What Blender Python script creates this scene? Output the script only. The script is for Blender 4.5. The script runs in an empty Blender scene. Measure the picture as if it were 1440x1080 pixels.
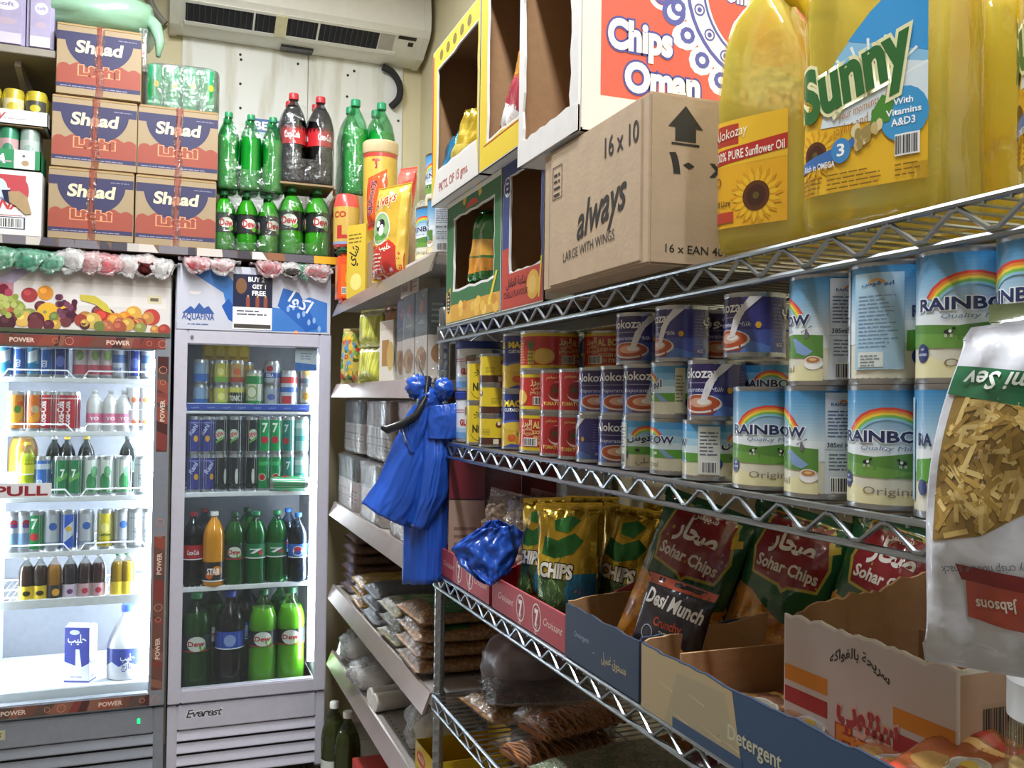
import bpy, bmesh, math, random
from mathutils import Vector, Matrix, noise
from mathutils.geometry import tessellate_polygon
random.seed(7)
S = bpy.context.scene
C = S.collection
sin, cos, pi, rad = math.sin, math.cos, math.pi, math.radians

# ------------------------------------------------------------------ camera, world, light, exposure
YAW, PITCH, ROLL, F = rad(20.86), rad(1.02), rad(.78), 1283.0      # F in pixels of a 1440 x 1080 frame
EYE = Vector((0, 0, 1.5))
_f = Vector((sin(YAW)*cos(PITCH), cos(YAW)*cos(PITCH), sin(PITCH)))
_r = Vector((cos(YAW), -sin(YAW), 0))
_u = _r.cross(_f)
_r, _u = _r*cos(ROLL)+_u*sin(ROLL), _u*cos(ROLL)-_r*sin(ROLL)
cam = bpy.data.cameras.new('camera')
cam.sensor_width = 36; cam.lens = F/1440*36; cam.clip_start = .02; cam.clip_end = 50
cam_o = bpy.data.objects.new('camera', cam); C.objects.link(cam_o)
m = Matrix((_r, _u, -_f)).transposed().to_4x4(); m.translation = EYE
cam_o.matrix_world = m
S.camera = cam_o
S.view_settings.view_transform = 'Standard'
S.view_settings.look = 'None'
S.view_settings.gamma = 1
S.view_settings.use_curve_mapping = False
S.view_settings.exposure = 0.22
S.cycles.max_bounces = 10; S.cycles.transparent_max_bounces = 24
S.cycles.sample_clamp_indirect = 6
S.cycles.caustics_reflective = False; S.cycles.caustics_refractive = False
w = bpy.data.worlds.new('daylight'); S.world = w; w.use_nodes = True
w.node_tree.nodes['Background'].inputs[0].default_value = (.86, .93, 1, 1)
w.node_tree.nodes['Background'].inputs[1].default_value = .28        # daylight that enters through the open shop front behind the camera

def ray(px, py): return (_r*(px-720) + _u*(540-py) + _f*F)/F
def onX(px, py, X): d = ray(px, py); return EYE + d*(X/d.x)
def onY(px, py, Y): d = ray(px, py); return EYE + d*(Y/d.y)
def onZ(px, py, Z): d = ray(px, py); return EYE + d*((Z-1.5)/d.z)

# ------------------------------------------------------------------ colour and materials
def lin(h):
    h = h.lstrip('#')
    return tuple((c/12.92 if c <= .04045 else ((c+.055)/1.055)**2.4) for c in (int(h[i:i+2], 16)/255 for i in (0, 2, 4)))
MATS = {}
def mat(name, col='#808080', rough=.5, metal=0, noise_amt=.06, nscale=40, bump=0, bscale=120, emit=0, coat=0, trans=0, sheen=0, sss=0):
    if name in MATS: return MATS[name]
    m = bpy.data.materials.new(name); m.use_nodes = True
    nt = m.node_tree; b = nt.nodes['Principled BSDF']; c = lin(col)
    tc = nt.nodes.new('ShaderNodeTexCoord'); n = nt.nodes.new('ShaderNodeTexNoise'); n.inputs['Scale'].default_value = nscale
    nt.links.new(tc.outputs['Object'], n.inputs['Vector'])
    r = nt.nodes.new('ShaderNodeValToRGB')
    k = noise_amt
    r.color_ramp.elements[0].position = .3; r.color_ramp.elements[1].position = .7
    r.color_ramp.elements[0].color = (*[x*(1-k) for x in c], 1); r.color_ramp.elements[1].color = (*[min(1, x*(1+k)) for x in c], 1)
    nt.links.new(n.outputs['Fac'], r.inputs[0]); nt.links.new(r.outputs[0], b.inputs['Base Color'])
    b.inputs['Roughness'].default_value = rough; b.inputs['Metallic'].default_value = metal
    b.inputs['Coat Weight'].default_value = coat; b.inputs['Coat Roughness'].default_value = .1
    b.inputs['Transmission Weight'].default_value = trans
    if sss: b.inputs['Subsurface Weight'].default_value = sss; b.inputs['Subsurface Radius'].default_value = (.01, .01, .01)
    if emit:
        b.inputs['Emission Color'].default_value = (*c, 1); b.inputs['Emission Strength'].default_value = emit
    if bump:
        n2 = nt.nodes.new('ShaderNodeTexNoise'); n2.inputs['Scale'].default_value = bscale; n2.inputs['Detail'].default_value = 4
        nt.links.new(tc.outputs['Object'], n2.inputs['Vector'])
        bp = nt.nodes.new('ShaderNodeBump'); bp.inputs['Strength'].default_value = bump; bp.inputs['Distance'].default_value = .003
        nt.links.new(n2.outputs['Fac'], bp.inputs['Height']); nt.links.new(bp.outputs[0], b.inputs['Normal'])
    MATS[name] = m
    return m

def print_mat(name, rough=.4, metal=0, coat=0, bump=0, bscale=60, emit=0, alpha=1):
    """printed surface: colour comes from the print's own colour attribute"""
    if name in MATS: return MATS[name]
    m = bpy.data.materials.new(name); m.use_nodes = True
    nt = m.node_tree; b = nt.nodes['Principled BSDF']
    a = nt.nodes.new('ShaderNodeVertexColor'); a.layer_name = 'Col'
    nt.links.new(a.outputs[0], b.inputs['Base Color'])
    b.inputs['Roughness'].default_value = rough; b.inputs['Metallic'].default_value = metal; b.inputs['Coat Weight'].default_value = coat
    b.inputs['Alpha'].default_value = alpha
    if emit:
        nt.links.new(a.outputs[0], b.inputs['Emission Color']); b.inputs['Emission Strength'].default_value = emit
    if bump:
        tc = nt.nodes.new('ShaderNodeTexCoord'); n2 = nt.nodes.new('ShaderNodeTexNoise'); n2.inputs['Scale'].default_value = bscale
        nt.links.new(tc.outputs['Object'], n2.inputs['Vector'])
        bp = nt.nodes.new('ShaderNodeBump'); bp.inputs['Strength'].default_value = bump; bp.inputs['Distance'].default_value = .004
        nt.links.new(n2.outputs['Fac'], bp.inputs['Height']); nt.links.new(bp.outputs[0], b.inputs['Normal'])
    MATS[name] = m
    return m

def film(name, col='#ffffff', haze=.12, gloss=.25, rough=.12, bump=.6, bscale=35, tint=None):
    """thin clear plastic: transparent sheet with a little haze and a wrinkled gloss"""
    if name in MATS: return MATS[name]
    m = bpy.data.materials.new(name); m.use_nodes = True
    nt = m.node_tree; nt.nodes.remove(nt.nodes['Principled BSDF']); out = nt.nodes['Material Output']
    t = nt.nodes.new('ShaderNodeBsdfTransparent'); t.inputs[0].default_value = (*(lin(tint) if tint else (1, 1, 1)), 1)
    d = nt.nodes.new('ShaderNodeBsdfDiffuse'); d.inputs[0].default_value = (*lin(col), 1)
    g = nt.nodes.new('ShaderNodeBsdfGlossy'); g.inputs['Roughness'].default_value = rough
    mx = nt.nodes.new('ShaderNodeMixShader'); mx.inputs[0].default_value = haze
    nt.links.new(t.outputs[0], mx.inputs[1]); nt.links.new(d.outputs[0], mx.inputs[2])
    lw = nt.nodes.new('ShaderNodeLayerWeight'); lw.inputs['Blend'].default_value = .25
    mul = nt.nodes.new('ShaderNodeMath'); mul.operation = 'MULTIPLY_ADD'; mul.inputs[1].default_value = gloss*2; mul.inputs[2].default_value = gloss*.25
    nt.links.new(lw.outputs['Fresnel'], mul.inputs[0])
    m2 = nt.nodes.new('ShaderNodeMixShader'); nt.links.new(mul.outputs[0], m2.inputs[0])
    nt.links.new(mx.outputs[0], m2.inputs[1]); nt.links.new(g.outputs[0], m2.inputs[2])
    if bump:
        tc = nt.nodes.new('ShaderNodeTexCoord'); n2 = nt.nodes.new('ShaderNodeTexNoise'); n2.inputs['Scale'].default_value = bscale; n2.inputs['Detail'].default_value = 3
        n2.inputs['Distortion'].default_value = .8
        nt.links.new(tc.outputs['Object'], n2.inputs['Vector'])
        bp = nt.nodes.new('ShaderNodeBump'); bp.inputs['Strength'].default_value = bump; bp.inputs['Distance'].default_value = .02
        nt.links.new(n2.outputs['Fac'], bp.inputs['Height']); nt.links.new(bp.outputs[0], g.inputs['Normal']); nt.links.new(bp.outputs[0], lw.inputs['Normal'])
    nt.links.new(m2.outputs[0], out.inputs[0])
    MATS[name] = m
    return m

# ------------------------------------------------------------------ mesh builder
class G:
    def __init__(s): s.v = []; s.f = []
    def add(s, vs, fs):
        n = len(s.v); s.v += [tuple(v) for v in vs]; s.f += [tuple(i+n for i in f) for f in fs]; return s
    def box(s, x0, y0, z0, x1, y1, z1):
        return s.add([(x0,y0,z0),(x1,y0,z0),(x1,y1,z0),(x0,y1,z0),(x0,y0,z1),(x1,y0,z1),(x1,y1,z1),(x0,y1,z1)],
                     [(0,3,2,1),(4,5,6,7),(0,1,5,4),(1,2,6,5),(2,3,7,6),(3,0,4,7)])
    def bbox(s, x0, y0, z0, x1, y1, z1, b=.004):
        """box with chamfered edges"""
        bm = bmesh.new(); bmesh.ops.create_cube(bm, size=1)
        for v in bm.verts: v.co = Vector(((x0+x1)/2+v.co.x*(x1-x0), (y0+y1)/2+v.co.y*(y1-y0), (z0+z1)/2+v.co.z*(z1-z0)))
        bmesh.ops.bevel(bm, geom=bm.edges[:], offset=b, segments=2, affect='EDGES')
        bm.verts.index_update()
        s.add([v.co for v in bm.verts], [[v.index for v in f.verts] for f in bm.faces]); bm.free(); return s
    def lathe(s, prof, n=24, c=(0,0,0), sx=1, sy=1):
        vs = []; fs = []
        for r, z in prof:
            for k in range(n):
                a = 2*pi*k/n; vs.append((c[0]+r*cos(a)*sx, c[1]+r*sin(a)*sy, c[2]+z))
        for i in range(len(prof)-1):
            for k in range(n):
                k2 = (k+1) % n; fs.append((i*n+k, i*n+k2, (i+1)*n+k2, (i+1)*n+k))
        if prof[0][0] > 1e-5: fs.append(tuple(reversed(range(n))))
        if prof[-1][0] > 1e-5: fs.append(tuple((len(prof)-1)*n+k for k in range(n)))
        return s.add(vs, fs)
    def tube(s, path, r, n=8, closed=False):
        path = [Vector(p) for p in path]; vs = []; fs = []; N = len(path); prev = None
        for i, p in enumerate(path):
            if closed: t = path[(i+1) % N]-path[i-1]
            else: t = path[min(i+1, N-1)]-path[max(i-1, 0)]
            t.normalize()
            a = prev if prev is not None else (Vector((0,0,1)) if abs(t.z) < .9 else Vector((1,0,0)))
            x = a - t*a.dot(t); x.normalize(); y = t.cross(x); prev = x
            rr = r[i] if isinstance(r, (list, tuple)) else r
            for k in range(n):
                q = 2*pi*k/n; vs.append(p + x*cos(q)*rr + y*sin(q)*rr)
        for i in range(N if closed else N-1):
            j = (i+1) % N
            for k in range(n):
                k2 = (k+1) % n; fs.append((i*n+k, i*n+k2, j*n+k2, j*n+k))
        if not closed: fs += [tuple(reversed(range(n))), tuple((N-1)*n+k for k in range(n))]
        return s.add(vs, fs)
    def prism(s, pts, t, M=None):
        """outline in xz, thickness t along +y"""
        n = len(pts); vs = [(x, 0, z) for x, z in pts]+[(x, t, z) for x, z in pts]
        tr = tessellate_polygon([[Vector((x, z, 0)) for x, z in pts]])
        fs = [tuple(q) for q in tr]+[tuple(n+i for i in reversed(q)) for q in tr]+[(i, (i+1) % n, n+(i+1) % n, n+i) for i in range(n)]
        if M: vs = [M @ Vector(v) for v in vs]
        return s.add(vs, fs)
    def grid(s, fn, nu, nv, wrap=False):
        vs = [fn(i/nu, j/nv) for j in range(nv+1) for i in range(nu+1)]
        return s.add(vs, [(j*(nu+1)+i, j*(nu+1)+i+1, (j+1)*(nu+1)+i+1, (j+1)*(nu+1)+i) for j in range(nv) for i in range(nu)])
    def move(s, M):
        s.v = [tuple(M @ Vector(v)) for v in s.v]; return s
    def mesh(s, name, mt=None, smooth=35, fix=True):
        me = bpy.data.meshes.new(name); me.from_pydata(s.v, [], s.f); me.validate()
        if fix:
            bm = bmesh.new(); bm.from_mesh(me); bmesh.ops.recalc_face_normals(bm, faces=bm.faces[:]); bm.to_mesh(me); bm.free()
        if smooth:
            me.shade_smooth()
            if smooth < 180: me.set_sharp_from_angle(angle=rad(smooth))
        if mt: me.materials.append(mt)
        return me
    def build(s, name, mt, parent=None, smooth=35, loc=None, rot=None, fix=True, kind=None):
        return put(name, s.mesh(name, mt, smooth, fix), parent, loc, rot, kind)

def put(name, me, parent=None, loc=None, rot=None, kind=None):
    o = bpy.data.objects.new(name, me); C.objects.link(o)
    if parent: o.parent = parent
    if loc is not None: o.location = loc
    if rot is not None: o.rotation_euler = rot
    if kind: o['kind'] = kind
    return o
def tag(o, label, cat, group=None):
    o['label'] = label; o['category'] = cat
    if group: o['group'] = group
    return o
def thing(name, label, cat, loc=(0,0,0), rot=(0,0,0), group=None):
    o = bpy.data.objects.new(name, None); C.objects.link(o); o.empty_display_size = .05
    o.location = loc; o.rotation_euler = rot if not isinstance(rot, (int, float)) else (0, 0, rot)
    return tag(o, label, cat, group)
PROTO = set()
def dup(root, label, loc, rot=(0,0,0), group=None, scale=None):
    """the first call moves the prototype itself; later calls copy the thing, its parts and their sub-parts"""
    if root.name in PROTO:
        r = root.copy(); C.objects.link(r)
        for ch in list(root.children):
            c = ch.copy(); C.objects.link(c); c.parent = r
            for g in ch.children:
                d = g.copy(); C.objects.link(d); d.parent = c
    else: PROTO.add(root.name); r = root
    r.location = loc; r.rotation_euler = rot if not isinstance(rot, (int, float)) else (0, 0, rot)
    if scale: r.scale = (scale,)*3 if isinstance(scale, (int, float)) else scale
    r['label'] = label
    if group: r['group'] = group
    return r
def struct(o): o['kind'] = 'structure'; return o

# ------------------------------------------------------------------ Arabic shaping (presentation forms, drawn left to right)
_AR = {0x627:(0xFE8D,2),0x628:(0xFE8F,4),0x629:(0xFE93,2),0x62A:(0xFE95,4),0x62B:(0xFE99,4),0x62C:(0xFE9D,4),0x62D:(0xFEA1,4),0x62E:(0xFEA5,4),
       0x62F:(0xFEA9,2),0x630:(0xFEAB,2),0x631:(0xFEAD,2),0x632:(0xFEAF,2),0x633:(0xFEB1,4),0x634:(0xFEB5,4),0x635:(0xFEB9,4),0x636:(0xFEBD,4),
       0x637:(0xFEC1,4),0x638:(0xFEC5,4),0x639:(0xFEC9,4),0x63A:(0xFECD,4),0x641:(0xFED1,4),0x642:(0xFED5,4),0x643:(0xFED9,4),0x644:(0xFEDD,4),
       0x645:(0xFEE1,4),0x646:(0xFEE5,4),0x647:(0xFEE9,4),0x648:(0xFEED,2),0x649:(0xFEEF,2),0x64A:(0xFEF1,4),0x623:(0xFE83,2),0x625:(0xFE87,2)}
def shape(t):
    if not any(ord(c) in _AR for c in t): return t
    out = []
    for i, c in enumerate(t):
        k = ord(c)
        if k not in _AR: out.append(c); continue
        st, n = _AR[k]
        p = i > 0 and ord(t[i-1]) in _AR and _AR[ord(t[i-1])][1] == 4
        q = n == 4 and i+1 < len(t) and ord(t[i+1]) in _AR
        out.append(chr(st + (3 if p and q else 1 if p else 2 if q else 0)))
    return ''.join(reversed(out))

# ------------------------------------------------------------------ flat print (labels, posters, cartons)
_TX = {}
def text_mesh(t, bold, shear, res=2):
    k = (t, bold, shear, res)
    if k not in _TX:
        cu = bpy.data.curves.new('lettering', 'FONT'); cu.body = shape(t); cu.size = 1; cu.resolution_u = res; cu.offset = bold; cu.shear = shear
        o = bpy.data.objects.new('lettering', cu); me = o.to_mesh()
        vs = [(v.co.x, v.co.y) for v in me.vertices]; fs = [tuple(p.vertices) for p in me.polygons]
        o.to_mesh_clear(); bpy.data.objects.remove(o); bpy.data.curves.remove(cu)
        _TX[k] = (vs, fs)
    return _TX[k]
class Art:
    """coloured flat shapes in (x, y), stacked in thin ink layers"""
    def __init__(s): s.p = []
    def poly(s, pts, col, L=0):
        tr = tessellate_polygon([[Vector((x, y, 0)) for x, y in pts]])
        s.p.append((list(pts), [tuple(q) for q in tr], lin(col), L)); return s
    def rect(s, x0, y0, x1, y1, col, L=0): return s.poly([(x0,y0),(x1,y0),(x1,y1),(x0,y1)], col, L)
    def disc(s, cx, cy, rx, ry, col, L=1, n=20, a0=0, a1=360):
        n = max(3, int(n*(a1-a0)/360))
        pts = [(cx+rx*cos(rad(a0+(a1-a0)*k/n)), cy+ry*sin(rad(a0+(a1-a0)*k/n))) for k in range(n if a1-a0 >= 360 else n+1)]
        return s.poly(pts, col, L)
    def ring(s, cx, cy, r0, r1, col, L=1, a0=0, a1=360, n=28, ky=1):
        n = max(3, int(n*(a1-a0)/360)); v = []; f = []
        for k in range(n+1):
            a = rad(a0+(a1-a0)*k/n); v += [(cx+r0*cos(a), cy+r0*sin(a)*ky), (cx+r1*cos(a), cy+r1*sin(a)*ky)]
        for k in range(n): f.append((2*k, 2*k+1, 2*k+3, 2*k+2))
        s.p.append((v, f, lin(col), L)); return s
    def text(s, t, x, y, h, col, L=3, w=None, bold=.02, shear=0, rot=0, align='C', edge=None, arc=0):
        """h: cap height; w: fitted width; edge: colour of an outline"""
        if edge: s.text(t, x, y, h, edge, L-1, w*1.0 if w else None, bold+.055, shear, rot, align, None, arc)
        vs, fs = text_mesh(t, bold, shear, 5 if h > .022 else 2)
        if not vs: return s
        vs0 = text_mesh(t, .02, shear)[0]
        x0 = min(v[0] for v in vs0); x1 = max(v[0] for v in vs0); k = h/.72; kx = (w/(x1-x0)) if w else k
        ox = {'C': (x0+x1)/2, 'L': x0, 'R': x1}[align]; c, sn = cos(rad(rot)), sin(rad(rot)); q = []
        for a, b in vs:
            a = (a-ox)*kx; b = b*k
            if arc: b += arc*(1-(2*a/(kx*(x1-x0)))**2)
            q.append((x+a*c-b*sn, y+a*sn+b*c))
        s.p.append((q, fs, lin(col), L)); return s
    def bars(s, x0, y0, x1, y1, col='#151515', bg='#f4f4f2', L=2, n=18):
        s.rect(x0, y0, x1, y1, bg, L); rn = random.Random(int((x0+y0)*1e5)); w = (x1-x0)/(n*1.08); x = x0+w*.5
        while x < x1-w*1.2:
            b = w*rn.choice((.3, .5, .8)); s.rect(x, y0+(y1-y0)*.08, x+b, y1-(y1-y0)*.08, col, L+1); x += b+w*rn.choice((.3, .4, .6))
        return s
    def lines(s, x0, y0, x1, y1, n, col, L=2, fill=.4):
        """rows of unreadably small print"""
        rn = random.Random(int((x0*7+y1)*1e5)); h = (y1-y0)/n
        for i in range(n):
            x = x0; e = x0+(x1-x0)*rn.uniform(.7, 1)
            while x < e-h*.3:
                b = min(h*rn.uniform(.8, 3), e-x); s.rect(x, y0+i*h, x+b, y0+i*h+h*fill, col, L); x += b+h*.35
        return s
    def mesh(s, name, fn, mt, cut=None):
        bm = bmesh.new(); cl = bm.loops.layers.float_color.new('Col')
        for idx, (pts, fs, col, L) in enumerate(s.p):
            L = L+(idx % 9)*.03                      # keeps overlapping ink of one layer apart
            vs = [bm.verts.new((x, y, L)) for x, y in pts]
            for q in fs:
                try: f = bm.faces.new([vs[i] for i in q])
                except ValueError: continue
                if f.calc_area() < 1e-12: continue
                f.normal_update()
                if f.normal.z < 0: f.normal_flip()
                for lp in f.loops: lp[cl] = (*col, 1)
        if cut:
            xs = [v.co.x for v in bm.verts]; ys = [v.co.y for v in bm.verts]
            for ax, d, a, b in ((0, cut[0], min(xs), max(xs)), (1, cut[1], min(ys), max(ys))):
                if not d: continue
                k = math.ceil(a/d)
                while k*d < b:
                    n = Vector((1,0,0)) if ax == 0 else Vector((0,1,0))
                    bmesh.ops.bisect_plane(bm, geom=bm.verts[:]+bm.edges[:]+bm.faces[:], plane_co=n*(k*d), plane_no=n, dist=1e-7); k += 1
        for v in bm.verts: v.co = fn(v.co.x, v.co.y, v.co.z)
        me = bpy.data.meshes.new(name); bm.to_mesh(me); bm.free()
        me.materials.append(mt)
        if cut: me.shade_smooth()
        return me
    def build(s, name, fn, mt, parent=None, cut=None): return put(name, s.mesh(name, fn, mt, cut), parent)
INK = .00016
def flat(M=None, eps=INK, y=0):
    """print on a face that looks towards -Y of its thing"""
    if M is None: return lambda x, z, L: Vector((x, y-eps*(L+1), z))
    return lambda x, z, L: M @ Vector((x, y-eps*(L+1), z))
def cyl(R, eps=INK, z0=0): return lambda x, z, L: Vector(((R+eps*(L+1))*sin(x/R), -(R+eps*(L+1))*cos(x/R), z+z0))

P_CARD = print_mat('printed_card', .6)
P_GLOSS = print_mat('printed_gloss', .28, coat=.3)
P_PAPER = print_mat('printed_paper', .38)
P_FOIL = print_mat('printed_foil', .25, metal=.55, bump=.35, bscale=45)
P_BAG = print_mat('printed_plastic', .22, coat=.4, bump=.3, bscale=50)
STEEL = mat('chromed_wire', '#a3a9b0', .28, 1, .05)
TIN = mat('tin_plate', '#a9abae', .3, 1, .04)
WHITE_METAL = mat('white_enamel', '#e6e6ea', .35, 0, .02)
CARD = mat('corrugated_board', '#9a8262', .85, 0, .05, 60, .15, 200)
CARD_IN = mat('board_inside', '#a07a56', .9, 0, .05, 60, .15, 200)
WHITE_CARD = mat('white_board', '#dfdcda', .7, 0, .03)
CLEAR = film('clear_wrap')
# ------------------------------------------------------------------ the room
XR, XL, YF, YB, ZC = 1.12, -1.5, 4.22, -3.2, 3.45
def tile_mat():
    m = bpy.data.materials.new('floor_tiles'); m.use_nodes = True; nt = m.node_tree; b = nt.nodes['Principled BSDF']
    tc = nt.nodes.new('ShaderNodeTexCoord'); br = nt.nodes.new('ShaderNodeTexBrick'); br.offset = 0
    br.inputs['Color1'].default_value = (*lin('#8f887d'), 1); br.inputs['Color2'].default_value = (*lin('#878076'), 1); br.inputs['Mortar'].default_value = (*lin('#5c5750'), 1)
    br.inputs['Scale'].default_value = 2.5; br.inputs['Mortar Size'].default_value = .012; br.inputs['Row Height'].default_value = 1; br.inputs['Brick Width'].default_value = 1
    nt.links.new(tc.outputs['Object'], br.inputs['Vector']); nt.links.new(br.outputs[0], b.inputs['Base Color']); b.inputs['Roughness'].default_value = .35
    return m
PAINT = mat('cream_paint', '#e3d8b4', .8, 0, .05, 3, .1, 60)
DIM_PAINT = mat('brown_grey_paint', '#857a6c', .8, 0, .05, 3, .1, 60)
struct(G().box(XL, YB, -.05, XR, YF, 0).build('floor', tile_mat(), smooth=0))
struct(G().box(XL-.1, YB, ZC, XR+.1, YF+.1, ZC+.08).build('ceiling', mat('ceiling_paint', '#e9e7df', .85, 0, .03, 4), smooth=0))
struct(G().box(XL-.1, YF, 0, XR+.1, YF+.1, ZC).build('wall_far', PAINT, smooth=0))
struct(G().box(XR, YB, 0, XR+.1, YF, ZC).build('wall_right', PAINT, smooth=0))
struct(G().box(XL-.1, YB, 0, XL, YF, ZC).build('wall_left', DIM_PAINT, smooth=0))
g = G().box(XL, YB-.1, 2.6, XR, YB, ZC); g.box(XL, YB-.1, 0, XL+.25, YB, 2.6); g.box(XR-.25, YB-.1, 0, XR, YB, 2.6)
struct(g.build('wall_back', DIM_PAINT, smooth=0))
# white insulation boards screwed to the far wall under the air conditioner
def board_mat():
    m = bpy.data.materials.new('stained_white_board'); m.use_nodes = True; nt = m.node_tree; b = nt.nodes['Principled BSDF']
    tc = nt.nodes.new('ShaderNodeTexCoord'); n = nt.nodes.new('ShaderNodeTexNoise'); n.inputs['Scale'].default_value = 9; n.inputs['Detail'].default_value = 6
    mp = nt.nodes.new('ShaderNodeMapping'); mp.inputs['Scale'].default_value = (1.6, 1, .25)
    nt.links.new(tc.outputs['Object'], mp.inputs[0]); nt.links.new(mp.outputs[0], n.inputs['Vector'])
    r = nt.nodes.new('ShaderNodeValToRGB'); r.color_ramp.elements[0].position = .3; r.color_ramp.elements[0].color = (*lin('#d6d2c4'), 1); r.color_ramp.elements[1].position = .5; r.color_ramp.elements[1].color = (*lin('#f0f0ec'), 1)
    nt.links.new(n.outputs['Fac'], r.inputs[0]); nt.links.new(r.outputs[0], b.inputs['Base Color']); b.inputs['Roughness'].default_value = .6
    return m
BOARD = board_mat()
for k, (a, b) in enumerate(((255, 432), (433, 566))):
    p, q = onY(a, 150, YF-.01), onY(b, 150, YF-.01)
    o = struct(G().bbox(p.x, YF-.012, 1.9, q.x, YF-.001, 3.07, .002).build('trim_%d' % (k+1), BOARD))
    hs = G()
    rn = random.Random(k)
    for px, py in (((338,77),(339,84),(338,118),(338,152),(419,90),(420,160)), ((498,100),(489,106),(488,136),(560,170)))[k]:
        c = onY(px, py, YF-.012); hs.lathe([(.006, 0), (.006, .002)], 8).move(Matrix.Identity(4))
        n = 16; hs.v[-n:] = [(c.x+v[0], YF-.0125-v[2], c.z+v[1]) for v in hs.v[-n:]]
    hs.build('screw_hole', mat('dark_hole', '#2a2724', .8), o, 0)
    tag(o, 'white stained insulation board on wall', 'board'); del o['category']

def ceiling_lamp(loc, label, L=1.2, power=30, rz=0):
    t = thing('fluorescent_lamp', label, 'lamp', loc, rz, 'ceiling tube lamps')
    G().bbox(-.05, -L/2-.04, -.045, .05, L/2+.04, 0, .006).build('batten', WHITE_METAL, t)
    tube = G().tube([(0, -L/2, -.075), (0, L/2, -.075)], .014, 12).build('tube', mat('lit_tube', '#f3f8ff', .4, emit=14), t)
    for s in (-1, 1): G().bbox(-.018, s*L/2-.015, -.095, .018, s*L/2+.015, -.04, .004).build('socket', WHITE_METAL, t)
    l = bpy.data.lights.new('tube_light', 'AREA'); l.shape = 'RECTANGLE'; l.size = .1; l.size_y = L; l.energy = power; l.color = (.93, .97, 1)
    lo = bpy.data.objects.new('tube_light', l); C.objects.link(lo); lo.parent = t; lo.location = (0, 0, -.11)
ceiling_lamp((.24, .75, ZC), 'fluorescent tube lamp above the oil bottles', power=52)
ceiling_lamp((.02, 2.5, ZC), 'fluorescent tube lamp in front of the refrigerators', power=52)
ceiling_lamp((.42, -1.15, ZC), 'fluorescent tube lamp behind the viewer by the shop entrance', power=24)

# ------------------------------------------------------------------ wire rack on the aisle side
RX0, RX1, RY0, RY1 = .6, 1.06, .2, 2.08
SHELF_Z = (1.668, 1.404, 1.098, .812, .45)
rack = thing('wire_rack', 'chromed wire shelving rack with zigzag truss shelves beside the aisle', 'rack', (0, 0, 0))
for k, (x, y) in enumerate(((RX0+.014, RY1-.014), (RX1-.014, RY1-.014), (RX0+.014, RY0+.014), (RX1-.014, RY0+.014))):
    g = G(); z = 0
    top = 1.71
    prof = [(.008, 0), (.008, .02), (.0125, .02)]
    zz = .045
    while zz < top-.03: prof += [(.0125, zz-.002), (.0117, zz), (.0125, zz+.002)]; zz += .0254
    prof += [(.0125, top), (.010, top+.006), (.004, top+.008)]
    post = g.lathe(prof, 14, (x, y, 0)).build('post', STEEL, rack)
    for sz in SHELF_Z: G().lathe([(.013, sz-.036), (.018, sz-.034), (.016, sz+.003), (.013, sz+.004)], 14, (x, y, 0)).build('collar', mat('collar_metal', '#8f9296', .35, 1), post)
def wire_shelf(z, zb=.030, rt=.0036):
    y0, y1, x0, x1 = RY0+.03, RY1-.03, RX0, RX1
    fr = G()
    for zz in (z-rt, z-zb-rt):
        for x in (x0, x1): fr.tube([(x+(.0 if zz > z-.01 else .004)*(1 if x == x0 else -1), y0-.014, zz), (x, y1+.014, zz)], rt, 8)
        for y in (y0-.014, y1+.014): fr.tube([(x0, y, zz), (x1, y, zz)], rt, 8)
    sh = fr.build('shelf_frame', STEEL, rack)
    for xx in (x0, x1):
        pts = []; n = int((y1-y0)/.037)
        for i in range(n+1): pts.append((xx, y0+(y1-y0)*i/n, z-rt-.002 if i % 2 else z-zb-rt+.002))
        fine = []
        for a, b in zip(pts, pts[1:]):
            fine += [Vector(a).lerp(Vector(b), .12), Vector(a).lerp(Vector(b), .88)]
        G().tube(fine, .0026, 6).build('zigzag_truss', STEEL, sh)
    for yy in (y0-.014, y1+.014):
        pts = []; n = 12
        for i in range(n+1): pts.append((x0+(x1-x0)*i/n, yy, z-rt-.002 if i % 2 else z-zb-rt+.002))
        G().tube(pts, .0026, 6).build('zigzag_truss', STEEL, sh)
    wr = G(); y = y0
    while y < y1:
        wr.tube([(x0-.001, y, z-.009), (x0-.001, y, z-.0025), (x0+.006, y, z-.002), (x1, y, z-.002)], .0017, 5); y += .0255
    for x in (x0+.15, x0+.3): wr.tube([(x, y0, z-.006), (x, y1, z-.006)], .003, 6)
    wr.build('wire_deck', STEEL, sh, kind='stuff')
for z in SHELF_Z: wire_shelf(z)

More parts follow.
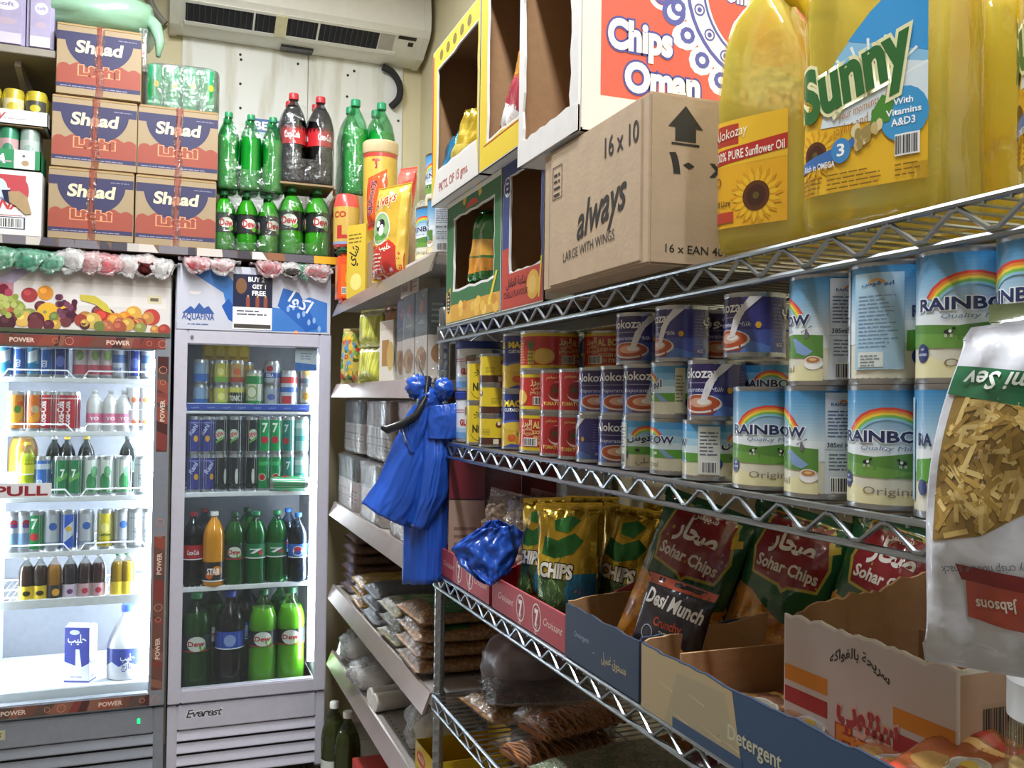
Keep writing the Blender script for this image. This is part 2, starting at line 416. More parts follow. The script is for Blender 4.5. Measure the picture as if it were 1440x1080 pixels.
# ------------------------------------------------------------------ painted gondola shelving behind the rack
GX0, GX1, GY0, GY1 = .6, 1.08, 2.14, 3.50
GZ = (1.855, 1.548, 1.10, .785, .535)
gond = thing('gondola_shelf', 'grey painted metal gondola shelving with sloping price rails next to the white refrigerator', 'shelving', (0, 0, 0))
GREY = mat('grey_shelf_paint', '#b9b3ae', .4, .3, .05)
LIP = mat('price_rail', '#a8978f', .28, .55, .08, 12)
for y in (GY0+.02, GY1-.02): G().bbox(GX1-.02, y-.02, 0, GX1+.02, y+.02, 2.0, .003).build('upright', GREY, gond)
bp = G().box(GX1-.005, GY0, .1, GX1, GY1, 2.0).build('back_panel', mat('back_panel_paint', '#cfc9c2', .6), gond, 0)
for k, z in enumerate(GZ):
    sh = G().bbox(GX0+.012, GY0, z-.025, GX1, GY1, z, .002).build('shelf_board', GREY, gond)
    lp = G().prism([(0, .004), (.006, .006), (-.012, -.042), (-.02, -.046), (-.018, -.04)], GY1-GY0)
    lp.v = [(GX0+.014+v[0], GY0+v[1], z+v[2]) for v in lp.v]
    lp.build('price_rail', LIP, sh)
    h = G()
    for i in range(40):
        for xx in (.05, .16): h.box(GX0+xx, GY0+.02+i*.033, z-.0002, GX0+xx+.006, GY0+.026+i*.033, z+.0004)
    h.build('perforation', mat('dark_slot', '#4a4541', .8), sh, 0, kind='stuff')

# ------------------------------------------------------------------ long shelf over the refrigerators
SZ = 2.052; SY = 3.585
bs = thing('long_shelf', 'brown board shelf with printed edge strip above the refrigerators', 'shelf', (0, 0, 0))
G().bbox(XL+.02, SY+.004, SZ-.03, 1.05, 4.19, SZ, .002).build('board', mat('brown_shelf_board', '#6b5443', .6, 0, .15, 8), bs)
A = Art(); x = XL+.02; rn = random.Random(4)
while x < 1.04:
    w_ = rn.uniform(.03, .11); x2 = min(1.04, x+w_)
    s_ = rn.uniform(-.02, .02)
    A.poly([(x, -.029), (x2, -.029), (x2+s_, 0), (x, 0)], rn.choice(['#d9d6d2', '#c9c2ba', '#3a3540', '#e9a92c' if x > .05 else '#4a4650', '#b9b2ac', '#8a5a3c' if x > .1 else '#77727a', '#e4e1da', '#5b5660']), 0); x = x2
A.build('edge_strip', lambda x, z, L: Vector((x, SY+.003-L*INK, SZ+z)), P_GLOSS, bs)
for x in (XL+.3, .98): G().prism([(0, 0), (.5, 0), (.5, -.03), (.47, -.14), (.44, -.14), (0, -.02)], .02).move(Matrix.Translation((x, 3.66, SZ-.031)) @ Matrix.Rotation(rad(90), 4, 'Z')).build('bracket', GREY, bs, 0)

us = thing('wall_shelf', 'grey wall shelf plank carrying lilac packs under the green bag', 'shelf', (0, 0, 0))
p0 = onY(78, 76, 3.62)
G().bbox(XL+.02, 3.62, p0.z-.015, p0.x, 4.18, p0.z+.012, .002).build('plank', mat('grey_plank', '#8f877c', .6, 0, .1, 8), us)
for x in (XL+.3, p0.x-.12): G().prism([(0, 0), (.45, 0), (.45, -.12), (.42, -.12), (0, -.02)], .02).move(Matrix.Translation((x, 3.7, p0.z-.016)) @ Matrix.Rotation(rad(90), 4, 'Z')).build('bracket', GREY, us, 0)
UPZ = p0.z+.012

# ------------------------------------------------------------------ split air conditioner
ac = thing('air_conditioner', 'white split air conditioner with dark open louver slot on the far wall', 'air conditioner', (0, 0, 0))
pl = onY(241, 43, 4.15); pr = onY(588, 93, 4.15)
AX0, AX1, az = pl.x, pr.x, pl.z
prof = [(4.205, az+.005), (4.15, az), (4.09, az+.015), (3.985, az+.075), (3.965, az+.10), (3.96, az+.16), (3.975, az+.26), (4.0, az+.30), (4.205, az+.31)]
g = G().prism([(a, b) for a, b in prof], AX1-AX0)
g.v = [(AX0+v[1], v[0], v[2]) for v in g.v]
body = g.build('body', mat('white_abs', '#eceae4', .35, 0, .02), ac, 20)
for x in (AX0, AX1):
    s = 1 if x == AX0 else -1
    g = G().prism([(4.205, az+.0), (4.09, az+.01), (3.98, az+.07), (3.957, az+.1), (3.953, az+.16), (3.97, az+.265), (4.0, az+.306), (4.205, az+.316)], .03)
    g.v = [(x+s*(v[1]-.008), v[0], v[2]) for v in g.v]; g.build('end_cap', mat('white_abs', '#eceae4'), ac, 20)
# slot on the sloping face, from (4.09, az+.015) to (3.985, az+.075)
W = AX1-AX0
def slope(t, off=0): return (4.09+(3.985-4.09)*t - .496*off, az+.015+.06*t - .868*off)
def slab(x0, x1, t0, t1, o0, o1):
    a, b, c, d = slope(t0, o0), slope(t1, o0), slope(t1, o1), slope(t0, o1); g = G()
    g.add([(x, *p) for x in (x0, x1) for p in (a, b, c, d)], [(0,1,2,3),(4,7,6,5),(0,4,5,1),(1,5,6,2),(2,6,7,3),(3,7,4,0)]); return g
slab(AX0+.05*W, AX0+.80*W, .15, .95, .0002, .001).build('slot', mat('dark_slot_inside', '#26262c', .7), ac, 0)
for i in range(34):
    x = AX0+W*(.055+.0218*i)
    slab(x, x+.003, .2, .92, .001, .006).build('vane', mat('grey_vane', '#4a4a54', .6), ac, 0)
for t0, t1 in ((.02, .16), (.93, 1.04)): slab(AX0+.045*W, AX0+.88*W, t0, t1, .0002, .005).build('slot_rim', mat('white_abs'), ac, 0)
for f in (.30, .55): slab(AX0+f*W, AX0+f*W+.008, .1, .98, .001, .008).build('divider', mat('white_abs'), ac, 0)
slab(AX0+.385*W, AX0+.43*W, .1, 1.0, .001, .009).build('swing_tab', mat('yellowed_plastic', '#e8e2bd', .5), ac, 0)
slab(AX0+.805*W, AX0+.865*W, .2, .92, .0002, .002).build('grey_cover', mat('grey_plastic', '#b8b4ae', .6), ac, 0)
slab(AX0+.88*W, AX0+.955*W, .78, .93, .0002, .0015).build('display_window', mat('dark_display', '#1e1e22', .2), ac, 0)
slab(AX0+.925*W, AX0+.947*W, .5, .68, .0002, .0015).build('receiver_window', mat('dark_display'), ac, 0)
g = G().box(AX0+.42*W, 4.13, az-.006, AX0+.55*W, 4.19, az+.004).build('drain_cover', mat('dark_display'), ac, 0)
def pipe(name, label, pts, r, mt, sub=6):
    pts = [Vector(p) for p in pts]; out = []
    for i in range(len(pts)-1):
        a, b, c, d = pts[max(i-1, 0)], pts[i], pts[i+1], pts[min(i+2, len(pts)-1)]
        for k in range(sub):
            t = k/sub; out.append(.5*((2*b)+(c-a)*t+(2*a-5*b+4*c-d)*t*t+(3*b-a-3*c+d)*t**3))
    out.append(pts[-1])
    o = G().tube(out, r, 10).build(name, mt); return tag(o, label, 'pipe')
P = lambda x, y, Y=4.18: tuple(onY(x, y, Y))
pipe('drain_hose', 'grey hose rising from the air conditioner beside the green bag', [P(205, -20), P(214, 8), P(226, 26), P(233, 33)], .014, mat('grey_hose', '#9a978c', .6))
pipe('insulated_pipe', 'black foam covered pipe bending down from the air conditioner', [P(538, 94), P(552, 102), P(562, 120), P(561, 138), P(550, 150)], .016, mat('black_foam', '#2b2b2d', .8))

# small blue poster on the white board
t = thing('wall_poster', 'white poster with blue heading strip reading BEST on the wall', 'poster', tuple(onY(372, 210, YF-.014)))
A = Art(); A.rect(-.085, -.13, .09, .13, '#d3e4ea', 0); A.rect(-.06, .075, .09, .135, '#2f63a8', 1); A.text('BEST', .015, .088, .036, '#ffffff', 2, w=.12, bold=.04)
A.build('print', flat(), P_PAPER, t); G().box(-.085, 0, -.13, .09, .002, .13).build('sheet', WHITE_CARD, t, 0)
# ------------------------------------------------------------------ glass door refrigerators
GLASS = film('door_glass', '#dfe8ee', .014, .09, .02, 0, tint='#f4f8f8')
LED = mat('led_tube', '#f2f7ff', .4, emit=45)
INNER = mat('white_liner', '#e9edf2', .45, 0, .02)
WIRE_W = mat('white_coated_wire', '#eef0f4', .4)
FY = 3.6
def fridge(name, label, x0, x1, zt, zh, zd, sl, sr, st, sb, cab, framem, shelves, led, header_art, z_gr=.07, ledm=None):
    w = x1-x0; t = thing(name, label, 'refrigerator', (x0, FY, 0))
    def bx(nm, a, m, p=t, b=.004): return G().bbox(*a, b).build(nm, m, p)
    c = bx('side_panel', (0, .05, .05, .03, .6, zt-.01), cab); bx('side_panel', (w-.03, .05, .05, w, .6, zt-.01), cab)
    bx('back_panel', (.03, .57, .05, w-.03, .6, zt-.01), INNER); bx('top_panel', (0, .03, zt-.012, w, .6, zt), cab)
    bx('liner', (.03, .55, zd+.04, w-.03, .57, zh-.01), mat('grey_liner', '#70747c', .5, .2))
    bx('liner_ceiling', (.03, .06, zh-.03, w-.03, .57, zh-.005), INNER)
    bx('compressor_box', (.03, .06, .06, w-.03, .57, zd+.03), INNER)
    for x in (.03, w-.036): bx('liner_side', (x, .06, zd+.03, x+.006, .55, zh-.03), INNER)
    hd = bx('header', (.004, .0, zh+.012, w-.004, .05, zt-.002), WHITE_METAL, b=.01)
    header_art.build('header_print', flat(Matrix.Translation((w/2, -.0002, (zh+zt)/2)), .0003), print_mat('backlit_print', .25, coat=.4, emit=.05), hd)
    # door
    d = bx('door_stile', (0, 0, zd, sl, .045, zh), framem); bx('door_stile', (w-sr, 0, zd, w, .045, zh), framem)
    bx('door_rail', (sl, 0.001, zh-st, w-sr, .044, zh), framem); bx('door_rail', (sl, .001, zd, w-sr, .044, zd+sb), framem)
    G().box(sl-.004, .016, zd+sb-.004, w-sr+.004, .02, zh-st+.004).build('door_glass', GLASS, t, 0)
    gk = mat('door_gasket', '#3a3a40', .7)
    g = G(); 
    for a in ((sl, .004, zd+sb, sl+.005, .016, zh-st), (w-sr-.005, .004, zd+sb, w-sr, .016, zh-st), (sl, .004, zh-st-.005, w-sr, .016, zh-st), (sl, .004, zd+sb, w-sr, .016, zd+sb+.005)): g.box(*a)
    # shelves
    for z in shelves:
        s = G()
        for y in (.075, .54): s.tube([(.036, y, z), (w-.036, y, z)], .004, 6)
        for y in (.2, .35): s.tube([(.036, y, z-.004), (w-.036, y, z-.004)], .003, 6)
        so = s.build('wire_shelf', WIRE_W, t)
        s = G(); x = .05
        while x < w-.045: s.tube([(x, .073, z+.001), (x, .54, z+.001)], .0016, 5); x += .021
        s.build('shelf_wires', WIRE_W, so, kind='stuff')
        G().bbox(.036, .066, z-.014, w-.036, .072, z+.004, .002).build('shelf_edge', WIRE_W, so)
    for x, y in led:
        G().tube([(x, y, zd+.10), (x, y, zh-.08)], .011, 10).build('led_tube', ledm or LED, t)
    # grille under the door
    gz = z_gr
    bx('grille_frame', (0, .01, gz, .035, .05, zd-.008), framem); bx('grille_frame', (w-.035, .01, gz, w, .05, zd-.008), framem)
    bx('grille_panel', (.035, .008, zd-.10, w-.035, .05, zd-.008), framem)
    z = zd-.105
    while z > gz+.02:
        g = G().prism([(0, 0), (-.012, -.03), (-.012, -.034), (.002, -.036), (.006, -.006)], w-.07)
        g.v = [(.035+v[1], .02+v[0], z+v[2]) for v in g.v]; g.build('grille_slat', framem, t, 20); z -= .046
    bx('grille_back', (.03, .045, gz, w-.03, .058, zd-.10), mat('grille_dark', '#55545c', .7))
    for x in (.06, w-.06):
        G().lathe([(.018, 0), (.02, .01), (.01, .05), (.01, .08)], 12, (x, .1, 0)).build('foot', mat('black_plastic', '#1d1d1f', .5), t)
        G().lathe([(.018, 0), (.02, .01), (.01, .05), (.01, .08)], 12, (x, .5, 0)).build('foot', mat('black_plastic'), t)
    return t, w

LILAC = mat('lilac_white_enamel', '#c3c0cd', .38, 0, .03)
SILVER = mat('silver_grey_enamel', '#8b8f98', .35, .25, .04)
zq = lambda py, px, Y=FY: onY(px, py, Y).z

# header art: blue splash and water brand
hz = .25
A = Art(); A.rect(-.283, -.122, .283, .122, '#c4c6d3', 0)
A.poly([(-.25, .10), (-.12, .105), (-.06, .04), (0, -.02), (.1, -.03), (.2, .02), (.27, .0), (.27, -.115), (.05, -.118), (-.06, -.10), (-.10, -.06), (-.12, .02), (-.2, .07)], '#3f79c4', 1)
A.poly([(-.10, .0), (-.07, -.05), (0, -.07), (.02, -.1), (-.05, -.11), (-.1, -.08), (-.125, -.03)], '#1f56a8', 2)
A.poly([(.1, .05), (.16, .035), (.24, -.10), (.19, -.115), (.08, -.02)], '#2a62b4', 2)
for i in range(7): A.disc(.12+.02*i, -.03-.012*i+.02*(i % 2), .006, .012, '#8fb4e2', 3)
A.text('اكوا', .155, -.02, .05, '#dfe8f5', 4, w=.09, rot=-32)
A.poly([(-.265, -.062), (-.235, -.035), (-.222, -.046), (-.205, -.022), (-.188, -.042), (-.172, -.032), (-.15, -.062)], '#3a5a9c', 2)
A.text('AQUAFINA', -.208, -.085, .024, '#33508f', 3, w=.115, bold=.015)
A.lines(-.245, -.104, -.17, -.094, 1, '#5a6fa0', 3)
A.disc(-.22, .02, .022, .012, '#e6d9dc', 2, 20, 180, 360)
# promotion sheet
A.rect(-.085, -.10, .06, .095, '#1d2140', 3); A.rect(-.085, -.115, .06, -.03, '#e9e9ea', 4); A.lines(-.07, -.06, .04, -.035, 2, '#555566', 5)
A.rect(-.08, -.11, .055, -.095, '#4a4440', 5)
A.text('BUY 2', .0, .068, .018, '#ffffff', 5, w=.06, bold=.03); A.text('GET 1', .01, .042, .016, '#ffffff', 5, w=.05, bold=.03); A.text('FREE', .01, .016, .018, '#ffffff', 5, w=.05, bold=.03)
for x in (-.03, .005, .035): A.rect(x-.007, -.03, x+.007, .008, '#8b4a36', 5); A.rect(x-.003, .008, x+.003, .016, '#c9a06a', 5)
A.disc(-.055, .05, .02, .03, '#7c5638', 5)
x0 = onY(246, 470, FY).x; x1 = onY(466, 470, FY).x
Z2T, Z2H, Z2D = zq(376, 350), zq(466, 350), zq(981, 350)
F2S = [zq(577, 350, 3.68), zq(692, 350, 3.68), zq(822, 350, 3.68)]
f2, w2 = fridge('glass_door_refrigerator', 'lilac white glass door refrigerator with blue water advert header', x0, x1, Z2T, Z2H, Z2D, .045, .045, .055, .05, LILAC, LILAC, F2S, ((x1-x0-.052, .066),), A)
A = Art(); A.text('Everest', 0, 0, .03, '#4a4a55', 1, w=.13, bold=.02, shear=.3, edge='#e9e9ee')
A.build('badge', flat(Matrix.Translation((.13, .0078, Z2D-.055))), P_GLOSS, f2)
G().lathe([(.006, 0), (.006, .004)], 12).move(Matrix.Rotation(rad(90), 4, 'X')).build('door_lock', STEEL, f2, loc=(.06, 0, Z2H-.028))
G().lathe([(.005, 0), (.005, .003)], 10).move(Matrix.Rotation(rad(90), 4, 'X')).build('pilot_light', mat('orange_pilot', '#ff5a20', .4, emit=4), f2, loc=(.44, 0, Z2H+.004))
A = Art(); A.rect(-.23, -.012, .23, .012, '#3a52ab', 0)
for i in range(8): A.text('مشروب', -.2+i*.057, -.004, .008, '#9fb0e0', 1, w=.028)
A.build('shelf_strip', flat(Matrix.Translation((w2/2-.01, .0655, F2S[0]+.012))), P_GLOSS, f2)
G().bbox(w2/2-.24, .066, F2S[0]-.004, w2/2+.22, .068, F2S[0]+.026, .0005).build('shelf_strip_holder', WIRE_W, f2)
t_ = thing('fridge_flyer', 'small white and blue flyer stuck inside the lilac refrigerator door', 'flyer', (x0+w2-.095, FY+.0215, Z2H-.1))
A = Art(); A.rect(-.04, -.045, .045, .045, '#c8ccd4', 0); A.poly([(-.04, -.045), (.045, -.045), (.045, -.02), (-.04, -.012)], '#3b6fb8', 1); A.lines(-.02, 0, .035, .03, 3, '#8a90a0', 1)
A.build('print', flat(), P_PAPER, t_); G().box(-.04, 0, -.045, .045, .001, .045).build('sheet', WHITE_CARD, t_, 0)

# fruit header
A = Art(); A.rect(-.316, -.122, .316, .122, '#d6d0cd', 0); A.rect(-.316, .06, .316, .122, '#c3bcb8', 1); A.rect(-.05, -.02, .3, .02, '#dfdad6', 1)
A.poly([(-.35+.04, -.06), (-.27, -.01), (-.14, .10), (-.17, .115), (-.3, .04)], '#a79db5', 2)
A.rect(-.255, .0, -.2, .05, '#b8808f', 3); A.disc(-.23, .025, .016, .02, '#7c2a3e', 4); A.disc(-.215, .015, .012, .014, '#a84a5e', 4)
rn = random.Random(11); fruit = []
fc = ['#9c4238', '#c09a4a', '#b98248', '#6d3a40', '#a05440', '#8a8e4e', '#5c3038', '#c8a858', '#a8644a', '#4c2c34', '#707a40']
for i in range(46):
    x = -.285+.57*i/45+rn.uniform(-.01, .01); top = .02*sin(i*.5)+(.0 if x > .05 else .02); 
    y = rn.uniform(-.1, -.055+top); r = rn.uniform(.012, .03); fruit.append((y, x, r, rn.choice(fc)))
for x, y, r, c in ((-.09, -.05, .036, '#dfae3a'), (-.1, .02, .026, '#d9903a'), (-.15, .01, .026, '#a04044'), (-.03, -.04, .03, '#d99a2e'), (.03, -.065, .026, '#a87844'), (.09, -.06, .036, '#b03a30'), (.16, -.055, .022, '#d98830'), (.19, -.04, .028, '#d4a24a'), (.25, -.05, .03, '#b5443a'), (-.19, -.04, .03, '#8f9a46'), (-.24, -.03, .025, '#97a04e'), (.13, -.07, .03, '#cf8a34'), (-.17, -.075, .028, '#d8b060'), (.21, -.08, .026, '#a65040')): fruit.append((y-.05, x, r, c)) if 0 else fruit.append((y, x, r, c))
fruit.sort(key=lambda f: -f[0])
for k, (y, x, r, c) in enumerate(fruit):
    A.disc(x, max(y, -.118+r), r, r, c, 4+k*.06); 
    cc = lin(c); A.disc(x-r*.25, max(y, -.118+r)+r*.3, r*.45, r*.4, '#%02x%02x%02x' % tuple(min(255, int(int(c[1+2*i:3+2*i], 16)*1.16+8)) for i in range(3)), 4.03+k*.06, 12)
for i in range(16): A.disc(-.03+rn.uniform(-.03, .03), -.02+rn.uniform(-.04, .03), .010, .011, rn.choice(['#5d3048', '#74425c', '#4c2438']), 8+i*.05, 10)
for i in range(18): A.disc(-.21+rn.uniform(-.04, .04), -.03+rn.uniform(-.04, .035), .010, .011, rn.choice(['#a3ad5c', '#8a9848', '#b5ba6e']), 8+i*.05, 10)
A.poly([(.01, .02), (.06, .018), (.1, -.01), (.12, -.045), (.09, -.035), (.06, -.012), (.015, .0)], '#c9b84a', 9.5)
A.rect(-.316, -.122, .316, -.107, '#4f5540', 10)
A.rect(.235, .0, .283, .03, '#d8cfae', 3); A.rect(.245, .008, .273, .02, '#6e664e', 4)
y1 = onY(241, 470, FY).x; y0 = y1-.64
Z1T, Z1H, Z1D = zq(374, 120), zq(471, 120), zq(1003, 120)
F1S = [zq(533, 110, 3.68), zq(608, 110, 3.68), zq(699, 110, 3.68), zq(775, 110, 3.68), zq(843, 110, 3.68)]
w1_ = .64
f1, w1 = fridge('glass_door_refrigerator', 'silver glass door refrigerator with fruit picture header and red door stickers', y0, y1, Z1T, Z1H, Z1D, .055, .055, .05, .05, SILVER, SILVER, F1S, ((w1_-.05, .066), (.05, .066), (w1_-.05, .3)), A, ledm=mat('bright_led_tube', '#f2f7ff', .4, emit=95))
for z in F1S[:4]:                       # white wire stops on the shelf fronts
    for xa in (.08, .34):
        G().tube([(xa, .068, z), (xa+.02, .064, z+.03), (xa+.21, .064, z+.03), (xa+.235, .068, z)], .003, 6).build('bottle_stop', WIRE_W, f1)
G().bbox(.04, .062, F1S[4]-.02, w1-.04, .067, F1S[4]+.012, .002).build('shelf_front', WIRE_W, f1)
# door sticker strips
def power_strip(L, seed):
    A = Art(); A.rect(0, -.019, L, .019, '#5e3430', 0); rn = random.Random(seed); x = .0
    while x < L-.03:
        w_ = rn.uniform(.02, .07); c = rn.choice(['#7f3a32', '#8f4a3a', '#4b2826', '#6f463c', '#8a5a48', '#83403a', '#59463e'])
        A.poly([(x, -.019), (min(L, x+w_), -.019), (min(L, x+w_*1.3), .019), (x+w_*.4, .019)], c, 1+rn.random()*.5); x += w_*.8
    x = .1 if L > .3 else .02
    for i in range(int(L/.3)+1):
        if x+.1 < L:
            A.text('POWER', x+.05, -.008, .016, '#e0c4b6', 3, w=.078, bold=.03); A.ring(x+.2, 0, .012, .014, '#d98a6a', 3); A.ring(x+.155, 0, .008, .0095, '#d98a6a', 3)
        x += .31
    return A
yy = -.0008
power_strip(w1-.02, 1).build('top_sticker', flat(Matrix.Translation((.0, yy, Z1H-.024))), P_GLOSS, f1)
power_strip(w1-.05, 2).build('bottom_sticker', flat(Matrix.Translation((.0, yy, Z1D+.026))), P_GLOSS, f1)
for za, zb, sd in ((Z1D+.06, Z1D+.62, 3), (Z1H-.42, Z1H-.07, 4)):
    power_strip(zb-za, sd).build('side_sticker', flat(Matrix.Translation((w1-.026, yy, za)) @ Matrix.Rotation(rad(-90), 4, 'Y')), P_GLOSS, f1)
A = Art(); A.rect(-.055, -.017, .055, .017, '#b9b592', 0); A.text('CELSIUS', 0, -.008, .016, '#4a4638', 1, w=.09, bold=.02, shear=.25)
A.build('badge', flat(Matrix.Translation((w1-.57, .0078, Z1D-.05))), P_GLOSS, f1)
G().bbox(-.005, -.004, -.009, .005, .002, .009, .001).build('power_switch', mat('green_switch', '#18b060', .4, emit=2.5), f1, loc=(w1-.085, .008, Z1D-.05))
s_ = thing('pull_sign', 'white sign with red letters PULL on the silver refrigerator door', 'sign', (onY(30, 690, FY+.014).x, FY+.0145, onY(20, 690, FY+.014).z))
G().bbox(-.10, 0, -.025, .095, .0014, .025, .0003).build('plate', WHITE_CARD, s_)
A = Art(); A.rect(-.10, -.025, .095, .025, '#d6d6da', 0); A.text('PULL', .0, -.018, .034, '#8e2c34', 1, w=.165, bold=.03); A.build('lettering', flat(), P_GLOSS, s_)

# ------------------------------------------------------------------ drink cans
def can_body(r, h, t, mt=TIN, n=20):
    G().lathe([(0, .004), (r*.82, .004), (r*.9, 0), (r*.93, .002), (r, .012), (r, h-.014), (r*.9, h-.003), (r*.9, h), (r*.84, h), (r*.83, h-.004), (0, h-.005)], n).build('body', mt, t)
ALU = mat('aluminium', '#c9ccd0', .3, 1, .03)
def soda_can(kind, base, parts, r=.0285, h=.145, cat='can'):
    t = thing('drink_can', kind, cat)
    can_body(r, h, t, ALU)
    A = Art(); W = pi*r; A.rect(-W, .012, W, h-.013, base, 0)
    for p in parts:
        p = list(p)
        for k in (0, pi*r, -pi*r) if p[0] != 'one' else (0,):
            if p[0] == 'band': A.rect(-W, p[1], W, p[2], p[3], 1) if k == 0 else 0
            elif p[0] == 'text': A.text(p[1], k, p[2], p[3], p[4], 4, w=p[5] if len(p) > 5 else None, rot=p[6] if len(p) > 6 else 0, bold=.03)
            elif p[0] == 'disc': A.disc(k+p[1], p[2], p[3], p[4], p[5], 2, 14)
            elif p[0] == 'slash': A.poly([(k-r*p[1], p[2]), (k+r*p[1], p[2]+p[4]), (k+r*p[1], p[3]+p[4]), (k-r*p[1], p[3])], p[5], 2)
    A = clip_art(A, W)
    A.build('label', cyl(r), P_FOIL2, t, cut=(r*.35, 0))
    return t
def clip_art(A, W): return A
P_FOIL2 = print_mat('printed_aluminium', .3, metal=.1)
CANS = {
 'blue':   ('#3166b5', [('band', .10, .12, '#c9d4e4'), ('text', 'COLD', .05, .016, '#e9eef6', .026, 90)]),
 'sky':    ('#4fa3cc', [('band', .02, .05, '#2c7fb0'), ('slash', .5, .05, .09, .01, '#e6f2f6')]),
 'navy':   ('#27367f', [('band', .105, .12, '#8b98c8'), ('disc', 0, .06, .016, .02, '#5b6bb5')]),
 'pinkw':  ('#e3ccd0', [('band', .015, .05, '#c65a6a'), ('disc', 0, .085, .014, .02, '#9ab06a')]),
 'silverb':('#c8d0dc', [('band', .06, .09, '#5a78b0'), ('text', 'LIGHT', .03, .012, '#3b5aa0', .03)]),
 'orange': ('#e08a24', [('slash', .8, .02, .06, .03, '#f0b23a'), ('disc', 0, .08, .012, .014, '#4f8a3c'), ('disc', .01, .10, .012, .01, '#d9601a')]),
 'orange2':('#d8701c', [('slash', .8, .02, .05, .03, '#e89a2e'), ('disc', 0, .08, .013, .014, '#c8b48a')]),
 'red':    ('#b8242e', [('text', 'Coca-Cola', .065, .022, '#f4e6e6', .09, 90), ('band', .118, .122, '#e0c8c8')]),
 'green':  ('#1f7a44', [('slash', .7, .05, .07, .02, '#6fae5c'), ('text', '7', .07, .03, '#eef4ee', .014)]),
 'seven':  ('#12964c', [('disc', 0, .055, .014, .014, '#c8323a'), ('text', '7', .085, .036, '#f2f6f0', .02)]),
 'sevenb': ('#128a46', [('disc', 0, .055, .015, .015, '#d8d8d0'), ('disc', 0, .055, .012, .012, '#c02c34'), ('band', .10, .115, '#4cae6a')]),
 'mint':   ('#dfe8e2', [('disc', 0, .05, .018, .035, '#3f8a55'), ('disc', .01, .09, .012, .02, '#6aa878'), ('band', .012, .02, '#7fb48a')]),
 'white':  ('#eceef0', [('text', 'Soda', .05, .018, '#9aa4b8', .06, 90), ('band', .11, .115, '#b8c4d8')]),
 'silver': ('#b9bec6', [('disc', 0, .09, .014, .014, '#3a62b0'), ('band', .02, .035, '#8a94a8')]),
 'pepsi':  ('#c6ccd6', [('disc', 0, .105, .013, .013, '#b83a46'), ('disc', 0, .095, .013, .007, '#2b5fb4'), ('band', .02, .07, '#7fa0c8')]),
 'energy': ('#2f58c0', [('slash', .6, .03, .08, .03, '#c8d0e4'), ('disc', 0, .08, .010, .010, '#d8b040')]),
 'yellow': ('#dccb2e', [('band', .015, .035, '#b8a020'), ('disc', 0, .08, .014, .018, '#f0e88a'), ('text', 'Lemon', .05, .012, '#4a6a2a', .04)]),
 'fruit':  ('#3b3f8f', [('disc', .004, .06, .008, .012, '#e0a83a'), ('text', 'Rani', .09, .018, '#c8ccee', .045, 60), ('band', .118, .123, '#8a8ec8')]),
 'dew':    ('#252b2c', [('disc', 0, .075, .018, .022, '#c8d4c4'), ('text', 'DEW', .068, .016, '#c0282e', .034, 15), ('slash', .5, .04, .05, .02, '#6aa83c')]),
 'black':  ('#1c2022', [('disc', .012, .06, .006, .03, '#d8dcd4'), ('band', .02, .03, '#2f3536')]),
 'teal':   ('#2f7f72', [('disc', 0, .05, .012, .012, '#b83a3e'), ('text', '7', .085, .03, '#cfe4dc', .016)]),
 'ice':    ('#8fc0bc', [('band', .05, .07, '#4f9a96'), ('band', .1, .12, '#cfe4e2')]),
}
SHORT = {
 'lemon':  ('#d5cf4a', [('band', .01, .03, '#7fae4a'), ('disc', 0, .05, .013, .014, '#eee890')]),
 'tonic':  ('#2f3026', [('band', .066, .085, '#d4d060'), ('text', 'TONIC', .034, .02, '#e6e6d8', .046)]),
 'peach':  ('#c8a05a', [('band', .01, .03, '#a84a34'), ('disc', 0, .05, .013, .014, '#d86a3a')]),
 'bluered':('#b8bfcc', [('band', .03, .05, '#3a55a8'), ('disc', 0, .065, .014, .012, '#b8343c'), ('text', 'COLA', .034, .012, '#ffffff', .03)]),
 'greysoda':('#aab2c2', [('disc', 0, .05, .016, .012, '#5a6ea8'), ('band', .012, .02, '#7a86a8')]),
 'amber':  ('#b8b09a', [('band', .01, .03, '#5a6a7a'), ('disc', 0, .055, .014, .014, '#b0823a')]),
 'aqua':   ('#8aa8cc', [('band', .01, .04, '#3f6ab5')]),
 'gold':   ('#d8b32a', [('band', .01, .03, '#c08a20')]),
}
TALL = {
 'beer':   ('#c9cfae', [('band', .10, .13, '#2c8a4a'), ('band', .02, .035, '#2c8a4a'), ('disc', 0, .068, .022, .026, '#8aa86a'), ('disc', 0, .068, .017, .02, '#d8dcc4')]),
 'isotonic':('#ccd2dc', [('band', .105, .13, '#c23a40'), ('band', .07, .09, '#3a62b4'), ('slash', .6, .025, .055, .0, '#c23a40')]),
}
_CP = {}
def can_at(kind, px, z, Y, label, group=None, py=None, tier=0):
    if kind not in _CP:
        if kind in CANS: _CP[kind] = (soda_can(label, *CANS[kind]), .145)
        elif kind in SHORT: _CP[kind] = (soda_can(label, *SHORT[kind], r=.030, h=.095), .095)
        else: _CP[kind] = (soda_can(label, *TALL[kind], r=.034, h=.155), .155)
    t, h = _CP[kind]
    X = onY(px, 600, Y).x
    rz = math.atan2(X, Y)*-1 + random.uniform(-.35, .35)
    return dup(t, label, (X, Y, z+.0028+tier*(h+.0005)), (0, 0, rz), group)

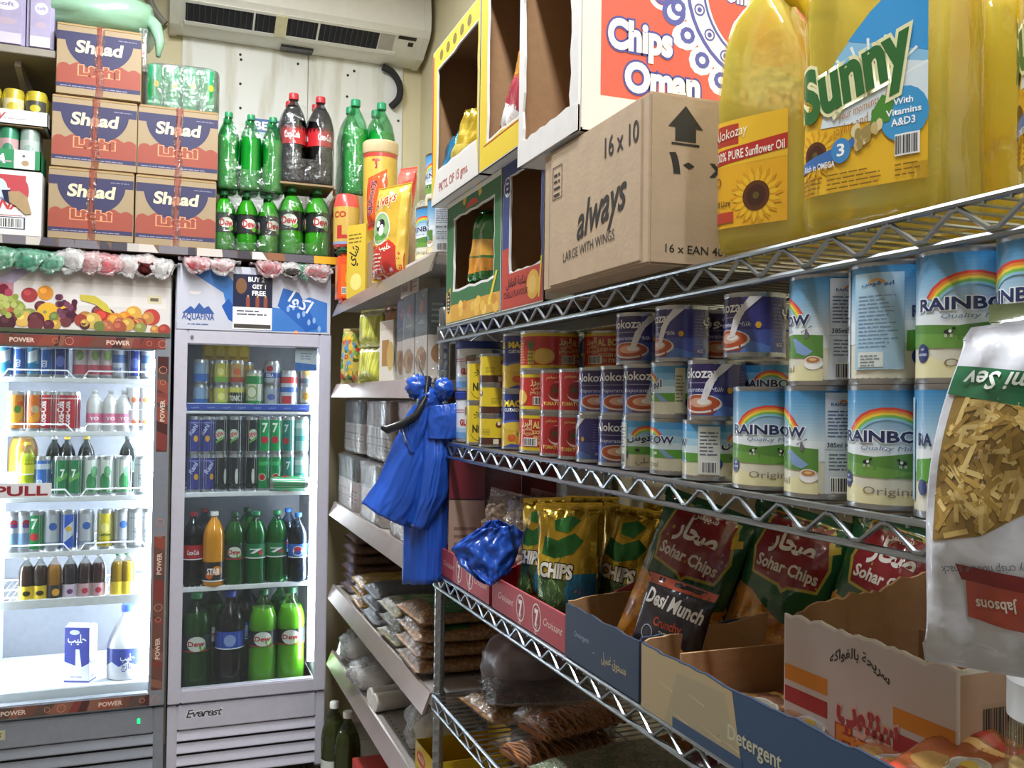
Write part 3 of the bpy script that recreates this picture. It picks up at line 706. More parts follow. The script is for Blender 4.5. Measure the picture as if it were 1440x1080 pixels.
# ------------------------------------------------------------------ drink bottles
def soda_bottle(label, R, H, drink, label_col, cap, tint, text=None, fill=.86, waist=.93, lz=(.36, .56), tcol='#f4f4f4', marks=(), name='drink_bottle', haze=.0):
    t = thing(name, label, 'bottle')
    prof = [(0, .004), (R*.5, .006), (R*.8, 0), (R*.95, .015*H), (R, .05*H), (R*.985, .25*H), (R*waist, .32*H), (R*waist, lz[0]*H), (R*waist, lz[1]*H), (R, .6*H), (R*.985, .66*H), (R*.9, .735*H), (R*.74, .80*H), (R*.52, .86*H), (R*.33, .90*H), (R*.28, .925*H), (R*.34, .935*H), (R*.34, .945*H), (R*.27, .95*H), (R*.27, .96*H)]
    body = G().lathe(prof, 24).build('body', film('pet_'+tint.strip('#'), tint, haze, .16, .08, .15, 20, tint=tint), t, 60)
    q = [(max(0, r*.955-.0004), z+.0015) for r, z in prof if z <= fill*H]; q.append((0, q[-1][1]))
    G().lathe(q, 24).build('drink', mat('drink_'+drink.strip('#'), drink, .12, 0, .03, 20, trans=.0, coat=.6), t, 60)
    if label_col:
        A = Art(); Rl = R*waist+.0006; W = pi*Rl; a, b = lz[0]*H, lz[1]*H; A.rect(-W, a, W, b, label_col, 0)
        A.rect(-W, a, W, a+.004, tcol, 1)
        for k in (0, W*2/3, -W*2/3):
            for mk in marks: A.disc(k+mk[0]*R, a+(b-a)*mk[1], mk[2]*R, mk[3]*R, mk[4], 2+mk[5] if len(mk) > 5 else 2, 14)
            if text: A.text(text, k, a+(b-a)*.36, (b-a)*.32, tcol, 5, w=R*1.1, bold=.03, rot=0)
        A.build('label', cyl(Rl), P_GLOSS, t, cut=(R*.35, 0))
    zc = .93*H
    G().lathe([(R*.36, zc+.004), (R*.365, zc+.006), (R*.365, H-.003), (R*.33, H), (0, H)], 16).build('cap', mat('cap_'+cap.strip('#'), cap, .4), t)
    return t
BOT = {}
def bottle_at(key, px, z, Y, label, make, group=None, rz=0, X=None):
    if key not in BOT: BOT[key] = make(label)
    X = onY(px, 700, Y).x if X is None else X
    return dup(BOT[key], label, (X, Y, z), (0, 0, -math.atan2(X, Y)+rz), group)
DEW = [(0, .5, .62, .5, '#d9ded2'), (.42, .3, .25, .25, '#6aa83c', -.5)]
b_dew2 = lambda l: soda_bottle(l, .057, .37, '#8fce3a', '#20262a', '#1f5c38', '#cfe9b4', 'Dew', .82, tcol='#b52a2e', marks=DEW, lz=(.42, .58), waist=.97)
b_dewd = lambda l: soda_bottle(l, .057, .37, '#3f7a34', '#20262e', '#2a7a48', '#8fbf8a', 'Dew', .82, tcol='#b52a2e', marks=DEW, lz=(.42, .58), waist=.97)
b_cola2 = lambda l: soda_bottle(l, .057, .37, '#17120f', '#2a50b8', '#2d49b0', '#b9c0c4', None, .66, marks=[(0, .5, .4, .4, '#8fa4dc')], lz=(.42, .60), waist=.97)
b_cola1 = lambda l: soda_bottle(l, .041, .28, '#140e0c', '#b5272e', '#a81f28', '#b0b4b6', 'Coca-Cola', .8)
b_juice = lambda l: soda_bottle(l, .043, .285, '#f7b41c', '#2a211c', '#f2efe6', '#fff2d4', 'STAR', .93, lz=(.08, .34), waist=.99, marks=[(.3, .55, .42, .42, '#e08a24'), (-.35, .3, .3, .3, '#d8641e')])
b_dew1 = lambda l: soda_bottle(l, .042, .28, '#3d8a3c', '#27402f', '#1d5230', '#9fce9c', 'Dew', .86, tcol='#b52a2e', marks=DEW)
b_up1 = lambda l: soda_bottle(l, .042, .28, '#2f8f4c', '#1f7a48', '#1f8a54', '#8fd0a8', '7', .86, marks=[(.45, .4, .2, .2, '#c8323a')])
b_blue1 = lambda l: soda_bottle(l, .040, .27, '#191a20', '#2560b8', '#2a6fd0', '#a9c0d4', None, .84, marks=[(0, .5, .5, .5, '#e8ecf2'), (0, .62, .4, .25, '#c02f3a', 1), (0, .38, .4, .22, '#2a56b0', 1)])

z0, z1, z2, z3 = F2S[0], F2S[1], F2S[2], zq(962, 350, 3.72)
GRP = 'drinks in the lilac refrigerator'
Ya = 3.70
for kind, px, tier, Y, lb in (
 ('aqua', 282, 0, Ya, 'light blue mini can under another light blue mini can'), ('aqua', 282, 1, Ya, 'light blue mini can stacked on another light blue mini can'),
 ('gold', 297, 0, 3.80, 'golden yellow mini can behind the lemon cans, lower'), ('gold', 297, 1, 3.80, 'golden yellow mini can behind the lemon cans, upper'),
 ('lemon', 310, 0, Ya, 'lemon yellow mini can under its twin on the blue edged shelf'), ('lemon', 310, 1, Ya, 'lemon yellow mini can stacked on top of its twin'),
 ('tonic', 332, 0, Ya, 'black and yellow mini can reading TONIC'), ('peach', 332, 1, Ya, 'peach coloured mini can standing on the TONIC can'),
 ('beer', 357, 0, Ya, 'tall pale green can with round emblem beside the TONIC can'),
 ('greysoda', 381, 0, Ya, 'grey mini can under the red and blue mini can'), ('bluered', 381, 1, Ya, 'silver mini can with red and blue emblem on a grey can'),
 ('isotonic', 405, 0, Ya, 'tall silver can with red top and red stripe'), ('amber', 430, 0, Ya, 'beige mini can beside the bright light tube, lower'), ('amber', 430, 1, Ya, 'beige mini can beside the bright light tube, upper')):
    can_at(kind, px, z0, Y, lb, GRP, tier=tier)
bx_ = thing('drink_carton', 'yellow multipack of cans at the top of the lilac refrigerator', 'carton', (onY(320, 520, 3.88).x, 3.88, z0+.194))
G().bbox(-.10, -.05, 0, .08, .06, .075, .004).build('body', mat('yellow_pack', '#d9b216', .5), bx_)
A = Art()
for i in range(4): A.disc(-.075+.045*i, .037, .017, .026, '#efd23a', 0); A.rect(-.09+.045*i, .01, -.062+.045*i, .02, '#b88a12', 1)
A.build('print', flat(y=-.05), P_GLOSS, bx_)
for i, x in enumerate((290, 345)): can_at('gold', x, z0, 3.88, 'golden mini can holding up the yellow multipack, ' + ('near the door hinge' if i else 'behind the blue cans'), GRP, tier=0); can_at('gold', x, z0, 3.88, 'golden mini can directly under the yellow multipack, ' + ('behind the tall green can' if i else 'behind the blue cans'), GRP, tier=1)
cols = [(275, 'fruit', 'fruit', 'first column of the purple fruit cans'), (294, 'fruit', 'fruit', 'second column of the purple fruit cans'), (311, 'dew', 'black', 'column next to the purple cans'), (332, 'dew', 'black', 'middle black column'), (354, 'dew', 'black', 'column next to the green cans'), (372, 'seven', 'sevenb', 'first green column'), (388, 'seven', 'sevenb', 'second green column'), (406, 'teal', 'teal', 'dark teal column'), (424, 'ice', 'ice', 'pale column beside the light tube')]
nm = {'fruit': 'slim purple fruit drink can', 'dew': 'slim black can with red and white emblem', 'black': 'plain black slim can', 'seven': 'slim green can with white numeral', 'sevenb': 'slim green can with red spot', 'teal': 'slim teal can', 'ice': 'slim frosty blue green can'}
for k, (px, up, lo, where) in enumerate(cols):
    can_at(lo, px, z1, Ya, nm[lo]+', lower in '+where, GRP, tier=0)
    can_at(up, px, z1, Ya, nm[up]+', upper in '+where, GRP, tier=1)
t = dup(_CP['seven'][0], 'slim green can lying on its side before the green column', (onY(382, 676, 3.655).x, 3.652+.03, z1+.032), (rad(90), 0, rad(78)), GRP)
for key, px, mk, Y, lb in (
 ('cola1', 273, b_cola1, 3.74, 'dark cola bottle with red label beside the orange juice'), ('juice', 302, b_juice, 3.70, 'bright orange juice bottle with black label and white cap'),
 ('dew1', 331, b_dew1, 3.71, 'one litre green soda bottle with red and white emblem beside the juice'), ('up1', 361, b_up1, 3.71, 'one litre green bottle with white numeral seven'),
 ('up1', 390, b_up1, 3.72, 'one litre green bottle between numeral bottle and blue capped bottle'), ('blue1', 420, b_blue1, 3.70, 'small cola bottle with blue label and blue cap')):
    bottle_at(key, px, z2, Y, lb, mk, GRP)
for key, px, mk, lb in (('cola1', 288, b_cola1, 'red capped cola bottle in the second row behind the juice'), ('dew1', 348, b_dew1, 'green soda bottle in the second row with dark cap'), ('blue1', 406, b_blue1, 'blue capped cola bottle in the second row')): bottle_at(key, px, z2, 3.86, lb, mk, GRP)
for key, px, mk, lb in (('dewd', 280, b_dewd, 'two litre dark green bottle at the end of the bottom row'), ('cola2', 327, b_cola2, 'two litre cola bottle with blue label on the refrigerator floor'), ('dew2', 373, b_dew2, 'two litre lime green bottle with black label beside the blue label bottle'), ('dew2', 412, b_dew2, 'two litre lime green bottle closest to the light tube')):
    bottle_at(key, px, z3, 3.72, lb, mk, GRP)
for key, px, mk, lb in (('dewd', 302, b_dewd, 'two litre dark green bottle in the second row'), ('cola2', 350, b_cola2, 'two litre cola bottle in the second row behind the lime bottle'), ('dewd', 398, b_dewd, 'two litre dark green bottle half hidden behind lime bottles')): bottle_at(key, px, z3, 3.86, lb, mk, GRP)
G().bbox(.036, .06, Z2D+.03, w2-.036, .55, z3-.001, .003).build('floor_tray', INNER, f2)

# silver refrigerator
s0, s1, s2, s3, s4 = F1S
GRP = 'drinks in the silver refrigerator'
def row(z, Y, items):
    for kind, px, lb in items: can_at(kind, px, z, Y, lb, GRP)
row(s0, 3.70, [('sky', 4, 'sky blue can at the PULL sign end of the top shelf'), ('blue', 27, 'first medium blue can on the top shelf'), ('sky', 45, 'sky blue can between two medium blue cans'), ('blue', 63, 'second medium blue can on the top shelf'), ('navy', 83, 'navy can with pale round mark on the top shelf'),
  ('pinkw', 112, 'first pink and white can on the top shelf'), ('pinkw', 130, 'second pink and white can on the top shelf'), ('pinkw', 148, 'third pink and white can on the top shelf'), ('silverb', 165, 'silver can with blue band on the top shelf'), ('navy', 187, 'navy can near the bright end of the top shelf'), ('silverb', 205, 'silver can with blue band in the top shelf corner')])
row(s1, 3.70, [('orange', 21, 'bright orange can at the end of the second shelf'), ('orange2', 47, 'dark orange can beside the bright orange can'), ('red', 66, 'red can next to the orange cans'), ('red', 85, 'red can in the middle of the second shelf'), ('red', 101, 'red can next to the white yoghurt bottles')])
row(s2, 3.70, [('blue', 61, 'medium blue can beside the yellow lemonade bottle'), ('green', 87, 'dark green can beside the blue can'), ('green', 108, 'dark green can in the middle of the third shelf'), ('mint', 130, 'first white and green leaf can'), ('mint', 152, 'second white and green leaf can'), ('mint', 175, 'third white and green leaf can'), ('white', 201, 'white can at the bright end of the third shelf')])
row(s3, 3.70, [('pepsi', 22, 'silver blue can with red and blue ball at the shelf end'), ('pepsi', 37, 'silver blue can with ball mark beside the green can'), ('seven', 53, 'green can with red spot on the fourth shelf'), ('silver', 76, 'plain silver can beside the green one'), ('energy', 99, 'bright blue energy drink can on the fourth shelf'), ('silver', 124, 'silver can between blue and yellow cans'), ('yellow', 151, 'lemon yellow can on the fourth shelf'), ('silver', 174, 'silver can beside the yellow can'), ('white', 194, 'white can at the bright end of the fourth shelf'), ('white', 212, 'white can in the corner of the fourth shelf')])
b_yog = lambda l: soda_bottle(l, .028, .155, '#f0eef0', '#d87a9c', '#f6f6f6', '#ffffff', 'YO', .95, lz=(.2, .45), waist=1, haze=.5)
for px, lb in ((130, 'white yoghurt drink bottle with pink label beside the red cans'), (153, 'white yoghurt drink bottle with pink label in the middle'), (172, 'white yoghurt drink bottle with pink label beside the cups')): bottle_at('yog', px, s1, 3.70, lb, b_yog, GRP)
def cup(l):
    t = thing('yoghurt_cup', l, 'cup'); G().lathe([(.02, 0), (.028, .075), (.03, .08), (0, .082)], 18).build('cup_body', mat('white_cup', '#eeeef2', .4), t)
    A = Art(); A.rect(-.06, .02, .06, .05, '#e8e2e6', 0)
    for k in (-.05, -.025, 0, .025, .05): A.disc(k, .035, .009, .01, '#c8653c', 1, 10)
    A.build('label', cyl(.026), P_GLOSS, t, cut=(.01, 0)); return t
for px, tr, lb in ((188, 0, 'small white yoghurt cup, lower one beside the bottles'), (204, 0, 'small white yoghurt cup at the shelf end, lower one'), (188, 1, 'small white yoghurt cup, upper one beside the bottles'), (204, 1, 'small white yoghurt cup at the shelf end, upper one')):
    if 'cup' not in BOT: BOT['cup'] = cup(lb)
    dup(BOT['cup'], lb, (onY(px, 600, 3.70).x, 3.70, s1+.003+tr*.083), (0, 0, 0), GRP)
b_amber = lambda l: soda_bottle(l, .05, .26, '#b58f4e', '#dfe4da', '#f2f2f2', '#e9dcc0', None, .8, lz=(.1, .34), waist=1, marks=[(0, .5, .3, .4, '#c8a03a')])
b_lemon = lambda l: soda_bottle(l, .030, .20, '#c8d832', '#d8d434', '#e8c81e', '#eef2c0', None, .8, lz=(.42, .66), waist=.97)
bottle_at('amber', 31, s2, 3.80, 'large bottle of amber drink behind the lemonade', b_amber, GRP)
bottle_at('lemonade', 37, s2, 3.70, 'yellow lemonade bottle with yellow cap', b_lemon, GRP)
for i, (px, lb) in enumerate(((75, 'tall dark bottle with white cap behind the blue can'), (93, 'tall dark bottle with yellow cap behind the dark green can'), (120, 'dark bottle with yellow cap behind the leaf cans'), (178, 'dark bottle behind the last leaf can'))):
    cap_ = ('#e8e8ea', '#d8b83a', '#d8b83a', '#3a3a40')[i]
    bottle_at('dk'+cap_, px, s2, 3.84, lb, lambda l, c=cap_: soda_bottle(l, .030, .215, '#2a3530', '#3a5a4a', c, '#8a9490', None, .85), GRP)
sm = lambda d, lc, cp, mk: (lambda l: soda_bottle(l, .0265, .16, d, lc, cp, '#dfe0dc', None, .8, lz=(.04, .36), waist=.99, marks=mk))
PULP = [(0, .5, .5, .35, '#3a2a18')]
for key, px, mk, lb in (('s_choc', 40, sm('#4a2a20', '#e0c030', '#f0f0f0', PULP), 'small dark juice bottle with yellow label, first by the door'), ('s_choc', 59, sm('#4a2a20', '#e0c030', '#f0f0f0', PULP), 'small dark juice bottle with yellow label beside the mango bottle'),
  ('s_mango', 79, sm('#e0981e', '#2a2320', '#f0f0f0', [(.2, .5, .5, .5, '#e0a030')]), 'small mango juice bottle with black label'), ('s_grape', 101, sm('#35203a', '#cfc0d0', '#f0f0f0', [(0, .5, .4, .35, '#6a3a70')]), 'small grape juice bottle beside the mango bottle'),
  ('s_cherry', 122, sm('#4a1626', '#c8a4a8', '#f0f0f0', [(0, .5, .4, .4, '#b83048')]), 'small cherry juice bottle in the middle of the fifth shelf'), ('s_cherry', 141, sm('#4a1626', '#c8a4a8', '#f0f0f0', [(0, .5, .4, .4, '#b83048')]), 'small cherry juice bottle beside the yellow bottles'),
  ('s_yel', 168, sm('#e8b820', '#f0d040', '#3aa060', []), 'yellow juice bottle with green cap, inner one'), ('s_yel', 181, sm('#e8b820', '#f0d040', '#3aa060', []), 'yellow juice bottle with green cap, outer one')):
    bottle_at(key, px, s4, 3.70, lb, mk, GRP)
zf = zq(958, 115, 3.72)
G().bbox(.036, .06, Z1D+.03, w1-.036, .55, zf-.001, .003).build('floor_tray', INNER, f1)
# milk carton
t = thing('milk_carton', 'navy and white milk carton on the silver refrigerator floor', 'carton', (onY(113, 920, 3.72).x, 3.74, zf), (0, 0, rad(-22)))
G().bbox(-.046, -.03, 0, .046, .03, .20, .002).build('body', mat('navy_carton', '#38408f', .4), t)
G().prism([(-.03, .2), (.03, .2), (0, .212)], .092).move(Matrix.Rotation(rad(90), 4, 'Z') @ Matrix.Translation((0, -.046, 0))).build('gable', mat('white_carton', '#e6e8ee', .4), t, 0)
for fn, wd in ((flat(y=-.03), .046), (flat(Matrix.Rotation(rad(90), 4, 'Z') @ Matrix.Translation((0, -.016, 0)), y=-.03), .03)):
    A = Art(); A.rect(-wd, 0, wd, .2, '#3a4292', 0); A.poly([(-wd, .006), (wd, .006), (wd, .07), (wd*.4, .055), (wd*.2, .12), (-wd*.1, .12), (-wd*.1, .06), (-wd, .075)], '#e9ebf2', 1)
    A.text('حليب', 0, .145, .03, '#f2f2f8', 2, w=wd*1.5); A.disc(-wd*.2, .182, wd*.4, .009, '#cfd4ea', 2); A.lines(-wd*.5, .018, wd*.5, .026, 1, '#7a80b0', 2)
    A.build('print', fn, P_GLOSS, t)
# milk jug
t = thing('milk_jug', 'white plastic milk jug with blue label on the silver refrigerator floor', 'jug', (onY(180, 920, 3.73).x, 3.73, zf))
WHITE_P = mat('white_plastic', '#eceef2', .35, 0, .02)
G().lathe([(0, .003), (.06, 0), (.072, .006), (.074, .03), (.074, .12), (.07, .14), (.05, .19), (.03, .225), (.022, .24), (.022, .25)], 28, sy=.75).build('body', WHITE_P, t, 60)
G().tube([(.058, 0, .15), (.066, 0, .19), (.05, 0, .225), (.025, 0, .232)], .010, 10).build('handle', WHITE_P, t, 60)
G().lathe([(.025, .247), (.026, .249), (.026, .268), (.022, .272), (0, .272)], 20).build('cap', mat('blue_cap', '#3c62c0', .4), t)
A = Art(); A.rect(-.10, .03, .10, .118, '#3b4ba0', 0); A.poly([(-.10, .03), (.10, .03), (.10, .05), (.06, .075), (.03, .055), (0, .07), (-.03, .052), (-.06, .07), (-.1, .05)], '#e4e8f2', 1)
A.text('حليب', .0, .075, .025, '#f2f4fa', 2, w=.05); A.text('طازج', 0, .045, .02, '#3b4ba0', 3, w=.04)
A.build('label', lambda x, z, L: Vector(((.0745+L*INK)*sin(x/.0745), -(.0745+L*INK)*.75*cos(x/.0745)-.0006, z)), P_GLOSS, t, cut=(.01, 0))
# ------------------------------------------------------------------ soft packs
def weld(me, d=1e-5):
    bm = bmesh.new(); bm.from_mesh(me); bmesh.ops.remove_doubles(bm, verts=bm.verts[:], dist=d)
    bmesh.ops.recalc_face_normals(bm, faces=bm.faces[:]); bm.to_mesh(me); bm.free(); return me
class Pillow:
    """pillow pack standing in xz, front towards -y, from z=0 to z=h"""
    def __init__(s, w, h, d, seed=0, wr=.004, crimp=.012, pinch=.08, pu=2.2, pv=5, bend=0, dents=0, sag=0, curl=(0, 0)):
        s.w, s.h, s.d, s.seed, s.wr, s.crimp, s.pinch, s.pu, s.pv, s.bend, s.dents, s.sag, s.curl = w, h, d, seed, wr, crimp, pinch, pu, pv, bend, dents, sag, curl
    def at(s, u, v, side):
        w, h = s.w, s.h; c = s.crimp/h
        q = min(1, max(0, (v-c)/(1-2*c))); vv = abs(2*q-1)
        inside = c < v < 1-c
        full = max(0, 1-vv**s.pv)**.55 if inside else 0
        f = full*max(0, 1-(2*abs(u))**s.pu)**.62
        k = s.sag*(.5-v)*1.2
        t = s.d/2*f*(1+k)
        x = u*w*(1-s.pinch*full); z = v*h
        n = noise.noise(Vector((x*26, z*17, s.seed*7.3+side)))*s.wr + noise.noise(Vector((x*70, z*34, s.seed*3.1+side*2)))*s.wr*.5
        y = side*t + n*min(1, f*2.5)
        # radial creases near the seals
        cr = sin(x*260/(.3+w*8)+s.seed)*s.wr*.9*math.exp(-min(q, 1-q)*9)*(1 if inside else .15)
        y += cr*max(0, 1-(2*abs(u))**6) + s.bend*(2*v-1)**2*.5
        x += s.curl[0]*max(0, v-.4)**2+s.curl[1]*max(0, .4-v)**2; z -= s.curl[0]*.9*max(0, v-.5)**2*(.5-u)
        if abs(u) > .499: y = cr*0+s.bend*(2*v-1)**2*.5
        return Vector((x, y, z))
    def fn(s, side=-1, eps=.0004):
        return lambda x, z, L: s.at(max(-.4985, min(.4985, x/s.w)), max(0, min(1, z/s.h)), side)+Vector((0, side*eps*(1+L*.6), 0))
    def mesh(s, name, mt, nu=16, nv=22):
        g = G()
        us = [-.5+i/nu for i in range(nu+1)]; c = s.crimp/s.h; vs = sorted(set([0, c*.99, 1-c*.99, 1]+[c+(1-2*c)*(.5-.5*cos(pi*j/nv)) for j in range(nv+1)]))
        for side in (-1, 1):
            n = len(us); pts = [s.at(u, v, side) for v in vs for u in us]
            g.add(pts, [(j*n+i, j*n+i+1, (j+1)*n+i+1, (j+1)*n+i) for j in range(len(vs)-1) for i in range(n-1)])
        return weld(g.mesh(name, mt, 180, False), 2e-4)
def jag(w, z0, z1, n=16, amp=.002):
    """zigzag cut strip outline"""
    return [(-w/2+w*i/n, z0+(amp if i % 2 else 0)) for i in range(n+1)]+[(w/2-w*i/n, z1-(amp if i % 2 else 0)) for i in range(n+1)]
def lump(sx, sy, sz, seed, amp=.25, fr=3.0, nu=22, nv=14, pw=1.0, flatb=True):
    """crumpled rounded heap, base at z=0"""
    g = G(); vs = []; 
    for j in range(nv+1):
        for i in range(nu):
            a = 2*pi*i/nu; b = -pi/2+pi*j/nv
            d = Vector((cos(b)*cos(a), cos(b)*sin(a), sin(b)))
            r = 1+amp*noise.noise(d*fr+Vector((seed*5.7, seed, 0)))+amp*.55*noise.noise(d*fr*2.6+Vector((seed, seed*2.3, 4)))
            p = d*r; e = lambda q: math.copysign(abs(q)**pw, q)
            vs.append((e(p.x)*sx/2, e(p.y)*sy/2, max(0, sz/2+e(p.z)*sz/2) if flatb else sz/2+e(p.z)*sz/2))
    fs = [(j*nu+i, j*nu+(i+1) % nu, (j+1)*nu+(i+1) % nu, (j+1)*nu+i) for j in range(nv) for i in range(nu)]
    return g.add(vs, fs)
def gloss_plastic(name, col, rough=.22, bump=.5, bscale=45, trans=0, coat=.3): return mat(name, col, rough, 0, .08, 14, bump, bscale, coat=coat, trans=trans)

# ------------------------------------------------------------------ cartons over the refrigerators
def shaad(w, h, d):
    t = thing('juice_carton', 'carton', 'carton')
    rn = random.Random(3)
    G().bbox(-w/2, 0, 0, w/2, d, h, .004).build('body', CARD, t)
    for z0_, z1_ in ((h*.965, h-.003), (.003, h*.02)): G().box(-w/2+.002, -.0015, z0_, w/2-.002, .0, z1_).build('flap_edge', mat('board_edge', '#a5895f', .85), t, 0)
    A = Art(); A.rect(-w/2+.002, .003, w/2-.002, h-.003, '#9c8768', 0)
    NV, RD, CR = '#2e2b52', '#954433', '#d8c8a8'
    A.rect(-w/2+.002, h*.76, w/2-.002, h*.885, NV, 1)
    A.poly([(w*.40*cos(rad(a)), h*.80+h*.42*sin(rad(a))) for a in range(180, 361, 8)], NV, 2)
    pts = [(-w/2+.002, h*.165), (w/2-.002, h*.165), (w/2-.002, h*.40)]
    n = 6
    for i in range(n):
        x0 = w/2-.002-i*(w-.004)/n; ww = (w-.004)/n; top = h*(.40-.0*i) if i in (0, 5) else h*(.45 if i in (2, 3) else .42)
        for k in range(1, 9): a = pi*k/9; pts.append((x0-ww*(k/9), top+h*.045*sin(a)))
    pts.append((-w/2+.002, h*.36)); A.poly(pts, RD, 1)
    for i in range(7): A.ring(-w*.42+i*w*.14, h*.30, w*.05, w*.053, '#943f30', 2, 20, 160)
    A.text('Lichi', 0, h*.30, h*.13, RD, 4, w=w*.46, bold=.05, edge='#d99a6a')
    A.text('Shaad', 0, h*.61, h*.17, CR, 4, w=w*.56, bold=.035, shear=.12)
    A.rect(-w/2+.002, h*.105, w/2-.002, h*.165, NV, 1); A.lines(-w*.45, h*.118, w*.45, h*.15, 1, '#8d87a0', 2)
    A.lines(w*.22, h*.83, w*.46, h*.86, 1, '#7f7a98', 2)
    A.build('print', flat(), P_CARD, t)
    tp = G().grid(lambda u, v: Vector((-w*.045+w*.09*u+.004*sin(v*9), -.0022-.0012*noise.noise(Vector((u*3, v*12, 1))), h*v)), 3, 14).build('tape', film('red_tape', '#b8603a', .10, .3, .15, .7, 60, tint='#ecc8b8'), t)
    A = Art(); 
    for i in range(9): z = h*(.02+.105*i); A.text('SEALED', 0, z, .018, '#b04434', 0, w=w*.10, bold=.01, rot=0)
    A = Art(); A.poly([(-w*.025, 0), (w*.012, h*.2), (-.004, h*.3), (w*.03, h*.52), (0, h*.55), (w*.03, h*.98), (-w*.01, h*.98), (-w*.02, h*.5), (-w*.03, h*.3)], '#a8452f', 0); A.build('tape_print', flat(y=-.0028), print_mat('tape_print', .3, alpha=.5), t)
    return t
YC = 3.605
cx0, cx1 = onY(66, 340, YC).x, onY(187, 340, YC).x
zt = onY(130, 36, YC).z; hB = (zt-SZ)/3-.002
c2a, c2b = onY(189, 340, YC).x, onY(303, 345, YC).x
h2 = (onY(250, 150, YC).z-SZ)/2-.002
pc = shaad(cx1-cx0, hB, .30)
xm = (cx0+cx1)/2
for i, l in enumerate(('red and navy juice carton at the bottom of the tallest stack', 'red and navy juice carton in the middle of the tallest stack', 'red and navy juice carton on top of the tallest stack under the green bag')):
    dup(pc, l, (xm+(.0, .006, .016)[i], YC+(0, .004, .0)[i], SZ+.001+i*(hB+.002)), (0, 0, rad((0, .6, -.8)[i])), 'juice cartons')
for i, l in enumerate(('lower red and navy juice carton beside the green bottle packs', 'red and navy juice carton directly under the green can pack')):
    o = dup(pc, l, ((c2a+c2b)/2+.003*i, YC+.01+.003*i, SZ+.001+i*(h2+.002)), (0, 0, rad((.4, -.5)[i])), 'juice cartons', ((c2b-c2a)/(cx1-cx0), 1, h2/hB))
# brown edge cut, end flaps are part of the body
# green can pack
def wrap_mesh(a, b, prof, hole=None, n=36, pw=.45):
    """shrink film around a pack: superellipse rings; hole = (angle half width, z0, z1) open oval in the front"""
    g = G(); vs = []; ee = lambda q: math.copysign(abs(q)**pw, q); m = len(prof)
    for s, z in prof:
        for k in range(n):
            q = 2*pi*k/n-pi/2
            w_ = 1+.012*noise.noise(Vector((cos(q)*4, sin(q)*4, z*40)))
            vs.append((a*s*w_*ee(cos(q)), b*s*w_*ee(sin(q)), z))
    fs = []
    for j in range(m-1):
        zc = (prof[j][1]+prof[j+1][1])/2
        for k in range(n):
            x = sum(vs[j*n+(k+i) % n][0] for i in (0, 1))/2; y = vs[j*n+k][1]
            if hole and y < 0:
                hx, z0, z1 = hole
                if (x/hx)**2+((zc-(z0+z1)/2)/((z1-z0)/2))**2 < 1: continue
            fs.append((j*n+k, j*n+(k+1) % n, (j+1)*n+(k+1) % n, (j+1)*n+k))
    fs.append(tuple(reversed(range(n))))
    return g.add(vs, fs)
t = thing('can_pack', 'shrink wrapped pack of green lime soda cans on the juice cartons', 'can pack', (onY(254, 140, YC+.02).x, YC+.05, SZ+2*(h2+.002)+.001), (0, 0, rad(-6)))
for i in range(4):
    for j in range(2):
        o = G().lathe([(0, .003), (.026, 0), (.032, .012), (.032, .158), (.027, .17), (.024, .168), (0, .167)], 18).build('can', mat('green_can', '#35b074', .25, .35), t, loc=(-.0975+.065*i, .033+.065*j, .001))
        if j == 0:
            A = Art(); A.poly([(-.02, .05), (.0, .04), (.022, .07), (.022, .1), (-.01, .12), (-.022, .09)], '#1c8a48', 0); A.disc(.012, .095, .009, .012, '#e0c83a', 1); A.rect(-.026, .02, .026, .03, '#8fd0a8', 0)
            A.build('can_print', cyl(.0322), P_FOIL2, o, cut=(.01, 0))
wrap_mesh(.135, .07, [(.97, .0005), (1, .008), (1, .05), (1, .1), (1, .15), (.99, .168), (.9, .174), (.3, .175)]).move(Matrix.Translation((0, .066, 0))).build('wrap', film('milky_wrap', '#e9f4f0', .14, .4, .15, .9, 25), t, 60)

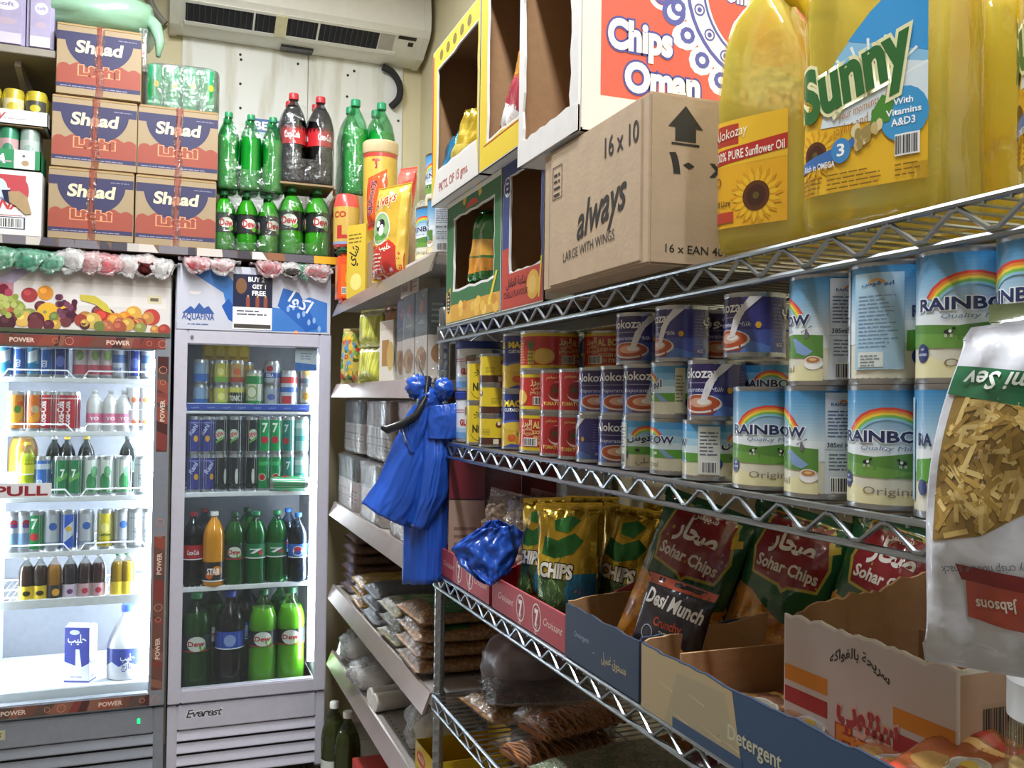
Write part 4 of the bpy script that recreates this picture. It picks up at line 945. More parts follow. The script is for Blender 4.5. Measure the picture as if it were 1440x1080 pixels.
# bottle packs
def bottle_pack(name_l, nx, R, H, drink, label_col, cap, tint, loc, hole=None, ny=2, marks=(), text=None, lz=(.36, .56), rz=0, fill=.86, wrapc='#c4ead4', haze=.035, tcol='#f4f4f4'):
    t = thing('bottle_pack', name_l, 'bottle pack', loc, rz)
    prof = [(0, .004), (R*.8, 0), (R*.97, .02*H), (R, .06*H), (R, .28*H), (R*.94, .4*H), (R*.96, .55*H), (R, .62*H), (R*.95, .68*H), (R*.78, .77*H), (R*.5, .855*H), (R*.3, .905*H), (R*.28, .96*H)]
    bm_ = G().lathe(prof, 20).mesh('bottle', film('pet_'+tint.strip('#'), tint, .0, .22, .08, .15, 20, tint=tint), 60)
    q = [(max(0, r*.955-.0004), z+.0015) for r, z in prof if z <= fill*H]; q.append((0, q[-1][1]))
    dm = G().lathe(q, 20).mesh('drink', mat('drink_'+drink.strip('#'), drink, .12, 0, .03, 20, coat=.6), 60)
    cm = G().lathe([(R*.36, .93*H), (R*.365, .935*H), (R*.365, H-.003), (R*.33, H), (0, H)], 14).mesh('cap', mat('cap_'+cap.strip('#'), cap, .4))
    lm = None
    if label_col:
        A = Art(); Rl = R*.97+.0006; W = pi*Rl; a, b = lz[0]*H, lz[1]*H; A.rect(-W, a, W, b, label_col, 0)
        for k in (0, W*2/3, -W*2/3):
            for mk in marks: A.disc(k+mk[0]*R, a+(b-a)*mk[1], mk[2]*R, mk[3]*R, mk[4], 2+(mk[5] if len(mk) > 5 else 0), 14)
            if text: A.text(text, k, a+(b-a)*.33, (b-a)*.36, tcol, 5, w=R*1.15, bold=.03)
        lm = A.mesh('label', cyl(Rl), P_GLOSS, (R*.35, 0))
    for i in range(nx):
        for j in range(ny):
            o = put('bottle', bm_, t, ((i-(nx-1)/2)*2*R, R+j*2*R, .001), (0, 0, random.uniform(-.4, .4)))
            put('drink', dm, o); put('cap', cm, o)
            if lm: put('label', lm, o)
    a, b = nx*R+.004, ny*R+.004; n = 16
    n = 40; pr = [(.97, .0005)]+[(1, H*(.02+.60*k/n)) for k in range(n+1)]+[(.96, H*.68), (.9, H*.76), (.8, H*.83), (.66, H*.87)]
    wrap_mesh(a, b, pr, hole, pw=.4, n=160).move(Matrix.Translation((0, ny*R, 0))).build('wrap', film('pack_film_'+wrapc.strip('#'), wrapc, haze, .28, .14, .8, 22), t, 60)
    return t
px_x = lambda px, py, Y: onY(px, py, Y).x
DEWM = [(0, .5, .66, .48, '#d9ded2'), (.45, .25, .25, .25, '#6aa83c', -.5)]
yb = 3.615
H1 = .235
bottle_pack('shrink wrapped pack of green soda bottles with black labels next to the cartons', 3, .0415, H1, '#62b83c', '#23282c', '#2a7a48', '#b4e8b4', (px_x(348, 330, yb), yb, SZ), (.07, .035, .19), marks=DEWM, lz=(.3, .62), text='Dew', tcol='#b52a2e')
bottle_pack('upper pack of clear green soda bottles in shrink wrap below the BEST poster', 3, .0415, .30, '#2cb24c', None, '#2a8a5a', '#a4ecc4', (px_x(351, 250, yb)+.005, yb, SZ+H1+.004), (.062, .075, .21), text='7', fill=.75)
bottle_pack('shrink wrapped pack of green bottles with black labels under the cola pack', 2, .050, .275, '#6cc040', '#1f2426', '#2a7a48', '#bcecb8', (px_x(430, 330, yb), yb, SZ), (.06, .05, .21), marks=DEWM, lz=(.36, .64), text='Dew', tcol='#b52a2e')
cp = bottle_pack('shrink wrapped pack of dark cola bottles with red labels and red caps', 2, .0525, .36, '#1a1512', '#b8222b', '#c23038', '#b9c4cc', (px_x(433, 240, yb), yb, SZ+.275+.012), (.05, .09, .26), text='Coca-Cola', lz=(.42, .62), wrapc='#cfd2e0')
G().bbox(-.105, .0, -.009, .105, .205, -.001, .001).build('base_card', CARD, cp)
bottle_pack('pack of orange soda bottles half hidden behind the cola pack', 1, .05, .36, '#d8741c', '#e08a2a', '#e07a20', '#f0c890', (px_x(480, 250, 3.9), 3.86, SZ), None, ny=2, lz=(.4, .6))
bottle_pack('tall pack of two litre green lime bottles behind the canister', 2, .054, .40, '#34c05c', None, '#2a9a6a', '#acf0cc', (px_x(519, 260, 3.68), 3.66, SZ+.27), (.05, .14, .28), text='7', fill=.7)
o = tag(G().bbox(-.11, 0, 0, .11, .22, .268, .003).build('plain_carton', CARD, loc=(px_x(519, 260, 3.68), 3.66, SZ+.0005)), 'plain brown carton under the tall green bottle pack', 'carton')
bottle_at('bluecapsmall', 474, SZ, 3.78, 'small blue capped bottle between the cola and lime packs', lambda l: soda_bottle(l, .03, .22, '#2a3a7a', '#2a4a9a', '#3a6ad0', '#9fb4dc'))

# cans in trays and torn white carton at the end
def tray(label, x0, x1, z, hcan, rc, can_cols, tray_col, th, text=None, tcol='#222222', rows=2, sticker=False):
    t = thing('can_tray', label, 'can tray', (x1, YC, z)); w = x1-x0; d = rows*2*rc+.012
    g = G(); g.box(-w, 0, 0, 0, d, .004); g.box(-w, 0, 0, 0, .004, th); g.box(-w, d-.004, 0, 0, d, th); g.box(-.004, 0, 0, 0, d, th); g.box(-w, 0, 0, -w+.004, d, th)
    g.build('tray', mat('tray_'+tray_col.strip('#'), tray_col, .6), t, 0)
    A = Art()
    if text: A.text(text, -.16, th*.3, th*.45, tcol, 0, bold=.04, shear=.3, align='R' if 0 else 'C')
    if sticker: A.rect(-.085, .004, -.02, th*1.0, '#e2e2de', 1); A.disc(-.05, th*.35, .012, .01, '#a89070', 2); A.disc(-.055, th*.7, .005, .005, '#666666', 2)
    A.lines(-.14, th*.35, -.05, th*.55, 1, '#b0a8a8', 0)
    A.build('print', flat(), P_CARD, t)
    n = int((w-.01)/(2*rc))
    pm = G().lathe([(0, .003), (rc*.85, 0), (rc*.98, .01), (rc*.98, hcan-.012), (rc*.86, hcan), (rc*.8, hcan-.003), (0, hcan-.004)], 16)
    for k, (c, cc) in enumerate(can_cols): pass
    for i in range(n):
        for j in range(rows):
            c, c2 = can_cols[i % len(can_cols)]
            me = bpy.data.meshes.get('canmesh_'+label[:12]+c) or pm.mesh('canmesh_'+label[:12]+c, mat('can_'+c.strip('#'), c, .3, .3))
            o = put('can', me, t, (-.008-rc-i*2*rc, .006+rc+j*2*rc, .0045))
            if j == 0:
                A = Art(); A.rect(-rc*1.2, hcan*.35, rc*1.2, hcan*.72, c2, 0); A.disc(0, hcan*.5, rc*.5, hcan*.1, c, 1)
                o2 = A.build('can_print', cyl(rc*.99), P_FOIL2, o, cut=(rc*.35, 0))
    return t
z_a = SZ; tw0, tw1 = px_x(-70, 300, YC), px_x(58, 300, YC)
hc = onY(30, 240, YC).z-SZ
t = thing('torn_carton', 'white carton with torn hole, red letters and barcode beside the juice cartons', 'carton', (tw1, YC, SZ+.001))
w_ = tw1-tw0; G().bbox(-w_, 0, 0, 0, .26, hc, .004).build('body', WHITE_CARD, t)
A = Art(); A.rect(-w_+.003, .003, -.003, hc-.003, '#dcdada', 0); A.rect(-w_+.003, hc*.72, -.05, hc*.92, '#b8414a', 1); A.disc(-.07, hc*.68, .03, .05, '#b8414a', 2); A.disc(-.13, hc*.64, .025, .05, '#c8d4e0', 2)
A.text('NA', -.1, hc*.40, .035, '#c03a3a', 3, w=.07, bold=.03, shear=.3); A.text('new', -.13, hc*.52, .02, '#4a5a8a', 3, shear=.3)
A.rect(-w_+.003, hc*.30, -.06, hc*.31, '#b03a44', 2); A.rect(-.155, hc*.1, -.05, hc*.285, '#3a4258', 2); A.bars(-.15, hc*.115, -.055, hc*.27, L=3)
A.build('print', flat(), P_CARD, t)
G().prism([(-.105, hc*.66), (-.07, hc*.68), (-.045, hc*.6), (-.03, hc*.35), (-.05, hc*.33), (-.08, hc*.45), (-.1, hc*.5)], .002).move(Matrix.Translation((0, -.004, 0))).build('torn_flap', mat('torn_board', '#a98f6c', .9), t, 0)
G().prism([(-.125, hc*.68), (-.10, hc*.69), (-.085, hc*.58), (-.1, hc*.48), (-.115, hc*.52)], .001).move(Matrix.Translation((0, -.002, 0))).build('hole', mat('hole_dark', '#232a4a', .9), t, 0)
z2_ = SZ+hc+.002; h_ = onY(30, 178, YC).z-z2_
tray('green tray of pink topped cans on the torn white carton', px_x(-70, 220, YC), px_x(58, 220, YC)-.0, z2_, h_-.006, .033, [('#9fb4ac', '#b8c8c4'), ('#3f8a68', '#c8a0a4')], '#2c8a58', h_*.46, 'RZIA', '#e6f0ea', sticker=True)
z3_ = z2_+h_+.001
o = tag(G().bbox(-w_, 0, 0, 0, .15, .003, .001).build('divider_card', CARD, loc=(tw1, YC, z3_)), 'thin cardboard sheet between the two can trays', 'cardboard')
z3_ += .0035; h_ = onY(30, 126, YC).z-z3_
tray('white tray of yellow topped cans above the green tray', px_x(-70, 170, YC), px_x(68, 170, YC), z3_, h_, .036, [('#c9b83a', '#4a4a44'), ('#c4b03a', '#d8d0a0')], '#dcdad8', h_*.42, 'AV', '#b04a4a')

# lilac packs and green bag high up
for i, (a, b, l) in enumerate(((-60, 35, 'lilac tissue pack at the edge of the wall shelf'), (37, 76, 'lilac tissue pack beside the green bag'))):
    xa, xb = onY(a, 40, 3.64).x, onY(b, 40, 3.64).x
    t = thing('tissue_pack', l, 'tissue pack', ((xa+xb)/2, 3.64, UPZ+.0005), 0, 'lilac tissue packs'); hw = (xb-xa)/2; ht = .26
    G().bbox(-hw, 0, 0, hw, .22, ht, .012).build('body', gloss_plastic('lilac_wrap', '#a79fbd', .3, .3), t)
    A = Art(); A.rect(-hw+.012, .012, hw-.012, .05, '#c9c3d6', 0); k = min(hw*.8, .07); A.disc(hw-.02-k*.6, .15, k*.6, .022, '#d8d2e4', 1); A.text('soft', hw-.02-k*.6, .145, .014, '#8a80a8', 2, w=k*.8); A.disc(hw-.02-k*.6, .09, k*.5, .012, '#b5a3b4', 1)
    A.build('print', flat(), P_GLOSS, t)
gp = onY(125, 10, 3.8)
t = thing('green_bag', 'large soft pale green plastic bag on top of the tallest carton stack', 'bag', (gp.x, 3.83, SZ+3*(hB+.002)+.006))
lump(.50, .40, .20, 3, .12, 2.2, 40, 24, .75).build('body', mat('pale_green_plastic', '#8fb89c', .25, 0, .1, 6, .4, 18, coat=.3), t, 180)
G().tube([(.20, -.1, .1), (.24, -.12, .06), (.255, -.14, 0), (.25, -.15, -.06)], [.03, .025, .018, .008], 10).build('twist', mat('pale_green_plastic'), t, 180)
p = Pillow(.03, .16, .012, 5); t = thing('clear_packet', 'narrow clear packet hanging beside the top juice carton', 'packet', tuple(onY(201, 100, 3.66)))
put('body', p.mesh('clear_packet', film('milky_wrap')), t); A = Art(); A.rect(-.01, .05, .01, .10, '#d8d8e0', 0); A.rect(-.008, .06, .006, .075, '#b87a8a', 1); A.build('print', p.fn(), P_BAG, t, (.01, .02))

# candy bags lying on the refrigerators
def drape(g, e=-.022):
    g.v = [(x, max(y, e-.018)*(1 if y > e else 1)-.02*(y < e-.01), z-max(0, e-y)*1.0) for x, y, z in g.v]; return g
def candy_bag(px, py, w, h, base, blobs, label, seed, Y=3.615, ztop=None):
    c = onY(px, py, Y); t = thing('candy_bag', label, 'bag', (c.x, 3.62, ztop), (0, 0, rad(seed*17 % 16-8)), 'sweet bags on the refrigerators')
    drape(lump(w, .15, h, seed, .28, 2.6, 26, 16, .8)).build('body', film('sweet_film_'+base.strip('#'), base, .5, .55, .12, 1.0, 60), t, 180)
    g = drape(lump(w*.86, .125, h*.84, seed+.5, .25, 3.5, 20, 12, .8)); g.build('sweets', mat('sweets_'+blobs.strip('#'), blobs, .4, 0, .35, 30), t, 180)
    for s in (-1, 1): G().grid(lambda u, v: Vector((s*(w*.46+u*.022), (v-.5)*.05*(1+u)-.01, h*.4+.006*sin(v*19+seed))), 2, 8).build('twisted_end', film('sweet_film_'+base.strip('#')), t, 180)
for i, (px, w_, h_, b, c, l) in enumerate((
  (8, .10, .05, '#7fc0a0', '#5aa884', 'green wrapped sweet bag at the edge above the fruit header'), (42, .12, .05, '#6fb898', '#4a9a78', 'second green wrapped sweet bag above the fruit header'), (75, .10, .045, '#8cc4ac', '#5aa080', 'third green wrapped sweet bag above the fruit header'),
  (103, .10, .06, '#e8e6e6', '#c8c4c2', 'clear white sweet bag next to the green ones'), (130, .09, .055, '#e4c4c4', '#c86a6c', 'pale pink sweet bag above the fruit header'), (152, .11, .05, '#e4a4a8', '#d8545c', 'bright pink sweet bag drooping over the fruit header'),
  (180, .09, .05, '#e8e4e4', '#c8a8a6', 'white and pink sweet bag beside the bright pink one'), (205, .11, .055, '#efe4e4', '#b8403c', 'clear sweet bag with red sweets'), (228, .09, .045, '#eae6e6', '#cfc8c6', 'clear silvery sweet bag at the header corner'))):
    candy_bag(px, 360, w_, h_, b, c, l, i+1, ztop=Z1T+.002)
for i, (px, w_, h_, b, c, l) in enumerate(((278, .10, .032, '#e8c4c8', '#c23c44', 'red and white sweet bag over the water advert logo'), (312, .10, .03, '#ece4e4', '#c87a7c', 'white sweet bag with red edge beside it'), (378, .11, .035, '#e0b8bc', '#c04c54', 'red sweet bag above the promotion sheet'), (408, .09, .032, '#ece8e8', '#d0c8c4', 'white sweet bag between the red ones'), (443, .13, .034, '#eadcdc', '#c8686c', 'white and red sweet bag at the shelf corner'))):
    candy_bag(px, 378, w_, h_, b, c, l, i+21, ztop=Z2T+.002)
candy_bag(425, 380, .05, .03, '#5fae8c', '#3a8a68', 'small green sweet bag between white and red bags', 31, Y=3.60, ztop=Z2T+.002)
# ------------------------------------------------------------------ goods on the gondola shelving
AISLE = rad(-90)            # things turned to face the aisle
def gpos(px, X, z): return Vector((X, onX(px, 500, X).y, z))
def solid_box(name, label, cat, loc, w, d, h, col, art=None, side=None, rz=AISLE, group=None, mt=None, b=.002, pm=None):
    t = thing(name, label, cat, loc, rz, group)
    G().bbox(-w/2, 0, 0, w/2, d, h, b).build('body', mt or mat('box_'+col.strip('#'), col, .5), t)
    if art: art.build('print', flat(), pm or P_GLOSS, t)
    if side:      # face towards the camera end of the aisle (+x of the thing)
        side.build('end_print', flat(Matrix.Translation((w/2, 0, 0)) @ Matrix.Rotation(rad(90), 4, 'Z')), pm or P_GLOSS, t)
    return t
def pillow_thing(name, label, cat, loc, rot, P, col, art=None, mt=None, pm=None, group=None, cut=(.006, .007), back=None, nu=16, nv=22):
    t = thing(name, label, cat, loc, rot, group)
    put('body', P.mesh(name, mt or gloss_plastic('wrap_'+col.strip('#'), col), nu, nv), t)
    if art: art.build('print', P.fn(), pm or P_BAG, t, cut)
    return t

# wrapped rainbow tins: art shared with the cans on the rack
def rainbow_art(r, h, text=True):
    A = Art(); W = pi*r; k = h/.115
    z = lambda q: q*h
    A.rect(-W, z(.04), W, z(.96), '#d9d6c4', 0)
    for i in range(15):
        k_ = i/14; c = '#%02x%02x%02x' % tuple(int(a+(b-a)*k_) for a, b in ((0x3c, 0xd0), (0x86, 0xde), (0xbc, 0xe8))); A.rect(-W, z(.96-.03*(i+1)), W, z(.96-.03*i), c, 1)
    A.rect(-W, z(.33), W, z(.51), '#e2eaf0', 1)
    def side(x0):
        # rolling meadow, river, cows, cup
        A.poly([(x0-W*.52, z(.27)), (x0+W*.5, z(.24)), (x0+W*.5, z(.44)), (x0+W*.2, z(.46)), (x0-W*.1, z(.42)), (x0-W*.52, z(.45))], '#58893e', 2)
        A.poly([(x0-W*.52, z(.27)), (x0, z(.25)), (x0+W*.2, z(.3)), (x0-W*.2, z(.36)), (x0-W*.52, z(.38))], '#6c9c48', 2.3)
        A.poly([(x0+W*.2, z(.42)), (x0+W*.25, z(.42)), (x0+W*.42, z(.30)), (x0+W*.36, z(.26)), (x0+W*.26, z(.29))], '#7f9cc8', 2.6)
        for i, c in enumerate(('#d8453a', '#e88a34', '#f0cf46', '#7cbc58', '#8fc4dc')):
            r1 = .40*h-i*.024*h; A.ring(x0, z(.48), r1-.024*h, r1, c, 3+i*.05, 28, 152, ky=.85)
        A.text('RAINBOW', x0, z(.54), .092*h, '#26315f', 5, w=W*.78, bold=.03, edge='#eef4f8')
        A.text('Quality Milk', x0, z(.475), .036*h, '#6f86a8', 4, w=W*.42, bold=0, shear=.2)
        for cx, s in ((-.16, 1), (.10, -.8)):
            c0 = x0+cx*W; q = .018*h*1.4
            A.disc(c0, z(.375), q*1.3, q*.75, '#20242a', 4, 12); A.disc(c0+q*.5*s, z(.38), q*.5, q*.5, '#eceae2', 4.3, 8); A.disc(c0+q*1.5*s, z(.40), q*.5, q*.4, '#20242a', 4, 8)
            for lx in (-.9, -.5, .6, 1): A.rect(c0+q*lx-q*.13, z(.335), c0+q*lx+q*.13, z(.36), '#d8d6cc', 4)
        A.disc(x0-W*.36, z(.225), .062*h, .072*h, '#1f2f6a', 5); A.text('NEW', x0-W*.36, z(.245), .018*h, '#dfe6f2', 6, w=.04*h); A.text('FORTIFIED', x0-W*.36, z(.205), .018*h, '#dfe6f2', 6, w=.095*h)
        A.poly([(x0-W*.5, z(.04)), (x0+W*.5, z(.04)), (x0+W*.5, z(.14)), (x0+W*.35, z(.2)), (x0+W*.1, z(.12)), (x0-W*.1, z(.12)), (x0-W*.3, z(.2)), (x0-W*.5, z(.15))], '#e3dcae', 3)
        A.text('Original', x0+W*.02, z(.12), .062*h, '#8a7a5c', 5, w=W*.42, bold=0)
        cx = x0+W*.42; A.disc(cx, z(.19), .085*h, .05*h, '#f2f0ee', 5); A.disc(cx, z(.225), .075*h, .034*h, '#e6e2de', 5.5); A.disc(cx, z(.225), .062*h, .026*h, '#b87a44', 6); A.disc(cx, z(.228), .034*h, .013*h, '#e0bc8c', 6.3, 10)
        wx = x0+W*.36; A.poly([(wx-.02*h, z(.42)), (wx+.02*h, z(.42)), (wx+.01*h, z(.50)), (wx-.01*h, z(.50))], '#6a6a70', 4)
        for a in (20, 110, 200, 290): A.poly([(wx, z(.5)), (wx+.06*h*cos(rad(a)), z(.5)+.06*h*sin(rad(a))), (wx+.06*h*cos(rad(a+14)), z(.5)+.06*h*sin(rad(a+14)))], '#7c7c84', 4.5)
    side(-W*.5)
    # back panel: English small print and barcode, then Arabic panel
    A.rect(W*.05, z(.05), W*.34, z(.94), '#d4dce6', 6); A.ring(W*.195, z(.84), .02*h, .04*h, '#d8803a', 7, 10, 170); A.text('RAINBOW', W*.195, z(.825), .026*h, '#3a4a80', 7.5, w=W*.2)
    A.lines(W*.07, z(.55), W*.32, z(.80), 8, '#5a6a90', 7); A.text('385ml (410g)', W*.195, z(.46), .04*h, '#2a2f3a', 8, w=W*.26); A.rect(W*.05, z(.435), W*.34, z(.44), '#8a94a4', 7)
    A.lines(W*.08, z(.26), W*.31, z(.42), 5, '#6a7284', 7); A.bars(W*.09, z(.06), W*.30, z(.2), L=8, n=14)
    A.rect(W*.42, z(.12), W*.80, z(.90), '#a9cbe2', 6); A.text('ابو قوس', W*.61, z(.80), .03*h, '#2c4a80', 7.5, w=W*.24); A.ring(W*.61, z(.80), .05*h, .075*h, '#e09a3a', 7, 20, 160, ky=.7)
    A.lines(W*.46, z(.30), W*.76, z(.74), 14, '#7b94b4', 7, .3); A.rect(W*.46, z(.14), W*.66, z(.26), '#dbe2e0', 8); A.lines(W*.48, z(.15), W*.64, z(.25), 4, '#7c8894', 9)
    A.poly([(W*.82, z(.27)), (W, z(.27)), (W, z(.45)), (W*.82, z(.43))], '#5c9c3c', 2)
    A.text('RA', W*.92, z(.54), .092*h, '#26315f', 5, w=W*.13, bold=.03); A.disc(W*.9, z(.225), .05*h, .06*h, '#1f2f6a', 5)
    return A
def tin(name, label, r, h, art, cat='can', rim=TIN, pm=None, n=32, ridge=True):
    t = thing(name, label, cat)
    pr = [(0, .003), (r*.93, .003), (r*.95, 0), (r*1.012, 0), (r*1.016, .003), (r*.998, .006), (r*.992, .0075), (r*.992, h-.0075), (r*.998, h-.006), (r*1.016, h-.003), (r*1.012, h), (r*.95, h), (r*.93, h-.0035), (r*.8, h-.0032), (r*.78, h-.0042), (0, h-.0042)]
    G().lathe(pr, n).build('body', rim, t)
    art.build('label', cyl(r*.994, .00015), pm or P_GLOSS, t, cut=(r*.1, 0))
    return t
rb_big = None
def rot_to(x, y, frac=-.5):
    """turn a can so that the label position frac (of half the girth) looks at the camera"""
    return -math.atan2(x, y) - (frac*pi) + 0
TINS = {}
def tin_at(key, make, label, X, Y, z, frac, group, jit=0):
    if key not in TINS: TINS[key] = make(label)
    return dup(TINS[key], label, (X, Y, z), (0, 0, -math.atan2(X, Y)-frac*pi+jit), group)

zG = GZ[0]+.0005
# big rainbow tins at the near end of the top shelf
GRB = 'rainbow print milk tins on the gondola'
mk_big = lambda l: tin('milk_tin', l, .050, .145, rainbow_art(.050, .145))
solid_box('shelf_carton', 'flat white tray under the large rainbow tins', 'carton', (.615, 2.33, zG), .24, .24, .012, '#d8c8c4')
for i, (px, X, z, fr, l) in enumerate(((610, .675, zG+.0125, .25, 'large rainbow print milk tin at the tray edge showing its small print'), (585, .675, zG+.0125, -.3, 'large rainbow print milk tin behind the tray edge tin, lower'),
    (612, .70, zG+.159, -.62, 'large rainbow print milk tin stacked at the carton side'), (590, .70, zG+.159, -.35, 'large rainbow print milk tin stacked second beside the golden bag'))):
    p = gpos(px, X, z); tin_at('big', mk_big, l, X, (2.262, 2.378, 2.262, 2.378)[i], z, fr, GRB)
# golden bag with cow medallion, red bag, orange bag
P_ = Pillow(.155, .295, .07, 4, .005, .012, .06)
A = Art(); A.rect(-.076, .006, .076, .289, '#c9a23c', 0)
A.poly([(-.076, .006), (.076, .006), (.076, .075), (.045, .105), (.02, .12), (-.02, .1), (-.076, .11)], '#b8342c', 1)
A.disc(-.018, .155, .046, .052, '#e4e2d4', 2); A.disc(-.018, .155, .042, .048, '#8aa878', 2.5); A.disc(-.018, .165, .022, .02, '#22262a', 3); A.disc(-.012, .15, .012, .018, '#ecebe4', 3.5, 12); A.disc(-.03, .17, .008, .01, '#f0efe8', 3.5, 10); A.disc(-.018, .13, .03, .012, '#4f8a3a', 3)
A.text('Always', -.005, .225, .034, '#b03a2c', 4, w=.105, bold=.02, shear=.35, rot=14, edge='#eadcae'); A.lines(-.055, .03, .0, .085, 5, '#e8d8c8', 2); A.text('حليب', .01, .088, .02, '#f0e6d0', 4, w=.05)
A.rect(.055, .006, .074, .289, '#d8b450', 1.2)
pillow_thing('milk_powder_bag', 'golden milk powder bag with cow medallion and red base', 'bag', gpos(545, .63, zG+.002), (rad(-4), 0, AISLE+rad(28)), P_, '#c9a23c', A, mt=gloss_plastic('golden_foil', '#c9a23c', .25, .4, coat=.5))
P_ = Pillow(.11, .20, .05, 6, .005); A = Art(); A.rect(-.054, .006, .054, .194, '#d8552a', 0); A.poly([(-.054, .006), (.0, .006), (-.02, .194), (-.054, .194)], '#c23c20', 1); A.text('CRUNCHOS', .012, .1, .028, '#5a2a5a', 3, w=.12, rot=78, bold=.04, edge='#e8a078')
pillow_thing('snack_bag', 'orange snack bag with purple lettering leaning above the golden bag', 'bag', Vector((.68, onX(527, 500, .68).y, onX(527, 322, .68).z)), (rad(-6), rad(-8), AISLE+rad(25)), P_, '#d8552a', A)
P_ = Pillow(.10, .20, .05, 8, .005); A = Art(); A.rect(-.049, .006, .049, .194, '#d0453a', 0); A.poly([(-.049, .1), (.049, .16), (.049, .194), (-.049, .194)], '#e0685a', 1); A.lines(-.02, .08, .03, .12, 3, '#e8c0b0', 2)
pillow_thing('snack_bag', 'glossy red snack bag between orange bag and rainbow tins', 'bag', Vector((.72, onX(560, 500, .72).y, onX(560, 322, .72).z)), (rad(-5), rad(6), AISLE+rad(20)), P_, '#d0453a', A)
solid_box('plain_carton', 'low brown carton holding up the snack bags behind the golden bag', 'carton', (.665, 3.03, zG), .38, .2, onX(545, 324, .68).z-zG-.004, '#a98f6c', mt=CARD)
# canister with pale lid
c = gpos(525, .78, zG); hz_ = onX(528, 208, .75).z-zG
t = thing('canister', 'tall yellow canister with a pale beige lid behind the snack bags', 'canister', (.755, 3.425, zG))
G().lathe([(0, .002), (.06, 0), (.064, .004), (.064, hz_-.045), (.06, hz_-.042)], 28).build('body', mat('yellow_tin', '#cfae4a', .35), t)
G().lathe([(.066, hz_-.048), (.068, hz_-.045), (.068, hz_-.006), (.064, hz_-.001), (0, hz_)], 28).build('lid', mat('beige_lid', '#d3bd94', .45), t)
A = Art(); A.rect(-.2, hz_-.065, .2, hz_-.05, '#b8453a', 0); A.text('T', -.03, hz_-.11, .035, '#a83a34', 1, bold=.04); A.rect(-.2, .05, .2, .2, '#c8502c', 0); A.build('label', cyl(.0642), P_GLOSS, t, cut=(.013, 0))
# red and gold tub on an orange tub
p = gpos(478, .66, zG)
t = thing('drink_powder_tub', 'orange drink powder tub with dark green lid at the shelf end', 'tub', (.628, 3.42, zG))
G().bbox(-.033, -.045, 0, .033, .045, .185, .014).build('body', gloss_plastic('orange_tub', '#e5521f', .35, 0), t)
G().bbox(-.035, -.047, .183, .035, .047, .205, .008).build('lid', mat('green_lid', '#23583a', .4), t)
A = Art(); A.rect(-.025, .02, .025, .14, '#ec6a2a', 0); A.bars(-.022, .03, -.005, .055, L=1, n=8); A.disc(.005, .09, .015, .03, '#f0a03a', 1)
for mm in (flat(y=-.0455), flat(Matrix.Rotation(AISLE, 4, 'Z'), y=-.0335)): A.build('print', mm, P_GLOSS, t)
t = thing('coffee_tub', 'red tub with golden label standing on the orange tub', 'tub', (.628, 3.42, zG+.2055))
G().lathe([(0, .002), (.043, 0), (.048, .008), (.048, .16), (.04, .195), (.036, .2), (0, .202)], 28).build('body', gloss_plastic('red_tub', '#cf4a44', .3, 0), t, 60)
A = Art(); A.rect(-.11, .01, .11, .15, '#c2a04e', 0); A.text('CO', -.01, .11, .022, '#b0342c', 1, w=.05, bold=.04); A.rect(-.02, .03, .0, .08, '#b0342c', 1); A.rect(-.02, .03, .03, .045, '#b0342c', 1); A.rect(-.11, .01, .11, .02, '#8a94b8', 1)
o = A.build('label', cyl(.0485), P_GLOSS, t, cut=(.012, 0)); o.rotation_euler.z = rad(-30)
# yellow box with black letters
A = Art(); A.rect(-.05, .003, .05, .26, '#d0b23c', 0); A.text('شاي', 0, .15, .04, '#1f1c18', 2, w=.07, rot=60); A.disc(.0, .06, .03, .03, '#e6d27a', 1); A.lines(-.04, .2, .04, .24, 3, '#7a6428', 1)
solid_box('tea_box', 'yellow box with black lettering between orange tub and golden bag', 'box', Vector((.632, 3.24, zG)), .10, .06, .265, '#d0b23c', A, rz=AISLE+rad(30))
# boxes high at the near end
zc = onX(590, 165, .80).z
solid_box('plain_carton', 'tall brown carton behind the stacked rainbow tins', 'carton', (.775, 2.42, zG), .34, .24, zc-zG-.002, '#a98f6c', mt=CARD)
A = Art(); A.rect(-.09, .003, .09, .16, '#7a2a2c', 0); A.poly([(.09, .003), (.0, .003), (.045, .16), (.09, .16)], '#e08a24', 1); A.text('A', .065, .08, .04, '#c02c24', 2, bold=.04); A.poly([(-.09, .14), (.09, .14), (.09, .16), (-.09, .16)], '#d8b04a', 1.5)
S_ = Art(); S_.rect(.003, .003, .10, .16, '#e39a2a', 0); S_.text('A', .05, .08, .05, '#c02c24', 1, bold=.05)
solid_box('snack_box', 'orange and maroon snack box on top of the tall brown carton', 'box', (.80, 2.36, zc), .18, .12, .165, '#7a2a2c', A, S_)
lp = lump(.16, .16, .22, 9, .2, 2.4, 24, 18); p = gpos(562, .9, 0)
t = thing('clear_bag', 'clear crumpled plastic bag of pale goods behind the green bottle pack', 'bag', (.88, 3.1, zG)); lump(.16, .2, .36, 9, .2, 2.4, 24, 18, .8).build('body', film('pale_clear_film', '#d8dcd0', .45, .4, .15, .9, 30), t, 180)

